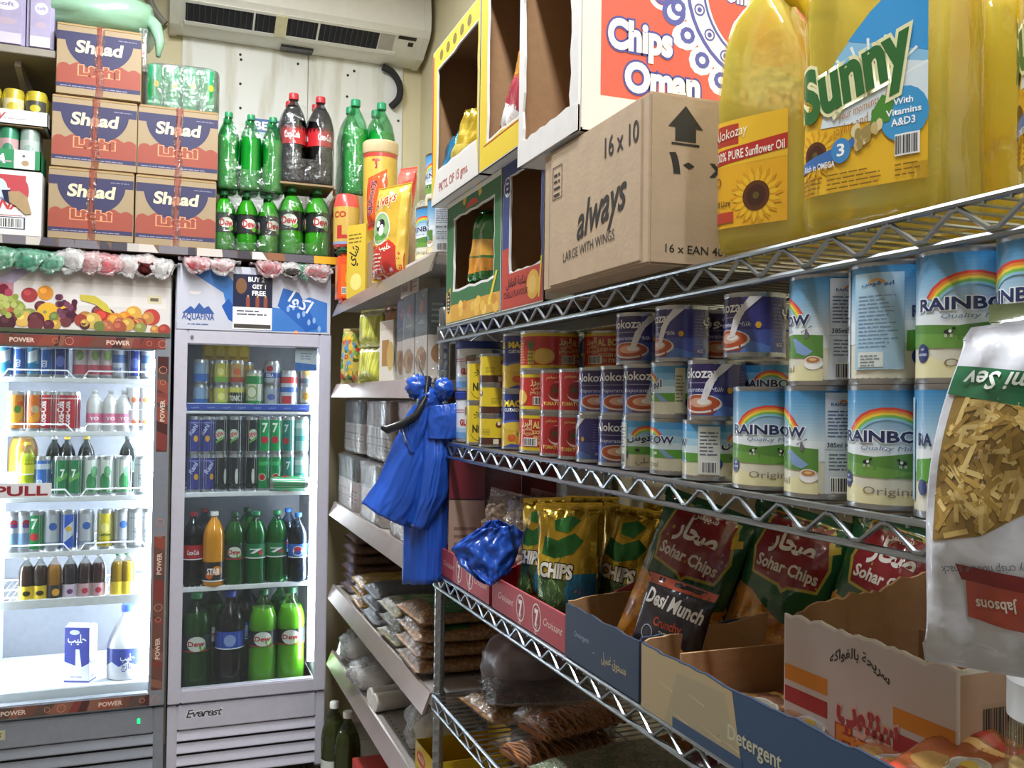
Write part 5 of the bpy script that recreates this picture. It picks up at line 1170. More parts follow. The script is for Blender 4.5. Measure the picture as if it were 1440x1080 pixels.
# second shelf
zH = GZ[1]+.0005
for i in range(2):
    A = Art(); A.rect(-.05, .002, .05, .098, '#2f62b4', 0); A.rect(-.05, .02, .05, .04, '#2453a0', 1); A.bars(.0, .006, .03, .03, L=1, n=8); A.disc(-.015, .065, .015, .015, '#e6e6ea', 1)
    solid_box('blue_box', ('blue carton lying at the far end of the second gondola shelf', 'blue carton stacked on the other blue carton')[i], 'box', (.66, 3.42, zH+i*.1005), .10, .07, .10, '#2f62b4', A, rz=AISLE+rad(40), group='blue cartons')
P_ = Pillow(.10, .20, .05, 12, .006); rn = random.Random(2)
A = Art(); A.rect(-.048, .006, .048, .194, '#b4a24e', 0)
for i in range(60): A.disc(rn.uniform(-.042, .042), rn.uniform(.012, .18), rn.uniform(.005, .012), rn.uniform(.006, .014), rn.choice(['#3f7a34', '#b8342c', '#d8b03a', '#6a9a3c', '#c8602c', '#2c5a2c', '#5a8ab0']), 1+i*.03, 8)
pillow_thing('sweet_pouch', 'clear pouch of mixed green red and yellow sweets on the gondola', 'bag', gpos(494, .62, zH+.001), (rad(-3), 0, AISLE+rad(35)), P_, '#c4b88a', A)
for i in range(2):
    P_ = Pillow(.125, .125, .05, 14+i, .006); A = Art(); A.rect(-.06, .006, .06, .119, '#c3c24a', 0)
    for k in range(14): A.poly([(-.055+k*.008, .02), (-.05+k*.008, .02), (-.045+k*.0085, .1), (-.05+k*.0085, .1)], rn.choice(['#d6d66a', '#a9aa3a', '#dcdc80']), 1)
    A.rect(-.06, .1, .06, .119, '#d8d8c8', 2)
    pillow_thing('noodle_pack', ('yellow green noodle pack standing on the gondola shelf', 'yellow green noodle pack stacked above its twin')[i], 'noodle pack', gpos(521, .63, zH+.001+i*.118), (rad(-3), 0, AISLE+rad(25)), P_, '#c3c24a', A, group='noodle packs')
t = pillow_thing('brown_packet', 'brown crinkled packet behind the noodle packs', 'packet', Vector((.76, 3.1, zH+.001)), (0, 0, AISLE+rad(25)), Pillow(.17, .275, .06, 17, .006), '#a8744a')
A = Art(); A.rect(-.045, .003, .045, .185, '#ddd6c8', 0); A.rect(-.03, .05, .02, .13, '#a87a3c', 1); A.disc(.03, .08, .025, .045, '#c8a860', 1.5); A.rect(-.045, .16, .045, .185, '#c8beb0', 1)
solid_box('biscuit_box', 'cream biscuit box with brown picture beside the noodle packs', 'box', gpos(543, .63, zH), .10, .05, .19, '#ddd6c8', A, rz=AISLE+rad(12))
def dark_box(label, loc, w, rz=AISLE):
    A = Art(); A.rect(-w/2, .002, w/2, .118, '#d6ccc2', 0); A.rect(-w/2, .118, w/2, .235, '#38463e', 0); A.disc(0, .195, w*.16, .018, '#a85a3c', 1); A.lines(-w*.25, .15, w*.25, .165, 1, '#7a8478', 1)
    A.disc(0, .055, w*.42, .035, '#a07848', 1); rn = random.Random(int(w*1e4))
    for k in range(9): A.disc(rn.uniform(-w*.35, w*.35), .055+rn.uniform(-.025, .025), w*.13, .014, rn.choice(['#8a5a30', '#c49a5c', '#b5803c']), 2+k*.05, 10)
    S_ = Art(); S_.rect(.002, .002, .062, .235, '#3f4a42', 0); S_.rect(.002, .002, .062, .118, '#d6ccc2', 1); S_.lines(.01, .15, .055, .21, 4, '#8a948a', 1); S_.bars(.025, .01, .055, .04, L=2, n=8); S_.disc(.03, .07, .02, .025, '#a87a4a', 2)
    t = solid_box('spring_roll_box', label, 'box', loc, w, .065, .238, '#38463e', A, S_, rz=rz)
    G().bbox(-w/2-.002, -.003, -.0002, w/2+.002, .067, .241, .003).build('wrap', film('thin_wrap', '#ffffff', .02, .2, .1, .6, 30), t)
dark_box('dark green and cream food box in wrap next to the biscuit box', (.64, 2.585, zH), .10); dark_box('dark green and cream food box in wrap in the middle', (.63, 2.46, zH), .12); dark_box('dark green and cream food box in wrap beside the rack post', (.63, 2.33, zH), .12)
A = Art(); A.rect(-.10, .003, .10, .055, '#c8baa8', 0); A.disc(.02, .03, .012, .02, '#a03c2c', 1); A.text('Rolls', -.05, .02, .02, '#8a4a34', 1, w=.06); A.lines(.04, .02, .09, .045, 2, '#8a7a68', 1)
solid_box('rolls_box', 'long pale box lying on top of the dark green food boxes', 'box', (.64, 2.50, zH+.2395), .20, .06, .055, '#c8baa8', A)
# third shelf: wrapped jars in two tiers and red lidded boxes
zI = GZ[2]+.0005
def jar_pack(label, loc, n, capc, bodyc, jh=.185, jr=.0245, rz=AISLE, rows=2):
    t = thing('jar_pack', label, 'jar pack', loc, rz, 'wrapped jar packs')
    for i in range(n):
        for j in range(rows):
            o = G().lathe([(0, .002), (jr*.9, 0), (jr, .006), (jr, jh*.55), (jr*.9, jh*.58)], 16).build('jar', mat('jar_'+bodyc.strip('#'), bodyc, .35), t, loc=((i-(n-1)/2)*2*jr*1.02, .004+jr+j*2*jr*1.02, .001))
            G().lathe([(jr*.93, jh*.555), (jr*.97, jh*.56), (jr*.97, jh-.003), (jr*.85, jh), (0, jh)], 16).build('jar_cap', mat('jarcap_'+capc.strip('#'), capc, .4), o)
            if j == 0:
                A = Art(); A.rect(-jr*1.3, jh*.06, jr*1.3, jh*.52, '#c8b8b4', 0); A.lines(-jr*.7, jh*.15, jr*.7, jh*.42, 4, '#8a6a68', 1); A.build('jar_label', cyl(jr*1.005), P_GLOSS, o, cut=(jr*.35, 0))
    wrap_mesh(n*jr*1.03+.006, rows*jr*1.03+.006, [(.98, .0005), (1.02, .01), (1.03, jh*.3), (1.0, jh*.6), (1.02, jh*.9), (1.04, jh+.003), (.8, jh+.012), (.3, jh+.010)], pw=.5).move(Matrix.Translation((0, rows*jr*1.03, 0))).build('wrap', film('crinkled_wrap', '#d8d4d2', .05, .3, .14, 1.0, 40), t, 60)
lab = iter(('pack of black capped jars at the far end, lower tier', 'pack of black capped jars at the far end, upper tier', 'pack of pale capped jars in the middle, lower tier', 'pack of brown capped jars in the middle, upper tier', 'pack of pale capped jars nearest the blue bags, lower tier', 'pack of red capped jars nearest the blue bags, upper tier'))
for y, c in ((3.33, ('#2f312f', '#3a3a38')), (2.92, ('#6a625a', '#7a5a48')), (2.48, ('#8a8078', '#a83038'))):
    for k in range(2):
        jar_pack(next(lab), (.625+.02*k, y, zI+k*.203), 7, c[k], ('#c8bcb8', '#d2c8c2')[k])
A = Art(); A.rect(-.06, .002, .06, .038, '#b02a3a', 0); A.lines(-.04, .01, .04, .03, 2, '#d88a90', 1)
solid_box('red_box', 'small red box lying on the brown capped jars', 'box', gpos(540, .64, zI+.42), .12, .08, .018, '#b02a3a')
# fourth shelf: bags of pulses lying in piles
zJ = GZ[3]+.0005
def grain_mat(name, c1, c2, scale):
    if name in MATS: return MATS[name]
    m = bpy.data.materials.new(name); m.use_nodes = True; nt = m.node_tree; b = nt.nodes['Principled BSDF']
    tc = nt.nodes.new('ShaderNodeTexCoord'); v = nt.nodes.new('ShaderNodeTexVoronoi'); v.inputs['Scale'].default_value = scale
    nt.links.new(tc.outputs['Object'], v.inputs['Vector']); r = nt.nodes.new('ShaderNodeValToRGB')
    r.color_ramp.elements[0].color = (*lin(c1), 1); r.color_ramp.elements[1].color = (*lin(c2), 1); r.color_ramp.elements[1].position = .7
    nt.links.new(v.outputs['Distance'], r.inputs[0]); nt.links.new(r.outputs[0], b.inputs['Base Color'])
    bp = nt.nodes.new('ShaderNodeBump'); bp.inputs['Strength'].default_value = .8; bp.inputs['Distance'].default_value = .003; bp.invert = True
    nt.links.new(v.outputs['Distance'], bp.inputs['Height']); nt.links.new(bp.outputs[0], b.inputs['Normal'])
    b.inputs['Roughness'].default_value = .45; b.inputs['Coat Weight'].default_value = .5; b.inputs['Coat Roughness'].default_value = .15
    MATS[name] = m; return m
GRAIN = {'brown': grain_mat('brown_lentils', '#9a6848', '#5a382a', 260), 'yellow': grain_mat('yellow_lentils', '#e8bc50', '#b88a34', 260), 'grey': grain_mat('grey_seeds', '#85858c', '#54545c', 300),
         'peas': grain_mat('pulse_mix', '#a8986a', '#6a643c', 200), 'chick': grain_mat('chickpeas', '#d0a068', '#8f6438', 110), 'green': grain_mat('dried_herb', '#7c8c54', '#48583a', 180)}
def grain_bag(kind, label, loc, rz, w=.13, h=.20, d=.036, group=None, band=None, seed=0):
    """flat filled bag lying on its back; long side h points away from the aisle"""
    P_ = Pillow(w, h, d, seed, .003, .012, .03, 4, 8)
    t = thing('pulse_bag', label, 'bag', loc, rz, group)
    me = P_.mesh('pulse_bag', GRAIN[kind]); M = Matrix.Translation((0, 0, d/2+.001)) @ Matrix.Rotation(rad(-90), 4, 'X')
    me.transform(M); put('filling', me, t)
    P2 = Pillow(w+.004, h+.01, d+.003, seed+.3, .004, .014, .03, 4, 8); me = P2.mesh('film', film('pulse_film', '#e8e4de', .02, .14, .16, .8, 40)); me.transform(Matrix.Translation((0, -.005, d/2+.001)) @ Matrix.Rotation(rad(-90), 4, 'X')); put('film', me, t)
    if band:
        A = Art(); A.rect(-w*.42, h*.25, w*.42, h*.6, band, 0); f = P_.fn(-1, .0012)
        A.build('label', lambda x, z, L: M @ f(x, z, L), P_BAG, t, (.012, .014))
    return t
def pile(kind, n, y, x, w, h, d, labels, band=None, rz=AISLE, step=None, seed=0, z=None, dx=0):
    z = zJ if z is None else z
    for k in range(n):
        grain_bag(kind, labels(k, n), (x+random.uniform(-.004, .004)+dx*k, y+random.uniform(-.006, .006), z+k*(step or d*.93)), rz+random.uniform(-.05, .05), w, h, d, None, band if k >= n-2 else None, seed+k)
def pl(what, where):
    def f(k, n):
        if k == n-1: return 'topmost clear bag of %s %s' % (what, where)
        if k == 0: return 'bottom clear bag of %s %s' % (what, where)
        return '%s clear bag from the bottom of %s %s' % (('second', 'third', 'fourth', 'fifth', 'sixth')[k-1], what, where)
    return f
pile('brown', 6, 3.36, .635, .19, .24, .038, pl('brown lentils', 'in the far pile'), seed=1)
pile('brown', 3, 3.10, .80, .19, .20, .05, pl('golden brown lentils', 'behind the yellow pile'), seed=41)
pile('yellow', 3, 3.12, .625, .20, .24, .036, pl('yellow lentils', 'beside the brown pile'), seed=11)
pile('grey', 3, 2.88, .62, .21, .24, .042, pl('grey seeds', 'beside the yellow pile'), seed=21)
pile('peas', 3, 2.62, .615, .22, .24, .044, pl('mixed pulses with green label', 'beside the grey pile'), '#3f8a48', seed=31)
pile('chick', 4, 2.36, .612, .23, .25, .044, pl('chickpeas with green label', 'beside the rack post'), '#3f8a48', seed=51)
t = thing('blue_packet', 'dark blue shiny packet behind the brown lentil pile', 'packet', (.72, 3.42, zJ+.235), AISLE); lump(.16, .12, .05, 4, .2).build('body', gloss_plastic('blue_wrap', '#2a4a8a'), t, 180)
# fifth shelf: clear bags and a yellow carton
zK = GZ[4]+.0005
for i, (y, x, s, l) in enumerate(((3.32, .72, (.22, .2, .12), 'crumpled clear bag of white cups at the far end of the bottom gondola shelf'), (3.0, .70, (.2, .24, .10), 'crumpled clear bag of white rolls in the middle of the bottom gondola shelf'), (2.42, .74, (.18, .22, .14), 'clear bag of pale cream goods behind the yellow carton'))):
    t = thing('clear_bag', l, 'bag', (x, y, zK), rad(30*i)); lump(*s, 60+i, .22, 2.6, 26, 16, .8).build('body', film('clear_bag_film', '#e6e2dc', .3, .5, .14, 1, 35), t, 180)
    lump(s[0]*.75, s[1]*.75, s[2]*.7, 70+i, .15, 2, 18, 12, .8).build('contents', mat('white_contents', ('#d9d6d0', '#dedbd6', '#c9b890')[i], .6), t, 180)
for k in range(2):
    o = tag(G().lathe([(0, 0), (.026, 0), (.028, .004), (.028, .19), (.026, .194), (0, .194)], 18).move(Matrix.Rotation(rad(90), 4, 'Y')).build('paper_roll', mat('white_paper', '#d6d2cc', .7), None, 35, (.62, 2.78+.062*k, zK+.029), (0, 0, rad(8))), ('white paper roll lying on the bottom gondola shelf, far one', 'white paper roll lying on the bottom gondola shelf, near one')[k], 'paper roll')
t = thing('seasoning_carton', 'open yellow seasoning carton with red oval mark on the bottom gondola shelf', 'carton', (.625, 2.22, zK), AISLE)
MY = mat('yellow_card', '#d8b424', .5); g = G(); w_, d_, h_ = .17, .2, .085
for a in ((-w_/2, 0, 0, w_/2, d_, .003), (-w_/2, 0, 0, w_/2, .003, h_), (-w_/2, d_-.003, 0, w_/2, d_, h_*1.7), (-w_/2, 0, 0, -w_/2+.003, d_, h_), (w_/2-.003, 0, 0, w_/2, d_, h_)): G().box(*a).build('panel', MY, t, 0)
A = Art(); A.rect(-w_/2, 0, w_/2, h_, '#dcba2a', 0); A.disc(-.03, h_*.62, .04, .017, '#c8342c', 1); A.text('MAGGI', -.03, h_*.55, .014, '#f4e6d0', 2, w=.055, shear=.2); A.bars(.04, .01, .075, .04, L=1, n=8); A.lines(-.07, .01, .02, .03, 2, '#8a6a1c', 1)
A.build('print', flat(), P_GLOSS, t)
# edible oil bottles standing on the floor in front of the far end
for k, (px, Y, l) in enumerate(((470, 3.42, 'green tinted oil bottle with white cap on the floor by the refrigerator'), (489, 3.30, 'green tinted oil bottle with white cap on the floor, nearer the shelf'))):
    X = onY(px, 1020, Y).x
    bottle_at('flooroil', px, 0.0005, Y, l, lambda l: soda_bottle(l, .048, .37, '#5a5f3c', '#c8ccc4', '#ecebe6', '#c4ccb0', None, .8, lz=(.1, .45), waist=.98), X=X)
solid_box('red_carton', 'red carton on the floor under the bottom gondola shelf', 'carton', (.62, 2.95, 0.0005), .3, .3, .28, '#b03028')
# ------------------------------------------------------------------ goods on the top wire shelf
ZT = SHELF_Z[0]+.0012
def rough_ring(w, h, m, seed, jit=.0028, wob=None):
    """frame outline pieces of a carton front with a torn window; m = (left, right, bottom, top) margins"""
    rn = random.Random(seed); l, r, b, t = m
    inner = []
    def edge(p, q, n):
        for i in range(n): k = i/n; inner.append((p[0]+(q[0]-p[0])*k+rn.uniform(-jit, jit), p[1]+(q[1]-p[1])*k+rn.uniform(-jit, jit)))
    c = [(-w/2+l, b), (w/2-r, b), (w/2-r, h-t), (-w/2+l, h-t)]
    for i in range(4): edge(c[i], c[(i+1) % 4], 7)
    outer = []
    for x, z in inner:      # matching outline point
        pass
    oc = [(-w/2, 0), (w/2, 0), (w/2, h), (-w/2, h)]
    for i in range(4):
        for k in range(7): a = k/7; outer.append((oc[i][0]+(oc[(i+1) % 4][0]-oc[i][0])*a, oc[i][1]+(oc[(i+1) % 4][1]-oc[i][1])*a))
    return outer, inner
def window_carton(label, loc, w, d, h, col, m, seed, art, edge='#d8d4cc', inside=None, rz=AISLE, body=None):
    t = thing('window_carton', label, 'carton', loc, rz, 'display cartons with torn windows'); th = .004
    bm_ = body or WHITE_CARD; ins = inside or CARD_IN
    for nm, a in (('side_panel', (-w/2, .001, 0, -w/2+th, d, h)), ('side_panel', (w/2-th, .001, 0, w/2, d, h)), ('bottom_panel', (-w/2, .001, 0, w/2, d, th)), ('top_panel', (-w/2, .001, h-th, w/2, d, h)), ('back_panel', (-w/2, d-th, 0, w/2, d, h))): G().box(*a).build(nm, bm_, t, 0)
    g = G(); e = th+.0006
    for a in ((-w/2+e, .006, e, -w/2+e+.001, d-e, h-e), (w/2-e-.001, .006, e, w/2-e, d-e, h-e), (-w/2+e, d-e-.001, e, w/2-e, d-e, h-e), (-w/2+e, .006, e, w/2-e, d-e, e+.001), (-w/2+e, .006, h-e-.001, w/2-e, d-e, h-e)): G().box(*a).build('lining', ins, t, 0)
    o, i = rough_ring(w, h, m, seed); n = len(o); g = G()
    vs = [(x, y, z) for y in (0, th) for x, z in o+i]
    fs = []
    for k in range(n):
        k2 = (k+1) % n; fs += [(k, k2, n+k2, n+k), (2*n+k, 2*n+n+k, 2*n+n+k2, 2*n+k2), (n+k, n+k2, 3*n+k2, 3*n+k), (k, 2*n+k, 2*n+k2, k2)]
    fr = g.add(vs, fs).build('front_panel', bm_, t, 0)
    # print follows the frame
    A = Art()
    for k in range(n):
        k2 = (k+1) % n
        q = lambda a, b, f: (a[0]+(b[0]-a[0])*f, a[1]+(b[1]-a[1])*f)
        A.poly([q(o[k], i[k], .03), q(o[k2], i[k2], .03), q(o[k2], i[k2], .93), q(o[k], i[k], .93)], col if isinstance(col, str) else col(k, n), 0)
    art(A, w, h, m); A.build('print', flat(), P_CARD, fr)
    return t
def art_green(A, w, h, m):
    A.rect(-w/2+.002, .004, w/2-.002, m[2]*.55, '#d09a34', 1); rn = random.Random(5)
    for k in range(16): A.disc(rn.uniform(-w*.46, w*.46), rn.uniform(.012, m[2]*.5), .016, .011, rn.choice(['#e0b24a', '#c8862a', '#e8c468']), 2+k*.04, 10)
    A.poly([(-w/2+.004, .004), (-w/2+m[0]*.8, .004), (-w/2+m[0]*.6, h*.3), (-w/2+.004, h*.25)], '#d8a840', 1.5); A.disc(-w/2+.022, .05, .014, .026, '#2c2a26', 3.2); A.lines(-w/2+.014, .03, -w/2+.03, .07, 5, '#d8d0b0', 3.4)
    A.poly([(w*.30, .02), (w*.34, .02), (w*.46, h*.3), (w*.43, h*.3)], '#e0c83a', 4)
    A.ring(.0, h-m[3], w*.14, w*.19, '#d8b83a', 2, 20, 160); A.disc(0, h-m[3]*.9, w*.12, .018, '#c8442c', 3, 14, 10, 170)
    A.rect(-w/2+.002, h-.012, w/2-.002, h-.002, '#e6e2da', 3)
def art_blue(A, w, h, m):
    A.rect(-w/2+.002, .004, w/2-.002, m[2]*.96, '#b8402f', 1); A.rect(-w/2+.002, m[2]*.96, -w/2+m[0]*.9, h*.42, '#b8402f', 1)
    A.text('CHILLI FLAVOUR', -w*.13, .022, .012, '#4a1a16', 3, w=w*.6, bold=.01); A.text('بنكهة الفلفل', -w*.12, .042, .016, '#3a1a18', 3, w=w*.5)
    A.disc(w*.28, .035, .03, .026, '#d8a840', 2); A.disc(w*.27, .035, .018, .016, '#e0b860', 2.5); A.poly([(w*.4, .01), (w*.43, .01), (w*.48, .08), (w*.45, .08)], '#e0c83a', 3)
    A.ring(-w/2+.028, h-.045, .016, .019, '#dfe2ee', 3); A.lines(-w/2+.02, h-.06, -w/2+.036, h-.03, 3, '#dfe2ee', 3)
def art_yel(A, w, h, m):
    A.text('PKTS. OF 15 gms.', .0, .022, .02, '#b05048', 3, w=w*.62, bold=.01, rot=0)
    A.rect(-w/2+.002, m[2]*.9, -w/2+.01, h-.01, '#c8352c', 2)
    for k in range(5): A.disc(-w*.3+k*w*.15, h-m[3]*.5, .014, .012, '#7a6a1c', 2, 8)
def art_yel2(A, w, h, m):
    A.rect(-w*.4, m[2]*.82, w*.4, m[2]*.86, '#b03a2c', 2)
    for k in range(6): A.disc(w/2-m[1]*.5, m[2]+.02+k*.025, .014, .014, ('#c8962c', '#d8aa34')[k % 2], 2+k*.05, 10)
window_carton('green snack carton with torn window beside the rack post', (.6, 1.825, ZT), .36, .30, .278, lambda k, n: '#2f6a3c', (.055, .04, .075, .045), 1, art_green)
window_carton('navy and red snack carton with torn window beside the brown box', (.6, 1.535, ZT), .205, .30, .278, lambda k, n: '#2f3f78' if not k < 7 else '#b8402f', (.04, .012, .07, .03), 2, art_blue)
window_carton('yellow snack carton with silver packets in its window, stacked on the green carton', (.575, 1.885, ZT+.2795), .34, .30, .36, lambda k, n: '#d8bc2c' if k >= 7 else '#d8d4d0', (.04, .012, .075, .05), 3, art_yel)
window_carton('yellow snack carton with red packets in its window, beside the red chips box', (.575, 1.575, ZT+.2795), .265, .30, .44, '#dcbf2a', (.045, .03, .055, .05), 4, art_yel2)
# packets visible in the windows
def packet(label, loc, rot, w, h, d, col, cols, seed, foil=True):
    P_ = Pillow(w, h, d, seed, .007, .008, .1); A = Art(); A.rect(-w*.47, .008, w*.47, h-.008, col, 0); rn = random.Random(seed)
    for k, c in enumerate(cols): y = h*(.15+.7*k/max(1, len(cols))); A.poly([(-w*.46, y), (w*.46, y+h*.12*rn.uniform(-1, 1)), (w*.46, y+h*.2), (-w*.46, y+h*.22)], c, 1+k*.1)
    return pillow_thing('snack_packet', label, 'snack packet', loc, rot, P_, col, A, pm=P_FOIL if foil else P_BAG, mt=mat('foil_'+col.strip('#'), col, .22, .75, .1, 20, .5, 60))
z1_ = ZT+.2795+.006
for i, (X, y, z, rr, c, cs, l) in enumerate(((.598, 1.90, .05, (-12, 10, -80), '#c8a82c', ('#e8d060', '#d8b83a'), 'crumpled gold foil packet in the yellow carton window'), (.596, 1.99, .03, (-10, -20, -95), '#3a86b0', ('#8ac0d8',), 'blue foil packet low in the yellow carton window'), (.612, 1.80, .055, (-14, 16, -85), '#b8bcc0', ('#5a8a4a', '#d0d0d0'), 'silver and green packet in the yellow carton window'), (.66, 1.89, .06, (-20, 10, -70), '#c8bca0', ('#3f7a3c',), 'dull silver packet at the back of the yellow carton'))):
    packet(l, (X, y, z1_+z), tuple(rad(a) for a in rr), (.13, .10, .12, .11)[i], (.14, .13, .13, .12)[i], .032, c, cs, 80+i)
for i, (X, y, z, rr, c, cs, l) in enumerate(((.606, 1.625, .035, (-8, 20, -88), '#c8603a', ('#e0dcda', '#a83a4a', '#d8983a'), 'red and white crisp packet leaning in the second yellow carton'), (.65, 1.53, .04, (-10, 14, -85), '#d8a03a', ('#e0e0e0', '#c04a3a'), 'orange crisp packet behind the red and white one'))):
    packet(l, (X, y, z1_+z), tuple(rad(a) for a in rr), (.12, .13)[i], (.20, .19)[i], .035, c, cs, 90+i, False)
for i, (X, y, z, rr, c, cs, l) in enumerate(((.632, 1.84, .07, (-6, 6, -80), '#2f7a3a', ('#d88f2c', '#e0a848', '#2f7a3a'), 'green and orange snack bag upright in the green carton'), (.70, 1.85, .02, (-5, 12, -95), '#cfcfcf', ('#2f7a3a',), 'silver and green snack bag in the green carton'))):
    packet(l, (X, y, ZT+z), tuple(rad(a) for a in rr), (.15, .13)[i], .17, .045, c, cs, 95+i, False)
packet('green foil packet low in the navy carton', (.69, 1.50, ZT+.05), (rad(-70), 0, rad(-80)), .14, .12, .03, '#2c6a3c', ('#3f8a4a',), 99)

# chips carton, open towards the aisle
t = thing('chips_carton', 'white and red chips carton with blue lace emblem on top of the brown box', 'carton', (.55, 1.18, 1.8875), 0)
W_, D_, H_ = .50, .235, .36; th = .005     # local x = world X, local y = world Y; print on the face towards -Y
for nm, a in (('end_panel', (0, 0, 0, W_, th, H_)), ('end_panel', (0, D_-th, 0, W_, D_, H_)), ('bottom_panel', (0, 0, 0, W_, D_, th)), ('top_panel', (0, 0, H_-th, W_, D_, H_)), ('back_panel', (W_-th, 0, 0, W_, D_, H_))): G().box(*a).build(nm, WHITE_CARD, t, 0)
for a in ((.004, th, th, W_-th, th+.001, H_-th), (.004, D_-th-.001, th, W_-th, D_-th, H_-th), (W_-th-.001, th, th, W_-th, D_-th, H_-th), (.004, th, th, W_-th, D_-th, th+.001)): G().box(*a).build('lining', CARD_IN, t, 0)
rn = random.Random(8)
for y0_, y1_, z0_, z1__ in ((0, .028, 0, H_), (D_-.02, D_, 0, H_), (0, D_, 0, .04)):      # remains of the torn front panel
    pts = [(y0_, z0_), (y1_, z0_)] if z1__ > .1 else []
    if z1__ > .1:
        inner = y1_ if y0_ == 0 else y0_; outer_ = y0_ if y0_ == 0 else y1_
        pts = [(outer_, 0), (inner, 0)]+[(inner+rn.uniform(-.004, .004), H_*k/12) for k in range(1, 12)]+[(inner, H_), (outer_, H_)]
    else: pts = [(y0_, 0), (y1_, 0)]+[(y1_-(y1_-y0_)*k/12, .04+rn.uniform(-.004, .004)) for k in range(0, 13)]
    g = G().prism(pts, .004); g.v = [(v[1]-.0052-(.0012 if z1__ < .1 else 0), v[0], v[2]) for v in g.v]; g.build('torn_edge', WHITE_CARD, t, 0)
A = Art(); A.rect(.002, .002, W_-.002, H_-.002, '#dedad6', 0); A.rect(.03, .055, W_-.03, H_-.002, '#d2604e', 1)
A.text('Chips', .042, .128, .042, '#f2eeea', 6, w=.105, bold=.05, align='L', edge='#4a4f9a'); A.text('Oman', .070, .068, .042, '#f2eeea', 6, w=.125, bold=.05, align='L', edge='#4a4f9a')
cx, cz = .315, .245                       # lace medallion
A.disc(cx, cz, .155, .155, '#ece8ec', 2, 48)
for k in range(24):
    a = 2*pi*k/24; A.disc(cx+.165*cos(a), cz+.165*sin(a), .022, .022, '#ece8ec', 2, 12); A.disc(cx+.163*cos(a), cz+.163*sin(a), .013, .013, '#5a5fa6', 3, 10); A.disc(cx+.163*cos(a), cz+.163*sin(a), .006, .006, '#ece8ec', 3.5, 8)
A.ring(cx, cz, .139, .145, '#5a5fa6', 3, n=48); A.ring(cx, cz, .112, .116, '#5a5fa6', 3, n=48)
for k in range(20):
    a = 2*pi*k/20; A.ring(cx+.127*cos(a), cz+.127*sin(a), .007, .0095, '#5a5fa6', 4, n=12); A.disc(cx+.127*cos(a), cz+.127*sin(a), .004, .004, '#5a5fa6', 4, 8)
A.disc(cx, cz, .108, .108, '#d2604e', 5, 40)
for s in (-1, 1):                       # scroll ornament at the side
    A.poly([(cx-.155, cz-.012), (cx-.22, cz-.004), (cx-.235, cz), (cx-.22, cz+.004), (cx-.155, cz+.012)], '#ece8ec', 2.2)
    for r_, o_ in ((.03, -.185), (.022, -.205), (.015, -.222)): A.ring(cx+o_, cz+s*r_*.9, r_*.55, r_*.8, '#ece8ec', 2.4); A.ring(cx+o_, cz+s*r_*.9, r_*.3, r_*.5, '#5a5fa6', 3.2)
    A.ring(cx-.165, cz+s*.05, .012, .02, '#5a5fa6', 3.2); A.ring(cx-.15, cz+s*.085, .010, .018, '#ece8ec', 3)
A.text('Chips', cx-.06, cz+.01, .02, '#f0ecea', 7, w=.05, bold=.05, edge='#4a4f9a'); A.text('Oman', cx-.045, cz-.018, .02, '#f0ecea', 7, w=.06, bold=.05, edge='#4a4f9a'); A.text('عمان', cx-.02, cz+.04, .018, '#f0ecea', 7, w=.05)
A.disc(cx+.02, cz-.03, .03, .022, '#e0b04a', 6.5); A.disc(cx+.04, cz-.02, .02, .02, '#e8c468', 6.8)
A.build('print', flat(), P_CARD, t)

# brown box with black print
t = thing('brown_carton', 'brown cardboard box with black script and arrow print beside the oil bottles', 'carton', (.55, .98, ZT), 0)
W_, D_, H_ = .34, .332, .2135
G().bbox(0, 0, 0, W_, D_, H_, .003).build('body', mat('kraft_box', '#b9a186', .75, 0, .04, 30, .1, 150), t)
G().bbox(-.0018, .02, .006, .001, .022+.28, H_-.004, .0005).build('flap', mat('kraft_box'), t)
K = '#2a2624'
A = Art(); q = flat(Matrix.Rotation(AISLE, 4, 'Z'), y=-.002)      # aisle face: x from -D_ to 0 (away .. near)
A.text('always', -.128, .072, .05, K, 1, w=.155, bold=.015, shear=.45, rot=8); A.text('LARGE WITH WINGS', -.17, .04, .0145, K, 1, w=.165, bold=-.002, rot=3)
A.text('16 x 10', -.072, .158, .028, K, 1, w=.095, bold=.01)
for a in ((-.295, .135, -.26, .1365), (-.295, .1835, -.26, .185), (-.295, .135, -.2935, .185), (-.2615, .135, -.26, .185)): A.rect(*a, K, 1)
A.lines(-.29, .14, -.265, .18, 4, K, 1, .35); A.rect(-.306, .004, -.3045, .2, '#8a7258', 1); A.rect(-.2, .006, -.02, .0072, '#7c664c', 1)
A.build('print', q, P_CARD, t)
A = Art()
A.poly([(.035, .155), (.065, .155), (.065, .172), (.075, .172), (.05, .20), (.025, .172), (.035, .172)], K, 1); A.rect(.03, .150, .07, .153, K, 1)
A.poly([(.13, .155), (.16, .155), (.16, .172), (.17, .172), (.145, .20), (.12, .172), (.13, .172)], K, 1)
A.text('١٠', .045, .115, .026, K, 1, w=.035, bold=.03); A.text('x ١٦', .12, .115, .026, K, 1, w=.07, bold=.02); A.text('16 x EAN 4015400', .085, .016, .0105, K, 1, w=.125, bold=.01)
A.rect(.02, .212, .05, .213, '#a08a6a', 1)
A.build('end_print', flat(), P_CARD, t)

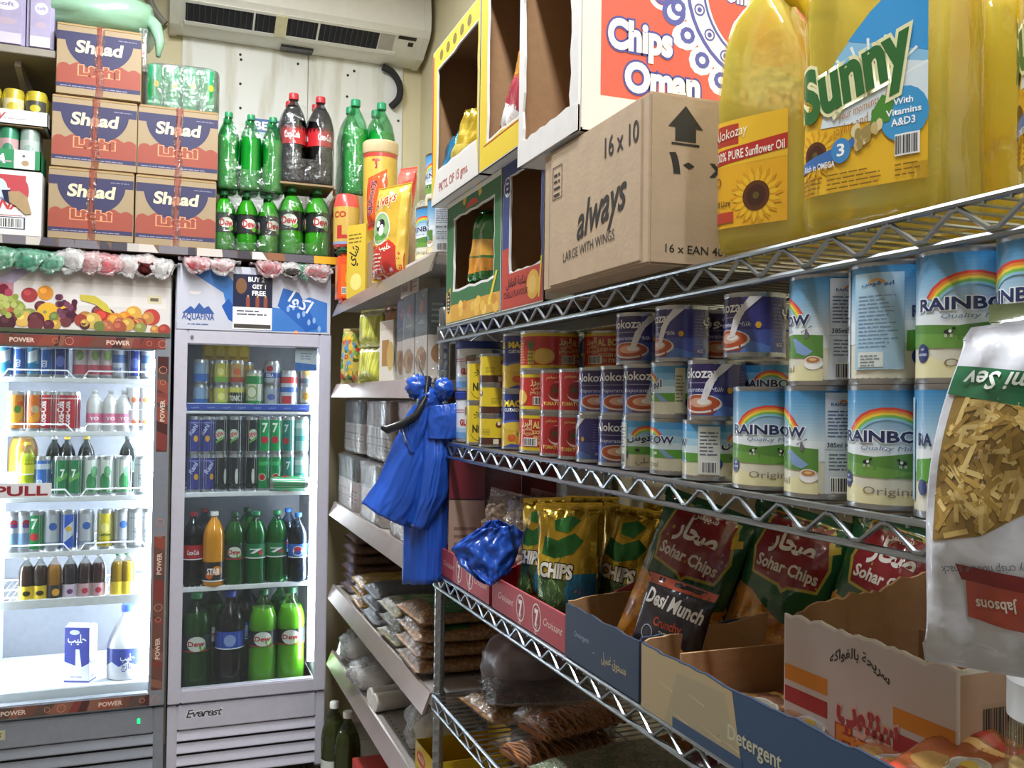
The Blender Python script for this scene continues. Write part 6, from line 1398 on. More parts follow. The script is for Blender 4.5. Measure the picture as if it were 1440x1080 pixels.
# ------------------------------------------------------------------ sunflower oil bottles
def oil_mat():
    m = bpy.data.materials.new('sunflower_oil'); m.use_nodes = True; nt = m.node_tree; p = nt.nodes['Principled BSDF']; out = nt.nodes['Material Output']
    p.inputs['Base Color'].default_value = (*lin('#ffec74'), 1); p.inputs['Subsurface Weight'].default_value = 1; p.inputs['Subsurface Radius'].default_value = (.05, .04, .012); p.inputs['Subsurface Scale'].default_value = 1
    p.inputs['Roughness'].default_value = .1; p.inputs['IOR'].default_value = 1.3
    g = nt.nodes.new('ShaderNodeBsdfGlass'); g.inputs['Color'].default_value = (*lin('#fff8d6'), 1); g.inputs['IOR'].default_value = 1.22; g.inputs['Roughness'].default_value = .02
    tc = nt.nodes.new('ShaderNodeTexCoord'); n = nt.nodes.new('ShaderNodeTexNoise'); n.inputs['Scale'].default_value = 14; nt.links.new(tc.outputs['Object'], n.inputs['Vector'])
    bp = nt.nodes.new('ShaderNodeBump'); bp.inputs['Strength'].default_value = .3; bp.inputs['Distance'].default_value = .01; nt.links.new(n.outputs[0], bp.inputs['Height']); nt.links.new(bp.outputs[0], g.inputs['Normal'])
    tr = nt.nodes.new('ShaderNodeBsdfTransparent'); tr.inputs[0].default_value = (*lin('#fff6cf'), 1)
    c = nt.nodes.new('ShaderNodeMixShader'); c.inputs[0].default_value = .5; nt.links.new(g.outputs[0], c.inputs[1]); nt.links.new(tr.outputs[0], c.inputs[2])
    b = nt.nodes.new('ShaderNodeMixShader'); b.inputs[0].default_value = .42; nt.links.new(c.outputs[0], b.inputs[1]); nt.links.new(p.outputs[0], b.inputs[2]); nt.links.new(b.outputs[0], out.inputs[0]); return m
OIL = oil_mat()
PETC = film('clear_pet', '#fff2c8', .01, .16, .05, .25, 16, tint='#fffdf2')
def loft(sec, n=44, pw=.36):
    """sec: (half width, half depth, z, x offset)"""
    g = G(); vs = []; ee = lambda q, p: math.copysign(abs(q)**p, q)
    for a, b, z, ox in sec:
        p = pw if a > .03 else 1
        for k in range(n): q = 2*pi*k/n; vs.append((ox+a*ee(cos(q), p), b*ee(sin(q), p), z))
    m = len(sec); fs = [(j*n+k, j*n+(k+1) % n, (j+1)*n+(k+1) % n, (j+1)*n+k) for j in range(m-1) for k in range(n)]
    fs += [tuple(reversed(range(n))), tuple((m-1)*n+k for k in range(n))]
    return g.add(vs, fs)
def sunflower(A, x, z, r, L=3):
    for k in range(18):
        a = 2*pi*k/18
        for rr, c, o in ((1.0, '#d8961c', 0), (.92, '#e8b82a', .1)):
            b = a+o; A.poly([(x+r*.42*cos(b-.13), z+r*.42*sin(b-.13)), (x+r*.75*rr*cos(b-.12), z+r*.75*rr*sin(b-.12)), (x+r*rr*cos(b), z+r*rr*sin(b)), (x+r*.75*rr*cos(b+.12), z+r*.75*rr*sin(b+.12)), (x+r*.42*cos(b+.13), z+r*.42*sin(b+.13))], c, L+o*10*.4)
    A.disc(x, z, r*.5, r*.5, '#5a2f16', L+2, 24); A.disc(x, z, r*.36, r*.36, '#43200f', L+2.3, 20); A.disc(x, z, r*.12, r*.12, '#5f5226', L+2.6, 12)
def oil_bottle(label, a, b, h, kind):
    t = thing('oil_bottle', label, 'bottle')
    sec = [(a*.86, b*.86, 0, 0), (a*.97, b*.97, .006, 0), (a, b, .02, 0), (a, b, .05, 0), (a*.985, b*.985, .055, 0), (a*.985, b*.985, h*.46, 0), (a, b, h*.475, 0), (a, b, h*.55, 0), (a*.96, b*.97, h*.60, 0), (a*.84, b*.93, h*.70, -a*.06), (a*.62, b*.82, h*.80, -a*.12), (a*.36, b*.62, h*.88, -a*.1), (.017, .017, h*.93, -a*.08), (.015, .015, h*.95, -a*.08)]
    G.move(loft(sec), Matrix.Identity(4)).build('body', PETC, t, 60)
    loft([(x*.955, y*.955, max(.003, z), o) for x, y, z, o in sec if z <= h*.91]).build('oil', OIL, t, 60)
    hx = a*.86 if kind != 'sunny' else -a*.92
    sg = 1 if hx > 0 else -1
    G().tube([(sg*a*.93, 0, h*.58), (sg*a*1.0, 0, h*.66), (sg*a*.92, 0, h*.78), (sg*a*.62, 0, h*.86), (sg*a*.30, 0, h*.885)], [.012, .011, .011, .012, .013], 12).build('handle', mat('yellow_handle', '#e9c21e', .25, 0, .05, trans=.3), t, 60)
    G().lathe([(.018, h*.945), (.019, h*.948), (.019, h-.002), (.017, h), (0, h)], 20, (-a*.08, 0, 0)).build('cap', mat('yellow_cap', '#e6c016', .4), t)
    # label, bent with the body front
    A = Art()
    ee = lambda q, p: math.copysign(abs(q)**p, q)
    def fn(x, z, L):
        k = max(-.995, min(.995, x/(a*.985))); y = -b*.99*(1-abs(k)**5.556)**.18
        return Vector((x, y-.0006-L*INK, z))
    if kind == 'sunny':
        hh = h*.83; w0, w1_, z0_, z1__ = -a*.95, a*.80, .035, hh*.62
        pts = [(w0, z0_), (w1_, z0_), (w1_, hh*.66), (w1_*.55, hh*.655), (w1_*.1, hh*.60), (-a*.35, hh*.50), (w0*.85, hh*.36), (w0, hh*.28)]
        A.poly(pts, '#e8b62a', 0)
        A.poly([(w1_, hh*.30), (w1_, hh*.66), (w1_*.55, hh*.655), (w1_*.1, hh*.60), (-a*.35, hh*.50), (-a*.72, hh*.38), (-a*.5, hh*.34)], '#8cc2e4', 1)
        A.poly([(w1_, hh*.45), (w1_, hh*.66), (w1_*.55, hh*.655), (w1_*.1, hh*.60), (-a*.22, hh*.535)], '#3f9ad8', 1.5)
        A.poly([(w1_, hh*.28), (w1_, hh*.42), (w1_*.2, hh*.46), (-a*.5, hh*.40), (-a*.6, hh*.3)], '#dce8ee', 1.8)
        for k in range(9):
            an = rad(20+k*18); A.poly([(a*.1, hh*.36), (a*.1+a*.75*cos(an), hh*.36+a*.75*sin(an)), (a*.1+a*.75*cos(an+.05), hh*.36+a*.75*sin(an+.05))], '#eef4f4', 2)
        A.text('Sunny', -a*.08, hh*.375, hh*.15, '#2f6a34', 9, w=a*1.6, bold=.045, shear=.2, rot=16, edge='#e9e4b4')
        A.text('your moments of', a*.0, hh*.325, .008, '#b8742c', 6, w=a*.7, shear=.3, rot=12, bold=0); A.text('joying and frying!', a*.0, hh*.285, .010, '#b0702a', 6, w=a*.85, shear=.3, rot=12, bold=0)
        A.disc(a*.52, hh*.29, .022, .025, '#3f9ad0', 5); A.text('With', a*.52, hh*.3, .006, '#fff', 7, w=.02) if 0 else A.text('With', a*.52, hh*.317, .006, '#ffffff', 7, w=.018); A.text('Vitamins', a*.52, hh*.289, .006, '#ffffff', 7, w=.032); A.text('A&D3', a*.52, hh*.259, .007, '#ffffff', 7, w=.022)
        sunflower(A, -a*.68, .075, .026, 3); A.poly([(w0, .058), (w0, .068), (-a*.2, .082), (a*.2, .098), (a*.2, .092), (-a*.3, .068)], '#3f6fb0', 6); A.text('Rich in OMEGA', -a*.62, .060, .006, '#e8eef6', 8, w=.035); A.disc(-a*.3, .074, .010, .012, '#3f8ac8', 8); A.text('3', -a*.3, .069, .012, '#ffffff', 9, w=.008)
        for k in range(14): rn = random.Random(k); A.disc(a*.02+rn.uniform(-.014, .016), .082+rn.uniform(-.008, .010), .0035, .006, rn.choice(['#e0d0a0', '#c8b078', '#a08a50']), 7+k*.02, 8)
        A.poly([(a*.1, .09), (a*.35, .092), (a*.42, .112), (a*.25, .118), (a*.12, .104)], '#4a8a34', 6.5); A.bars(a*.42, .058, a*.72, .078, L=6, n=16)
        A.lines(w0*.95, .037, -a*.55, .055, 4, '#8a6420', 5, .3); A.lines(-a*.5, .038, a*.3, .056, 4, '#8a6420', 5, .3); A.lines(a*.42, .04, w1_*.95, .054, 3, '#8a6420', 5, .3)
    else:
        A.rect(-a*.97, .03, a*.72, h*.455, '#e2a824', 0); A.rect(-a*.97, h*.30, a*.72, h*.455, '#e8b830', .5)
        A.rect(-a*.95, h*.37, -a*.35, h*.44, '#b23a2c', 1); A.text('Alokozay', -a*.55, h*.395, .012, '#f2ead8', 4, w=a*.85, shear=.2, rot=6, bold=.0)
        A.poly([(-a*.97, h*.305), (a*.72, h*.325), (a*.72, h*.375), (-a*.97, h*.355)], '#b8302a', 2); A.text('100% PURE Sunflower Oil', -a*.13, h*.322, .0105, '#f6efe2', 4, w=a*1.6, rot=1.6, bold=.012)
        sunflower(A, a*.06, h*.185, a*.60, 2); A.text('1.8 Litre', -a*.72, .055, .007, '#5a3a14', 4, w=a*.4); A.rect(-a*.92, .036, -a*.45, .048, '#b8402c', 4); A.ring(-a*.86, h*.25, .004, .0055, '#8a5a1c', 4)
        A.rect(a*.72, .03, a*.73, h*.455, '#b8842c', 1)
    A.build('label', fn, P_GLOSS, t, cut=(a*.06, .03))
    return t
GO = 'sunflower oil bottles'
ob = oil_bottle('x', .056, .043, .335, 'alok'); os_ = oil_bottle('x', .074, .056, .40, 'sunny')
dup(ob, 'smaller oil bottle with large sunflower on an orange label beside the brown box', (.648, .868, ZT), (0, 0, AISLE+rad(24)), GO)
dup(os_, 'large oil bottle with green script on blue and yellow label', (.662, .700, ZT), (0, 0, AISLE+rad(20)), GO)
dup(ob, 'small sunflower oil bottle half hidden behind the large green script bottle', (.79, .69, ZT), (0, 0, AISLE-rad(20)), GO)
dup(ob, 'small sunflower oil bottle in the back row', (.90, .80, ZT), (0, 0, AISLE+rad(10)), GO)
dup(os_, 'large oil bottle standing farthest from the brown box', (.70, .50, ZT), (0, 0, AISLE-rad(30)), GO)
dup(os_, 'large oil bottle behind the small bottle beside the brown box', (.84, .93, ZT), (0, 0, AISLE+rad(5)), GO)
# ------------------------------------------------------------------ tins on the middle wire shelf
ZM = SHELF_Z[1]+.0012
R2 = .039; H2 = .1135; RS = .035; HS = .0735
mk_rb = lambda l: tin('milk_tin', l, R2, H2, rainbow_art(R2, H2))
mk_rs = lambda l: tin('milk_tin', l, RS, HS, rainbow_small())
def rainbow_small():
    A = Art(); r, h = RS, HS; W = pi*r; z = lambda q: q*h
    A.rect(-W, z(.07), W, z(.93), '#d6d2b8', 0)
    for i, c in enumerate(('#4a98d0', '#79b4dc', '#a8cfe4', '#cfe2ea')): A.rect(-W, z(.93-.12*(i+1)), W, z(.93-.12*i), c, 1)
    A.rect(-W, z(.30), W, z(.45), '#5c9c3c', 1.5)
    for x0, ar in ((-W*.5, False), (W*.55, True)):
        for i, c in enumerate(('#d8453a', '#e88a34', '#f0cf46', '#7cbc58', '#8fc4dc')): r1 = .36*h-i*.03*h; A.ring(x0, z(.52), r1-.03*h, r1, c, 3+i*.05, 28, 152, ky=.9)
        A.text('ابو قوس' if ar else 'RAINBOW', x0, z(.56), .13*h, '#26315f', 5, w=W*.55 if ar else W*.7, bold=.03, edge='#eef4f8')
        A.disc(x0-W*.12, z(.38), .05*h, .03*h, '#20242a', 4, 10); A.disc(x0+W*.1, z(.38), .045*h, .03*h, '#e8e6de', 4, 10)
        A.poly([(x0+W*.15, z(.45)), (x0+W*.22, z(.45)), (x0+W*.36, z(.3)), (x0+W*.26, z(.3))], '#7f9cc8', 2.5)
        A.text('أصلي' if ar else 'Original', x0, z(.14), .10*h, '#8a7a5c', 5, w=W*.3, bold=0); A.disc(x0-W*.32, z(.28), .09*h, .1*h, '#1f2f6a', 5)
    A.rect(W*.02, z(.1), W*.26, z(.9), '#dcdfd8', 6); A.lines(W*.04, z(.42), W*.24, z(.84), 7, '#5f6a84', 7); A.bars(W*.06, z(.12), W*.22, z(.32), L=7, n=10)
    A.rect(-W, z(.1), -W*.88, z(.9), '#d8d8b4', 6); A.lines(-W*.99, z(.3), -W*.89, z(.8), 8, '#8a8a70', 7)
    return A
def purple_art():
    A = Art(); r, h = RS, HS; W = pi*r; z = lambda q: q*h
    A.rect(-W, z(.07), W, z(.93), '#3c3a86', 0); A.rect(-W, z(.07), W, z(.42), '#4a5aa8', .5)
    for x0, ar in ((-W*.5, False), (W*.5, True)):
        A.poly([(x0-W*.42, z(.40)), (x0+W*.1, z(.30)), (x0+W*.42, z(.16)), (x0+W*.42, z(.07)), (x0-W*.42, z(.07))], '#5a7cc4', 1)
        A.poly([(x0-W*.40, z(.54)), (x0+W*.10, z(.54)), (x0+W*.10, z(.93)), (x0-W*.40, z(.93))], '#2a2058', 2)
        A.text('الكوزاي' if ar else 'Alokozay', x0-W*.12, z(.70), .17*h, '#e9e8ee', 6, w=W*.62, bold=.02); A.rect(x0-W*.3, z(.61), x0+W*.05, z(.625), '#8a86b8', 3)
        A.text('Evaporated Milk', x0-W*.06, z(.47), .075*h, '#d8dcec', 6, w=W*.58, bold=0, shear=.25); A.disc(x0+W*.29, z(.49), .05*h, .055*h, '#e0b03a', 6, 6)
        A.poly([(x0+W*.20, z(.93)), (x0+W*.33, z(.93)), (x0+W*.14, z(.68)), (x0+W*.04, z(.32)), (x0-W*.04, z(.30)), (x0+W*.03, z(.62))], '#e4e2e6', 5)
        A.disc(x0-W*.06, z(.27), W*.27, .16*h, '#dcd4d2', 3); A.disc(x0-W*.06, z(.28), W*.245, .135*h, '#b04e2c', 3.5); A.disc(x0-W*.05, z(.29), W*.15, .08*h, '#d9a890', 4); A.disc(x0-W*.0, z(.3), W*.08, .05*h, '#ece4e0', 4.5); A.poly([(x0-W*.33, z(.27)), (x0+W*.21, z(.27)), (x0+W*.10, z(.09)), (x0-W*.2, z(.09))], '#8a3a28', 2.8)
    A.lines(-W*.05, z(.3), W*.12, z(.85), 10, '#7a78b4', 3, .3); A.rect(-W*.06, z(.14), W*.13, z(.24), '#54549a', 3); A.text('ACC', W*.03, z(.16), .06*h, '#d8d8ea', 5, w=W*.09)
    A.lines(W*.86, z(.3), W*.98, z(.8), 8, '#7a78b4', 3, .3); A.lines(-W*.99, z(.3), -W*.92, z(.8), 8, '#7a78b4', 3, .3)
    return A
def tomato_art():
    A = Art(); r, h = RS, HS; W = pi*r; z = lambda q: q*h; A.rect(-W, z(.07), W, z(.93), '#b3242a', 0)
    for x0 in (-W*.66, 0, W*.66):
        A.disc(x0, z(.50), W*.17, .23*h, '#e6dcd8', 2); A.disc(x0-W*.025, z(.52), W*.15, .2*h, '#b3242a', 3); A.disc(x0-W*.03, z(.52), W*.12, .165*h, '#7c1a1c', 4); A.disc(x0-W*.03, z(.53), W*.04, .06*h, '#3a4a24', 5, 8)
        A.rect(x0-W*.23, z(.45), x0-W*.13, z(.62), '#b3242a', 5.5)
        A.text('TOMATO PASTE', x0, z(.18), .085*h, '#dcb45a', 6, w=W*.52, bold=.03); A.text('معجون طماطم', x0, z(.80), .07*h, '#d8b46a', 6, w=W*.4)
    return A
def pine_art(r, h):
    A = Art(); W = pi*r; z = lambda q: q*h; A.rect(-W, z(.07), W, z(.93), '#bf2f28', 0); A.rect(-W, z(.07), W, z(.15), '#dcc02c', 1); A.rect(-W, z(.85), W, z(.93), '#dcc02c', 1)
    for x0 in (-W*.5, W*.5):
        A.disc(x0-W*.13, z(.34), W*.055, .19*h, '#7f7a34', 3, 16)
        for k in range(12): A.disc(x0-W*.13+(k % 3-1)*W*.03, z(.2+.09*(k//3)), W*.015, .03*h, '#c4a640', 4, 6)
        for k in range(9): an = rad(50+k*10); A.poly([(x0-W*.14, z(.5)), (x0-W*.12, z(.5)), (x0-W*.13+.16*h*1.6*cos(an), z(.52)+.3*h*sin(an))], '#4f7040', 3+k*.02)
        A.disc(x0+W*.02, z(.36), W*.12, .2*h, '#d9a838', 5); A.disc(x0+W*.02, z(.36), W*.10, .17*h, '#e0b85a', 5.4)
        A.text('البرز', x0+W*.26, z(.68), .14*h, '#ead9a4', 6, w=W*.15, bold=.03); A.text('أناناس', x0+W*.27, z(.56), .08*h, '#e4cf96', 6, w=W*.14); A.text('شرائح وقطع', x0+W*.27, z(.46), .07*h, '#e4cf96', 6, w=W*.18); A.bars(x0+W*.22, z(.18), x0+W*.4, z(.38), L=6, n=12)
        A.lines(x0-W*.34, z(.2), x0-W*.22, z(.8), 9, '#dca45a', 4, .4)
    A.text('AL BORZ', 0, z(.62), .16*h, '#e6cf7a', 7, w=W*.30, bold=.04)
    for k, t in enumerate(('SLICED PINEAPPLE', 'BROKEN SLICES', 'IN SYRUP')): A.text(t, 0, z(.48-.13*k), .085*h, '#e6c880', 7, w=W*(.32, .28, .18)[k], bold=.03)
    A.text('PRODUCT OF CHINA', W, z(.75), .05*h, '#e6c880', 7, w=W*.2); A.lines(W*.86, z(.2), W*1.0, z(.7), 7, '#e0b070', 7, .4); A.lines(-W*1.0, z(.2), -W*.88, z(.7), 7, '#e0b070', 7, .4)
    return A
def custard_art(r, h):
    A = Art(); W = pi*r; z = lambda q: q*h; A.rect(-W, z(.04), W, z(.96), '#27357f', 0); A.rect(-W, z(.04), W, z(.45), '#cfae3a', 1)
    for x0 in (-W*.66, 0, W*.66):
        A.disc(x0, z(.43), W*.36, .08*h, '#4a62b4', 1.5); A.disc(x0, z(.40), W*.34, .075*h, '#d8bc48', 2)
        A.text('MACULE', x0, z(.74), .10*h, '#e6cf3a', 5, w=W*.56, bold=.06); A.text('CUSTARD POWDER', x0, z(.65), .055*h, '#e8ecf4', 5, w=W*.56, bold=.03)
        for dx, dz, c in ((-.12, .2, '#c8602c'), (.02, .16, '#d88a2c'), (.13, .22, '#c04a2c'), (.04, .26, '#7f8a3c'), (-.05, .25, '#e0b04a')): A.disc(x0+dx*W, z(dz), W*.085, .06*h, c, 4+dx)
        A.poly([(x0-W*.3, z(.04)), (x0+W*.3, z(.04)), (x0+W*.1, z(.1)), (x0, z(.08)), (x0-W*.12, z(.1))], '#3a4ca0', 5)
    return A
def yellow_art(r, h, palm):
    A = Art(); W = pi*r; z = lambda q: q*h; A.rect(-W, z(.06), W, z(.94), '#d7bd2c', 0)
    if palm:
        for x0 in (-W*.6, 0, W*.6):
            A.rect(x0-.001, z(.5), x0+.001, z(.7), '#3a3a1c', 2)
            for a in range(-30, 211, 40): A.poly([(x0, z(.7)), (x0+.012*cos(rad(a-8)), z(.7)+.010*sin(rad(a-8))), (x0+.016*cos(rad(a)), z(.69)+.012*sin(rad(a)))], '#3f4a24', 2+a*.001)
            A.text('Juda' if 0 else 'Nida', x0, z(.3), .18*h, '#35331c', 3, w=W*.3, bold=.04); A.ring(x0, z(.36), W*.2, W*.21, '#35331c', 2, 200, 340)
    else:
        A.rect(-W, z(.06), W, z(.30), '#4a2a20', 1)
        for x0 in (-W*.6, 0, W*.6): A.disc(x0+W*.15, z(.72), W*.06, .1*h, '#6a2a24', 2); A.disc(x0+W*.15, z(.76), W*.03, .06*h, '#e8dcc0', 3, 10); A.lines(x0-W*.2, z(.4), x0+W*.05, z(.6), 4, '#8a7a2c', 2, .3); A.rect(x0+W*.05, z(.1), x0+W*.15, z(.26), '#d8d0b8', 2)
    return A
MK = {'rb': mk_rb, 'rs': mk_rs, 'pu': lambda l: tin('milk_tin', l, RS, HS, purple_art()), 'to': lambda l: tin('tomato_paste_tin', l, RS, HS, tomato_art()), 'pi': lambda l: tin('pineapple_tin', l, .054, HS, pine_art(.054, HS)),
      'cu': lambda l: tin('custard_tin', l, .037, .1125, custard_art(.037, .1125)), 'y1': lambda l: tin('yellow_tin', l, .035, .088, yellow_art(.035, .088, True)), 'y2': lambda l: tin('yellow_tin', l, .035, .0625, yellow_art(.035, .0625, False))}
GR = {'rb': 'large rainbow print milk tins on the rack', 'rs': 'small rainbow print milk tins', 'pu': 'purple milk tins', 'to': 'tomato paste tins', 'pi': 'pineapple tins', 'cu': 'custard tins', 'y1': 'tall yellow tins', 'y2': 'short yellow tins'}
HT = {'rb': H2, 'rs': HS, 'pu': HS, 'to': HS, 'pi': HS, 'cu': .1125, 'y1': .088, 'y2': .0625}
def T(k, X, Y, tier, frac, label, px=None):
    if px: Y = onX(px, 580, X).y
    tin_at(k, MK[k], label, X, Y, ZM+tier*(HT[k]+.0004), frac, GR[k])
XA = .642
for Y, fr, l in ((.865, -.52, 'large rainbow print milk tin at the far end of the bottom row beside small tins'), (.772, .04, 'large rainbow print milk tin showing barcode, bottom row'), (.677, -.48, 'large rainbow print milk tin facing front with whole cow meadow, bottom row'), (.594, -.80, 'large rainbow print milk tin half hidden by the hanging snack bag, bottom row'), (.512, -.45, 'large rainbow print milk tin behind the hanging snack bag, bottom row')):
    T('rb', XA, Y, 0, fr, l)
for Y, fr, l in ((.766, .04, 'large rainbow print milk tin showing barcode, upper row'), (.676, .73, 'large rainbow print milk tin turned to its nutrition table, upper row'), (.593, -.56, 'large rainbow print milk tin with full rainbow above the hanging snack bag'), (.510, -.30, 'large rainbow print milk tin at the frame edge, upper row')):
    T('rb', XA, Y, 1, fr, l)
for px, fr, l in ((842, .03, 'purple milk tin turned to its small print, bottom row beside tomato paste'), (875, -.5, 'purple milk tin with tea cup, bottom row')): T('pu', XA, 0, 0, fr, l, px)
for px, fr, l in ((910, .55, 'small rainbow print milk tin with Arabic name, bottom row'), (952, -.12, 'small rainbow print milk tin showing small print beside the Arabic one'), (1000, .16, 'small rainbow print milk tin showing barcode next to the large tins')): T('rs', XA, 0, 0, fr, l, px)
for px, fr, l in ((845, -.5, 'purple milk tin with tea cup, first in the second row'), (877, -.5, 'purple milk tin with tea cup, second in the second row'), (911, -.5, 'purple milk tin with tea cup, third in the second row')): T('pu', XA, 0, 1, fr, l, px)
T('rs', XA, 0, 1, -.98, 'small rainbow print milk tin between purple tins in the second row', 952)
T('pu', XA, 0, 1, -.36, 'purple milk tin beside the large rainbow tins in the second row', 1007)
for px, fr, l, X in ((900, -.40, 'purple milk tin on top of the third tin column, top row', XA), (958, -.2, 'purple milk tin turned half away in the top row', XA), (1060, -.25, 'purple milk tin in the top row next to the large rainbow tins', XA), (1010, .45, 'purple milk tin with Arabic name in the back of the top row', .72)): T('pu', X, 0, 2, fr, l, px)
for px, t_, fr, l in ((788, 0, 0, 'tomato paste tin beside the pineapple tin, bottom row'), (815, 0, 0, 'tomato paste tin beside the purple tin, bottom row'), (788, 1, 0, 'tomato paste tin beside the pineapple tin, second row'), (815, 1, 0, 'tomato paste tin beside the purple tin, second row')): T('to', XA, 0, t_, fr+.04, l, px)
for t_, fr, l in ((0, .02, 'red pineapple tin with English lettering, bottom of its stack'), (1, .9, 'red pineapple tin turned to its ingredients, middle of its stack'), (2, -.42, 'wide red pineapple tin with fruit picture on top of its stack')): T('pi', .662, 1.545, t_, fr, l)
for t_, fr, l in ((0, .03, 'navy custard tin with yellow letters, lower'), (1, -.05, 'navy custard tin with yellow letters, upper')): T('cu', .655, 1.668, t_, fr, l)
for t_ in range(3): T('y2', .636, 1.757, t_, (.1, -.1, .02)[t_], ('short yellow tin with brown band at the bottom of three', 'short yellow tin with brown band in the middle of three', 'short yellow tin with brown band on top of three')[t_])
for t_ in range(2): T('y1', .637, 1.843, t_, .06, ('tall yellow tin with palm emblem, lower', 'tall yellow tin with palm emblem, upper')[t_])
T('rs', .715, 0, 0, -.5, 'small rainbow print milk tin in the gap behind the large tins, lower', 1085); T('rs', .715, 0, 1, -.5, 'small rainbow print milk tin in the gap behind the large tins, upper', 1085)
# back row tins and loose cardboard
for px, X, k, n_, l in ((836, .78, 'pu', 2, 'dark purple tin in the back row under another purple tin'), (862, .76, 'pi', 2, 'pineapple tin in the back row under another pineapple tin'), (1010, .72, 'pu', 2, 'purple tin in the back row under the Arabic one')):
    for t_ in range(n_): T(k, X, 0, t_, .03, l+(', lower' if t_ == 0 else ', middle'), px)
for px, X, t_, k, fr, l in ((836, .78, 2, 'pu', .03, 'dark purple tin in shadow behind the pineapple tin'), (862, .76, 2, 'pi', .02, 'pineapple tin in shadow behind the purple tins')): T(k, X, 0, t_, fr, l, px)
tag(G().grid(lambda u, v: Vector((.705+.15*u, 1.30+.2*v, ZM+.2232+.006*sin(v*5)*u)), 4, 6).build('loose_card', CARD, None, 35), 'loose grey brown cardboard sheet lying on the back row tins', 'cardboard')
o = bpy.data.objects['loose_card']; md = o.modifiers.new('thick', 'SOLIDIFY'); md.thickness = .003
# glucose tubs
for i in range(2):
    t = thing('glucose_tub', ('white glucose tub with blue base standing on the rack shelf', 'white glucose tub with red name stacked on another tub')[i], 'tub', (.668, 1.962, ZM+i*.1135), (0, 0, -math.atan2(.668, 1.962)), 'glucose tubs')
    r = .052; h = .112
    G().lathe([(0, .002), (r*.96, 0), (r, .004), (r, h-.016), (r*.98, h-.014)], 28).build('body', WHITE_P, t)
    G().lathe([(r*1.0, h-.017), (r*1.04, h-.015), (r*1.04, h-.001), (r*1.0, h), (0, h)], 28).build('lid', mat('blue_lid', '#2c3f96', .4), t)
    A = Art(); W = pi*r; A.rect(-W, .008, W, h-.019, '#dfe3ea', 0); A.rect(-W, .008, W, .022, '#6fa0d8', 1); A.rect(-W, .022, W, .032, '#a9c6e6', 1)
    A.text('GLUCOSE-D', -W*.04, .038, .013, '#b0303a', 3, w=W*.5, bold=.05); A.rect(-W*.5, .066, W*.1, .0675, '#b83a44', 2); A.rect(-W*.5, .071, W*.1, .0725, '#b83a44', 2); A.poly([(-W*.2, .06), (-W*.05, .064), (-W*.05, .082), (-W*.2, .078)], '#8a8a80', 3); A.text('Brand', -W*.125, .067, .006, '#b83a3a', 4, w=W*.11)
    A.rect(W*.18, .008, W*.55, h-.019, '#3f78b8', 4); A.lines(W*.22, .02, W*.5, .08, 6, '#a9c4e4', 5)
    A.build('label', cyl(r+.0003), P_GLOSS, t, cut=(.009, 0))
# ------------------------------------------------------------------ goods on the lower wire shelf
ZL = SHELF_Z[2]+.0012
def open_box(name, label, loc, L, D, hf, hb, hs, out, inn, th=.004, art=None, tear=0, seed=1, end_art=None, rz=AISLE, hr=None, slope=0):
    """open cardboard tray; local x from 0 (far end) to L (near end), y away from the aisle; hf/hb/hs heights of front, back, sides"""
    t = thing(name, label, 'box', loc, rz); rn = random.Random(seed); hr = hr or hs
    def top(a, b, h0, h1, n=30):
        w_ = [0]
        for k in range(n): w_.append(w_[-1]*.7+rn.uniform(-tear, tear))
        return [(a+(b-a)*k/n+(rn.uniform(-.3, .3)*(b-a)/n if 0 < k < n else 0), h0+(h1-h0)*k/n+(w_[k] if 0 < k < n else 0)) for k in range(n+1)]
    def wall(nm, p0, p1, h0, h1, axis, off, m, o):
        tp = top(p1, p0, h1, h0)
        g = G().prism([(p0, 0), (p1, 0)]+tp, th)
        if axis == 'x': g.v = [(v[0], off+v[1], v[2]) for v in g.v]
        else: g.v = [(off+v[1], v[0], v[2]) for v in g.v]
        return g.build(nm, m, t, 0), tp
    fo, tp = wall('front_panel', 0, L, hf, hf+slope, 'x', 0, out, 0)
    G().prism([(.001, .001), (L-.001, .001)]+[(x, z-.0006) for x, z in tp], .0008).move(Matrix.Translation((0, th+.0002, 0))).build('front_lining', inn, t, 0)
    wall('back_panel', 0, L, hb, hb, 'x', D-th, inn, 0)
    wall('side_panel', th, D-th, hs*.98, hb, 'y', 0, inn, 0); wall('side_panel', th, D-th, hr*.98, hb, 'y', L-th, out, 0)
    G().box(th, th, .0005, L-th, D-th, .004).build('base_panel', inn, t, 0)
    G().box(L-th-.0012, th, .005, L-th-.0002, D-th, min(hr, hb)*.95).build('side_lining', inn, t, 0)
    if art: art(tp).build('print', flat(), P_CARD, t)
    if end_art: end_art.build('end_print', flat(Matrix.Translation((L, 0, 0)) @ Matrix.Rotation(rad(90), 4, 'Z')), P_CARD, t)
    return t
RED = mat('red_card', '#b02a30', .4); NAVY = mat('navy_card', '#26344c', .6, 0, .05, 20); DULL = mat('dull_red_card', '#a84850', .5)
def art7(tp):
    A = Art(); A.poly([(.002, .002), (.344, .002), (.344, .058), (.002, .058)], '#a8404a', 0)
    for x in (.15, .225): A.disc(x, .03, .02, .024, '#e2d4d0', 1); A.disc(x, .03, .0175, .0215, '#8f3540', 1.5); A.text('7', x, .016, .028, '#ecdcd8', 2, w=.015, bold=.05)
    A.text('DAYS', .153, .010, .009, '#ecdcd8', 3, w=.02, rot=78); A.text('DAYS', .228, .010, .009, '#ecdcd8', 3, w=.02, rot=78)
    A.text('Croissant', .075, .025, .013, '#e6ccc8', 2, w=.08, bold=.0, shear=.4); A.text('Croissant', .295, .025, .013, '#e6ccc8', 2, w=.08, bold=0, shear=.4); return A
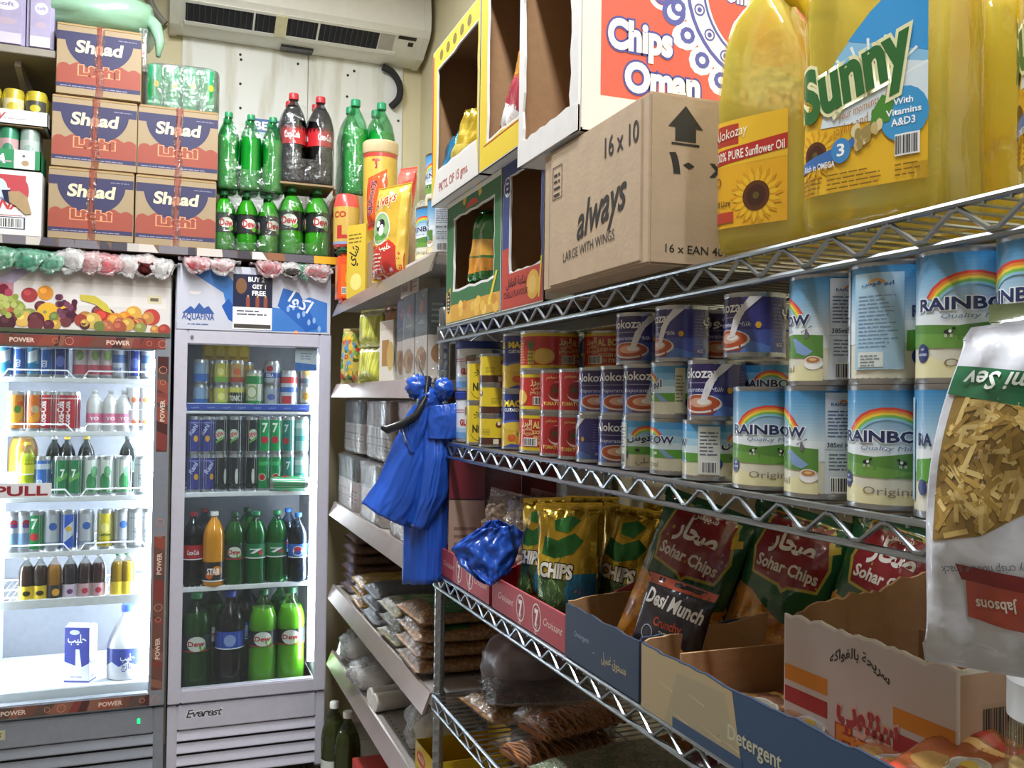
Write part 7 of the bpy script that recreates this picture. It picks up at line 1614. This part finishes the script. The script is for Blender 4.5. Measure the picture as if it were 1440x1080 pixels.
open_box('croissant_tray', 'red card tray with white numeral seven ovals under the chips bags', (.602, 1.672, ZL), .345, .27, .06, .16, .062, DULL, RED, art=art7, seed=2, hr=.062)
open_box('croissant_tray', 'red card tray at the rack post under the popcorn bags', (.602, 2.035, ZL), .345, .27, .06, .16, .062, DULL, RED, art=art7, seed=3)
def artA(tp):
    A = Art(); A.poly([(.001, .001), (.237, .001)]+[(min(max(x, .001), .237), z-.0012) for x, z in tp], '#29384f', 0)
    A.text('مسحوق غسيل', .165, .026, .014, '#a89a78', 2, w=.075); A.text('Detergent', .06, .04, .008, '#7c88a0', 2, w=.05); A.rect(.1, .03, .104, .031, '#c8d0e0', 2); return A
open_box('cardboard_tray', 'cut down navy cardboard tray with gold lettering beside the red tray', (.598, 1.318, ZL), .238, .29, .082, .11, .088, NAVY, CARD_IN, art=artA, tear=.0012, seed=4)
def artB(tp):
    A = Art(); L_ = .50; A.poly([(.001, .001), (L_-.001, .001)]+[(min(max(x, .001), L_-.001), z-.0015) for x, z in tp], '#27405f', 0)
    T_ = [(x, z-.001) for x, z in tp if x <= .20]; A.poly([(.001, .001)]+[(.225, .001), (.205, tp[0][1]-.004)]+T_, '#a08e6c', 1); A.poly([(.06, .001), (.225, .001), (.19, .075), (.09, .07)], '#93876c', 1.5)
    for k in range(5): rn = random.Random(k); x = .03+.035*k; z_ = .015+rn.uniform(0, .04); A.poly([(x, z_), (x+.05, z_-.006), (x+.05, z_-.0045)], '#b5a986', 2)
    A.rect(.08, .001, .225, .014, '#27405f', 2.5)
    A.text('Detergent', .245, .028, .017, '#a8a690', 2, w=.095, bold=.02); A.text('48', .325, .01, .016, '#a8a690', 2, w=.022, bold=.02); A.lines(.35, .02, .45, .05, 3, '#7f8ca0', 2); return A
ob_ = open_box('cardboard_tray', 'long navy cardboard tray patched with tan tape in front of the white carton', (.594, 1.066, ZL), .50, .30, .085, .12, .088, NAVY, CARD_IN, art=artB, tear=.0018, seed=5)
G().box(.085, .006, .005, .089, .29, .092).build('divider', CARD_IN, ob_, 0)
# torn white carton
def artC(tp):
    A = Art(); W_ = .242; A.poly([(.002, .002), (W_-.002, .002)]+[(min(max(x, .002), W_-.002), z-.003) for x, z in tp], '#c9c4c4', 0)
    for x0, x1, zz, c in ((.002, .072, .075, '#d08a34'), (.002, .072, .050, '#a83a40'), (.165, .240, .075, '#d08a34'), (.165, .240, .050, '#a83a40')): A.rect(x0, zz, x1, zz+.018, c, 1)
    A.text('سريحة بالفواكه', .118, .112, .011, '#3a3836', 2, w=.085, arc=.014); A.text('سنتوب', .13, .055, .03, '#a8444a', 3, w=.085, bold=.05, edge='#d8b4a8'); A.text('Fruit', .13, .028, .022, '#d88a3c', 3, w=.085, bold=.05, edge='#b04a3a')
    A.text('Fruit S', .11, .008, .012, '#3a3a3c', 2, w=.05, shear=.2); A.lines(.02, .02, .06, .026, 1, '#4a4a4c', 2); return A
E_ = Art(); E_.rect(.002, .002, .22, .145, '#b79a86', 0); E_.bars(.03, .06, .10, .115, col='#2c2826', bg='#b09480', L=1, n=22); E_.text('PROD.', .125, .105, .022, '#2c2a2a', 2, w=.07, bold=.02); E_.text('EXP.', .115, .075, .016, '#2c2a2a', 2, w=.05)
open_box('torn_carton', 'torn open white carton with orange and red stripes on the lower shelf', (.684, .888, ZL+.006), .243, .225, .150, .185, .152, WHITE_CARD, CARD_IN, art=artC, tear=.0035, seed=6, end_art=E_, hr=.152, rz=AISLE+rad(2))

# chips bags in the trays
def star_bag(label, loc, rot, w=.15, h=.24, d=.075, seed=0):
    P_ = Pillow(w, h, d, seed, .006, .014, .10, sag=.35); A = Art()
    A.rect(-w*.48, .004, w*.48, h-.004, '#b9803a', 0); rn = random.Random(seed)
    for k in range(95): A.disc(rn.uniform(-w*.45, w*.45), rn.uniform(.01, h*.5), rn.uniform(.006, .014), rn.uniform(.005, .010), rn.choice(['#c98a34', '#b8742a', '#d9a04a', '#a86424', '#d08a2c']), .4+k*.01, 8)
    pts = [(-w*.48, h*.50), (-w*.3, h*.47), (-w*.12, h*.40), (w*.08, h*.34), (w*.26, h*.36), (w*.48, h*.44), (w*.48, h-.004), (-w*.48, h-.004)]
    A.poly(pts, '#1f4f2e', 2); A.poly([(-w*.36, h*.57), (-w*.06, h*.535), (0, h*.50), (w*.05, h*.53), (w*.33, h*.55), (w*.40, h*.70), (w*.32, h*.95), (-w*.30, h*.96), (-w*.42, h*.72)], '#a8963a', 3)
    A.poly([(-w*.34, h*.585), (-w*.05, h*.55), (0, h*.525), (w*.05, h*.55), (w*.31, h*.565), (w*.37, h*.70), (w*.29, h*.94), (-w*.28, h*.95), (-w*.39, h*.72)], '#82252a', 3.5)
    A.text('Sohar Chips', -w*.02, h*.61, h*.07, '#d9cfc4', 6, w=w*.64, bold=.03, rot=-4); A.text('صحار', -w*.02, h*.74, h*.12, '#e6e0da', 6, w=w*.46, bold=.04, rot=-6); A.text('شيبس', -w*.0, h*.88, h*.045, '#d8d0c8', 6, w=w*.26)
    A.poly([(w*.34, h*.78), (w*.44, h*.81), (w*.42, h*.85), (w*.37, h*.84), (w*.35, h*.88), (w*.31, h*.85)], '#c8a83a', 5)
    return pillow_thing('chips_bag', label, 'chips bag', loc, rot, P_, '#1f4a2c', A, pm=print_mat('chips_plastic', .2, coat=.5, bump=.4, bscale=40), mt=gloss_plastic('green_bag', '#1f4a2c'), group='red and green chips bags', nu=20, nv=26)
star_bag('red and green chips bag leaning out of the navy tray behind the black snack pouch', (.688, 1.195, ZL+.012), (rad(-14), rad(17), AISLE+rad(40)), seed=101, w=.16, h=.255)
star_bag('red and green chips bag second from the gold foil bags', (.80, 1.085, ZL+.012), (rad(-12), rad(12), AISLE+rad(40)), seed=102, h=.245)
star_bag('red and green chips bag third from the gold foil bags, in shadow', (.865, .985, ZL+.012), (rad(-14), rad(16), AISLE+rad(42)), seed=103, w=.14, h=.245)
star_bag('red and green chips bag deepest in shadow behind the white carton', (.955, 1.0, ZL+.012), (rad(-12), rad(20), AISLE+rad(42)), seed=104, w=.15, h=.235)
# black snack pouch in front
P_ = Pillow(.104, .108, .034, 111, .005, .008, .06); A = Art(); w, h = .104, .108
A.rect(-w*.49, .002, w*.49, h-.002, '#2a2832', 0); A.poly([(-w*.49, h-.002), (w*.49, h-.002), (w*.49, h*.88), (-w*.49, h*.86)], '#c4604c', 1)
A.text('Desi Munch', 0, h*.60, h*.19, '#e6e2e0', 4, w=w*.86, bold=.03, shear=.15, rot=-4); A.text('Crunchy', w*.0, h*.38, h*.11, '#a8402c', 4, w=w*.42, bold=.03); A.ring(-w*.28, h*.26, .009, .0105, '#8a8a90', 3); A.text('TASTE MIX', .005, h*.28, h*.05, '#c8c4c4', 4, w=w*.28)
for k in range(30): rn = random.Random(k+200); A.disc(rn.uniform(0, w*.45), rn.uniform(.006, h*.2), .007, .006, rn.choice(['#d8953a', '#c47f2c', '#e0a850']), 2+k*.02, 7)
pillow_thing('snack_pouch', 'small black snack pouch with white script and red top edge', 'snack pouch', (.640, 1.092, ZL+.052), (rad(-12), rad(12), AISLE+rad(36)), P_, '#2a2832', A)

# gold foil chips bags in the red tray
def gold_bag(label, loc, rot, seed, w=.115, h=.205, d=.06):
    P_ = Pillow(w, h, d, seed, .008, .012, .12, sag=.3); A = Art(); rn = random.Random(seed)
    A.rect(-w*.49, .003, w*.49, h-.003, '#b8962c', 0); A.poly([(w*.05, .003), (w*.49, .003), (w*.49, h*.46), (w*.12, h*.44)], '#2c7ca8', 1)
    A.poly([(-w*.49, .003), (w*.1, .003), (w*.14, h*.40), (-w*.49, h*.44)], '#3f5a34', 1)
    for k in range(70): x = rn.uniform(-w*.45, w*.1); z_ = rn.uniform(h*.12, h*.40); A.poly([(x, z_), (x+rn.uniform(-.012, .012), z_+.012), (x+.003, z_+.002)], rn.choice(['#5c7a48', '#2c4426', '#7f9460', '#486438']), 2+k*.01)
    for x, z_ in ((-w*.34, h*.12), (-w*.15, h*.09), (w*.05, h*.1)): A.disc(x, z_, .017, .013, '#c8983a', 4); A.disc(x-.004, z_+.003, .010, .007, '#dcb460', 4.5)
    A.text('CHIPS', -w*.08, h*.42, h*.105, '#e4e2dc', 6, w=w*.58, bold=.05, rot=-3, edge='#23301f')
    A.poly([(-w*.35, h*.60), (-w*.1, h*.56), (w*.2, h*.60), (w*.34, h*.70), (w*.2, h*.76), (-w*.05, h*.70), (-w*.3, h*.74)], '#2c6a34', 4)       # plain green leaf shapes in place of the mascot
    A.poly([(-w*.1, h*.78), (w*.1, h*.76), (w*.26, h*.86), (w*.1, h*.90), (-w*.12, h*.86)], '#387a3c', 4)
    A.poly([(-w*.3, h*.50), (-w*.05, h*.52), (.0, h*.57), (-w*.25, h*.58)], '#c8b03a', 3.5)
    return pillow_thing('foil_chips_bag', label, 'chips bag', loc, rot, P_, '#b8962c', A, pm=P_FOIL, mt=mat('gold_foil', '#b8962c', .22, .8, .1, 20, .4, 40), group='gold foil chips bags', nu=18, nv=26)
for i, (X, Y, rx, ry, rz_, l) in enumerate(((.66, 1.565, -10, -6, 26, 'gold foil chips bag nearest to the popcorn'), (.65, 1.425, -8, -4, 40, 'gold foil chips bag with blue side at the middle of the red tray'), (.735, 1.40, -6, 6, 42, 'gold foil chips bag in shadow behind the middle one'), (.75, 1.56, -8, -3, 30, 'gold foil chips bag in the back of the red tray'), (.80, 1.40, -6, 10, 45, 'gold foil chips bag leaning on the tray end in shadow'))):
    gold_bag(l, (X, Y, ZL+.006), (rad(rx), rad(ry), AISLE+rad(rz_)), 120+i, w=.12 if i != 1 else .13, h=.215 if i != 1 else .22)
# popcorn bags
def popcorn(label, loc, rot, seed):
    t = thing('popcorn_bag', label, 'popcorn bag', loc, rot, 'popcorn bags'); rn = random.Random(seed); g = G(); w, h, d = .085, .14, .05
    for k in range(150):
        x, z_ = rn.uniform(-w/2, w/2)*.88, rn.uniform(.02, h*.86); y = rn.uniform(-d/2, d/2)*.85*max(.15, (1-(2*x/w)**2))
        r = rn.uniform(.007, .011); n0 = len(g.v)
        for b, rr in ((-1, .0), (-.5, .85), (.3, 1), (.9, .5), (1.1, 0)):
            for q in range(6): a = q*pi/3; k_ = r*(1+.4*rn.uniform(-1, 1)); g.v.append((x+k_*rr*cos(a), y+k_*rr*sin(a), z_+r*b))
        for j in range(4):
            for q in range(6): g.f.append((n0+j*6+q, n0+j*6+(q+1) % 6, n0+(j+1)*6+(q+1) % 6, n0+(j+1)*6+q))
    g.build('popcorn', mat('popcorn_white', '#c9b09a', .8, 0, .25, 120), t, 180, kind='stuff')
    P_ = Pillow(w*1.12, h*1.15, d*1.1, seed, .004); put('film', P_.mesh('film', film('popcorn_film', '#e8dcd8', .06, .25, .12, .8, 40)), t)
for i, (X, Y, rz_, l) in enumerate(((.655, 1.83, 25, 'clear bag of pale popcorn beside the blue bag'), (.66, 1.72, 30, 'clear bag of pale popcorn touching the gold foil bags'), (.735, 1.79, 28, 'clear bag of pale popcorn in the second row'))):
    popcorn(l, (X, Y, ZL+.05), (rad(-10), rad(6), AISLE+rad(rz_)), 140+i)
o = solid_box('popcorn_box', 'plain brown carton under the popcorn bags', 'carton', (.62, 1.80, ZL+.005), .26, .2, .044, '#8a5a44', mt=CARD)
# maroon and cream packs behind the popcorn
for i in range(3):
    A = Art(); w = .08; A.rect(-w/2, .002, w/2, .17, '#a08478', 0); A.rect(-w/2, .172, w/2, .262, '#6f2430', 0); A.rect(-w/2, .17, w/2, .173, '#2a1a1a', 1); A.lines(-w*.35, .05, w*.35, .12, 4, '#7a5f56', 1)
    solid_box('rusk_pack', ('maroon and cream pack nearest the rack post', 'maroon and cream pack between its twins', 'maroon and cream pack farthest from the rack post')[i], 'pack', (.64+.088*i, 1.955, ZL+.005), .08, .05, .265, '#6f2430', A, rz=rad(-20), group='maroon packs')
# crumpled blue bag lying on the tray
def blue_mat():
    if 'blue_polythene' in MATS: return MATS['blue_polythene']
    m = mat('blue_polythene', '#2352b4', .28, 0, .12, 9, .35, 40, coat=.25); return m
def crease(u, v, seed, fu=6, fv=2.2):
    n = 0; a = 1
    for k in range(4):
        n += a*(1-2*abs(noise.noise(Vector((u*fu*(1.9**k), v*fv*(1.9**k), seed*3.7+k*11))))); a *= .48
    return n
def poly_sheet(name, parent, pts_l, pts_r, depth, seed, amp, bulge, rot, fu=6, fv=2.2, nu=46, nv=30, skew=0):
    """crumpled polythene sheet between a left and a right outline (top to bottom), x towards the camera end, z up"""
    def lerp(pts, v):
        f = v*(len(pts)-1); i = min(int(f), len(pts)-2); a = Vector(pts[i]); return a.lerp(Vector(pts[i+1]), f-i)
    def fn(u, v):
        a, b = lerp(pts_l, v), lerp(pts_r, v); p = a.lerp(b, u)
        return Vector((p.x+amp*.3*noise.noise(Vector((u*4, v*9, seed+5))), -depth-bulge*sin(pi*u)*min(1, .25+v*2)+skew*(u-.5)-amp*crease(u, v, seed, fu, fv), p.y+amp*.4*noise.noise(Vector((u*9, v*4, seed)))))
    o = G().grid(fn, nu, nv).build(name, blue_mat(), parent, 180, rot=rot)
    md = o.modifiers.new('film', 'SOLIDIFY'); md.thickness = .001; return o
cb = onX(682, 775, .585)
t = thing('blue_bag', 'small crumpled blue plastic bag lying over the red tray', 'bag', (.585, cb.y, ZL+.02))
kq = 1/700.; zq_ = lambda y: (775-y)*kq+cb.z-(ZL+.02); QB = lambda *a: [((x-682)*kq, zq_(y)) for x, y in a]
rb_ = (0, 0, -math.atan2(.585, cb.y)-rad(8))
poly_sheet('body', t, QB((676, 742), (640, 768), (652, 790), (672, 806), (690, 815)), QB((722, 738), (730, 752), (726, 780), (716, 802), (700, 814)), .012, 3, .009, .022, rb_, 4, 4, skew=.03)
poly_sheet('back_side', t, QB((684, 735), (650, 765), (660, 795), (690, 812)), QB((700, 733), (734, 748), (722, 790), (702, 812)), -.016, 6, .008, -.01, rb_, 4, 4)

# orange red packets in the long tray
def org_pack(label, loc, rot, seed, c='#c8703c'):
    P_ = Pillow(.12, .15, .035, seed, .008, .012, .1); A = Art(); w, h = .12, .15
    A.rect(-w*.48, .004, w*.48, h-.004, c, 0); A.poly([(-w*.48, h*.70), (w*.48, h*.78), (w*.48, h*.86), (-w*.48, h*.78)], '#b03a30', 1); A.poly([(-w*.48, h*.62), (w*.48, h*.70), (w*.48, h*.76), (-w*.48, h*.68)], '#e0b070', 1); A.poly([(-w*.48, h*.18), (w*.48, h*.12), (w*.48, h*.2), (-w*.48, h*.26)], '#c04a34', 1)
    A.disc(w*.12, h*.42, .022, .022, '#c8c4bc', 2); A.disc(w*.12, h*.42, .019, .019, '#a8a49c', 2.2); A.disc(w*.12, h*.44, .009, .008, '#b89a3a', 3); A.disc(w*.13, h*.38, .010, .006, '#a85a3c', 3.2); A.disc(-w*.2, h*.4, .02, .014, '#a8824a', 2)
    return pillow_thing('cake_packet', label, 'packet', loc, rot, P_, c, A, group='orange cake packets')
for i, (X, Y, z_, rx, ry, rz_, l, c) in enumerate(((.612, .83, .022, -84, 4, -75, 'orange cake packet in the tray before the white carton', '#8f6044'), (.612, .715, .03, -80, -6, -95, 'orange cake packet with round white mark in the tray', '#94583c'), (.612, .935, .02, -86, 6, -100, 'orange cake packet low in the tray near the divider', '#8a5f48'), (.615, .62, .045, -74, 6, -80, 'orange cake packet at the near end of the tray', '#9c5430'), (.70, .70, .04, -60, 4, -85, 'orange cake packet inside the torn white carton', '#8f5034'))):
    org_pack(l, (X-.004, Y, ZL+z_), (rad(rx), rad(ry), rad(rz_)), 160+i, c)
# jar with white lid at the near end
t = thing('white_lidded_jar', 'clear jar with white screw lid at the near end of the shelf', 'jar', (.652, .512, ZL))
G().lathe([(0, .002), (.034, 0), (.037, .006), (.037, .14), (.033, .158), (.03, .162)], 28).build('body', film('clear_pet'), t, 60)
G().lathe([(0, .004), (.034, .004), (.034, .12), (0, .122)], 24).build('contents', mat('jar_contents', '#b89a6a', .6, 0, .2, 60), t)
prof = [(.034, .158), (.036, .160), (.036, .188), (.033, .192), (0, .193)]
G().lathe(prof, 36).build('lid', mat('white_lid', '#c9ccd0', .4), t)
# hanging snack bags at the near end, upside down
P_ = Pillow(.130, .240, .045, 171, .006, .012, .10, pv=4, curl=(.085, .05)); A = Art(); w, h = .130, .240
A.rect(-w*.49, .003, w*.49, h-.003, '#c9cbd4', 0); A.poly([(-w*.49, h*.76), (w*.49, h*.66), (w*.49, h*.76), (-w*.49, h*.855)], '#2b6a48', 3); A.text('Ratlami Sev', -w*.13, h*.815, h*.055, '#e2e8e2', 6, w=w*.58, bold=.02, rot=180-7)
pic = [(-w*.45, h*.34), (-w*.2, h*.37), (w*.1, h*.47), (w*.28, h*.62), (w*.24, h*.70), (-w*.05, h*.735), (-w*.45, h*.78)]
A.poly(pic, '#8a6f3a', 1); rn = random.Random(7)
def inside(p, poly):
    c = False; j = len(poly)-1
    for i in range(len(poly)):
        if (poly[i][1] > p[1]) != (poly[j][1] > p[1]) and p[0] < (poly[j][0]-poly[i][0])*(p[1]-poly[i][1])/(poly[j][1]-poly[i][1])+poly[i][0]: c = not c
        j = i
    return c
for k in range(260):
    x, z_ = rn.uniform(-w*.45, w*.28), rn.uniform(h*.34, h*.78); a = rn.choice((rn.uniform(30, 80), rn.uniform(-40, 20), rn.uniform(80, 140))); l_ = rn.uniform(.010, .022); q = .0017
    e = (x+l_*cos(rad(a)), z_+l_*sin(rad(a)))
    if not (inside((x, z_), pic) and inside(e, pic)): continue
    n_ = (-sin(rad(a))*q, cos(rad(a))*q); A.poly([(x+n_[0], z_+n_[1]), (x-n_[0], z_-n_[1]), (e[0]-n_[0], e[1]-n_[1]), (e[0]+n_[0], e[1]+n_[1])], rn.choice(['#c4a765', '#d2b878', '#b4934e', '#9c7c3e']), 2+k*.003)
A.text('Hot & Spicy crisp noodle snack', -w*.1, h*.30, h*.022, '#6a6a74', 4, w=w*.62, rot=188, bold=0); A.text('Ready to eat', w*.1, h*.93, h*.02, '#5a5a64', 4, w=w*.3, rot=180, bold=0)
A.poly([(-w*.28, h*.15), (-w*.02, h*.13), (-w*.0, h*.235), (-w*.28, h*.25)], '#a84a3c', 4); A.poly([(-w*.3, h*.25), (-w*.0, h*.235), (w*.02, h*.275), (-w*.33, h*.29)], '#7c2a2c', 4.2); A.text('Jabsons', -w*.14, h*.205, h*.03, '#dccfc4', 6, w=w*.2, rot=184, bold=.02)
A.poly([(w*.20, .003), (w*.49, .003), (w*.49, h*.6), (w*.38, h*.5), (w*.27, h*.3)], '#5b6446', 5); A.poly([(w*.185, .003), (w*.20, .003), (w*.27, h*.3), (w*.38, h*.5), (w*.49, h*.6), (w*.49, h*.62), (w*.36, h*.51), (w*.25, h*.3)], '#b8a05a', 5.2)
for k in range(40): x, z_ = rn.uniform(w*.26, w*.46), rn.uniform(.01, h*.4); A.disc(x, z_, .003, .003, '#79805a', 6, 6)
t = thing('hanging_snack_bag', 'white snack bag with green band and noodle picture hanging upside down', 'snack bag', (.508, .4235, 1.330), (rad(0), rad(1), -math.atan2(.515, .43)+rad(-4)))
put('body', P_.mesh('snack_bag', gloss_plastic('white_bag', '#c9cbd4'), 22, 30), t); A.build('print', P_.fn(), P_BAG, t, (.006, .007))
t = thing('hanging_snack_bag', 'olive snack bag hanging behind the white one at the frame edge', 'snack bag', (.56, .40, 1.33), (0, 0, -math.atan2(.56, .40)+rad(-10)))
P_ = Pillow(.15, .24, .05, 181, .006); put('body', P_.mesh('snack_bag', gloss_plastic('olive_bag', '#5e6647')), t); A = Art(); A.rect(-.05, .08, .05, .15, '#c8c4a8', 0); A.text('Mix', 0, .1, .02, '#4a5a34', 1, w=.05, rot=180); A.build('print', P_.fn(), P_BAG, t, (.006, .007))
# clip strip both bags hang from
t = thing('clip_strip', 'white plastic clip strip hanging from the top shelf rail', 'clip strip', (.545, .42, 1.33))
G().bbox(-.012, .012, .15, .012, .0135, .345, .0004).build('strip', WHITE_P, t); G().tube([(0, .013, .345), (.02, .013, .352), (.055, .013, .345), (.06, .013, .33)], .002, 8).build('hook', STEEL, t)
for z_ in (.232, .238): G().bbox(-.02, .0, z_, .016, .012, z_+.006, .001).build('clip', WHITE_P, t)

# ------------------------------------------------------------------ bags on the bottom visible shelf
ZB = SHELF_Z[3]+.0012
t = thing('lilac_bag', 'lilac grey knotted plastic bag at the back of the bottom shelf', 'bag', (.80, 1.93, ZB), rad(20)); lump(.24, .2, .17, 41, .22, 2.2, 30, 20, .85).build('body', mat('lilac_film', '#8f8790', .35, 0, .1, 8, .3, 30), t, 180); lump(.07, .06, .06, 43, .3).build('knot', mat('lilac_film'), t, 180, loc=(-.05, -.03, .15))
def noodle_bag(label, loc, rz_, seed):
    t = thing('vermicelli_bag', label, 'bag', loc, rz_, 'vermicelli bags'); rn = random.Random(seed); w, h = .12, .22
    for i in range(9):
        g = G(); y0 = .012+h*.95*i/9
        for k in range(5): 
            rr = .015+.004*k; g.tube([(-w*.42+.012*rn.random()+w*.84*q/8, y0+.006*sin(q*.8+k+i)+.003*k-.006, .018+rr*.6*sin(pi*q/8)**.5) for q in range(9)], .0022, 5)
        g.build('nest', mat('fried_vermicelli', '#a2642c', .6, 0, .2, 80), t, 180)
        G().bbox(-w*.42, y0-.008, .004, w*.42, y0+.012, .024, .006).build('nest_core', mat('vermicelli_core', '#8f5526', .7, 0, .25, 90), t)
    P_ = Pillow(w*1.05, h*1.1, .05, seed, .003, .012, .03, 4, 8); me = P_.mesh('film', film('pulse_film')); me.transform(Matrix.Translation((0, -.01, .027)) @ Matrix.Rotation(rad(-90), 4, 'X')); put('film', me, t)
noodle_bag('bag of brown vermicelli on top of its twin', (.655, 1.60, ZB+.05), AISLE+rad(14), 191); noodle_bag('bag of brown vermicelli at the bottom shelf edge', (.62, 1.61, ZB), AISLE+rad(10), 192); noodle_bag('bag of brown vermicelli towards the back', (.80, 1.50, ZB), AISLE+rad(20), 193)
grain_bag('chick', 'clear bag of pale pasta beside the rack post', (.63, 1.86, ZB), AISLE+rad(5), .16, .26, .05, seed=301); grain_bag('grey', 'clear bag with grey film lying over the pasta bag', (.645, 1.84, ZB+.052), AISLE-rad(10), .17, .24, .03, seed=302)
for k in range(2): grain_bag('green', ('bottom bag of dark green herbs at the shelf edge', 'second bag of dark green herbs at the shelf edge')[k], (.615, 1.375, ZB+k*.036), AISLE+rad(4+6*k), .19, .28, .038, seed=310+k)
for k in range(3): grain_bag('green', ('bottom bag in the near pile of dark green herbs', 'middle bag in the near pile of dark green herbs', 'top bag in the near pile of dark green herbs')[k], (.66, 1.15, ZB+k*.036), AISLE+rad(5*k-4), .22, .28, .038, seed=320+k)
for k in range(2): grain_bag('green', ('lower bag of herbs under the navy tray end', 'upper bag of herbs under the navy tray end')[k], (.64, .90, ZB+k*.036), AISLE+rad(3), .22, .28, .038, seed=330+k)
o = thing('maroon_packet', 'maroon shiny packet deep on the bottom shelf', 'packet', (.93, 1.32, ZB+.001), AISLE); lump(.2, .16, .12, 47, .15).build('body', gloss_plastic('maroon_wrap', '#5a1f28'), o, 180)
# lowest shelf
ZZ = SHELF_Z[4]+.0012
for i, (X, Y, s, c, l) in enumerate(((.72, 1.85, (.22, .26, .14), '#a8642c', 'orange brown bag on the lowest shelf'), (.80, 1.98, (.16, .12, .2), '#9a947c', 'pale olive bag on the lowest shelf'), (.70, 1.50, (.26, .26, .18), '#8a7a5c', 'tan bag on the lowest shelf'))):
    t = thing('filled_bag', l, 'bag', (X, Y, ZZ)); lump(*s, 50+i, .18, 2.2, 28, 18, .8).build('body', gloss_plastic('bagwrap_'+c.strip('#'), c, .3, .5, 30), t, 180)

# ------------------------------------------------------------------ bunch of blue carrier bags on a hook at the rack post
hk = onX(597, 528, .56)
t = thing('blue_bag_bunch', 'bunch of blue carrier bags hanging from a hook at the rack post', 'bag bunch', (.555, hk.y, 1.10))
BR = -math.atan2(.555, hk.y)-rad(6)
kx = 1/625.                                   # metres per pixel at that distance
zp = lambda y: (528-y)*kx*1.0+(hk.z-1.10); xp = lambda x: (x-597)*kx
Q = lambda *a: [(xp(x), zp(y)) for x, y in a]
poly_sheet('bag_back', t, Q((592, 560), (575, 640), (572, 740), (572, 828)), Q((625, 560), (640, 640), (636, 740), (636, 822)), -.012, 1, 0.0049, .03, (0, 0, BR), 4.5, 1.7)
poly_sheet('bag_wing', t, Q((588, 575), (560, 620), (535, 680), (513, 712)), Q((622, 590), (622, 660), (600, 720), (582, 747)), .004, 2, 0.0039, .03, (0, 0, BR), 4.5, 1.7)
poly_sheet('bag_middle', t, Q((600, 590), (596, 640), (588, 700), (580, 738)), Q((640, 600), (645, 640), (636, 700), (610, 748)), .016, 3, 0.0049, .03, (0, 0, BR), 4.5, 1.7)
poly_sheet('bag_fold', t, Q((610, 572), (608, 592), (608, 618)), Q((655, 566), (662, 590), (652, 618)), .034, 4, 0.0019, .012, (0, 0, BR), 4.5, 1.7)
poly_sheet('bag_flap', t, Q((588, 570), (566, 600), (580, 636)), Q((612, 566), (606, 600), (592, 640)), .03, 5, 0.0029, .01, (0, 0, BR), 4.5, 1.7)
for i, (x, y, s) in enumerate(((592, 545, .05), (628, 548, .045), (607, 562, .05))):
    lump(s, s*.8, s*1.1, 60+i, .35, 3.5, 22, 16, 1, False).build('knot', blue_mat(), t, 180, (0, 0, zp(y)-s*.55)).location = (Matrix.Rotation(BR, 3, 'Z') @ Vector((xp(x), -.02, zp(y)-s*.55)))
M_ = Matrix.Rotation(BR, 4, 'Z')
g = G().tube([M_ @ Vector((xp(x), -d_, zp(y))) for x, y, d_ in ((606, 530, .02), (604, 560, .035), (592, 585, .045), (572, 598, .05), (552, 606, .05), (545, 602, .045))], [.007, .008, .009, .010, .010, .007], 8); g.build('black_strap', mat('black_polythene', '#1b1b20', .3, coat=.3), t, 60)
g = G().tube([M_ @ Vector((xp(x), -d_, zp(y))) for x, y, d_ in ((608, 532, .015), (606, 565, .03), (588, 592, .04), (568, 602, .045))], .006, 8); g.build('black_strap', mat('black_polythene'), t, 60)
G().tube([M_ @ Vector((xp(x), -d_, zp(y))) for x, y, d_ in ((616, 540, -.02), (606, 538, .0), (600, 530, .012), (594, 516, .02), (590, 506, .016))], .0022, 8).build('wire_hook', STEEL, t, 60)
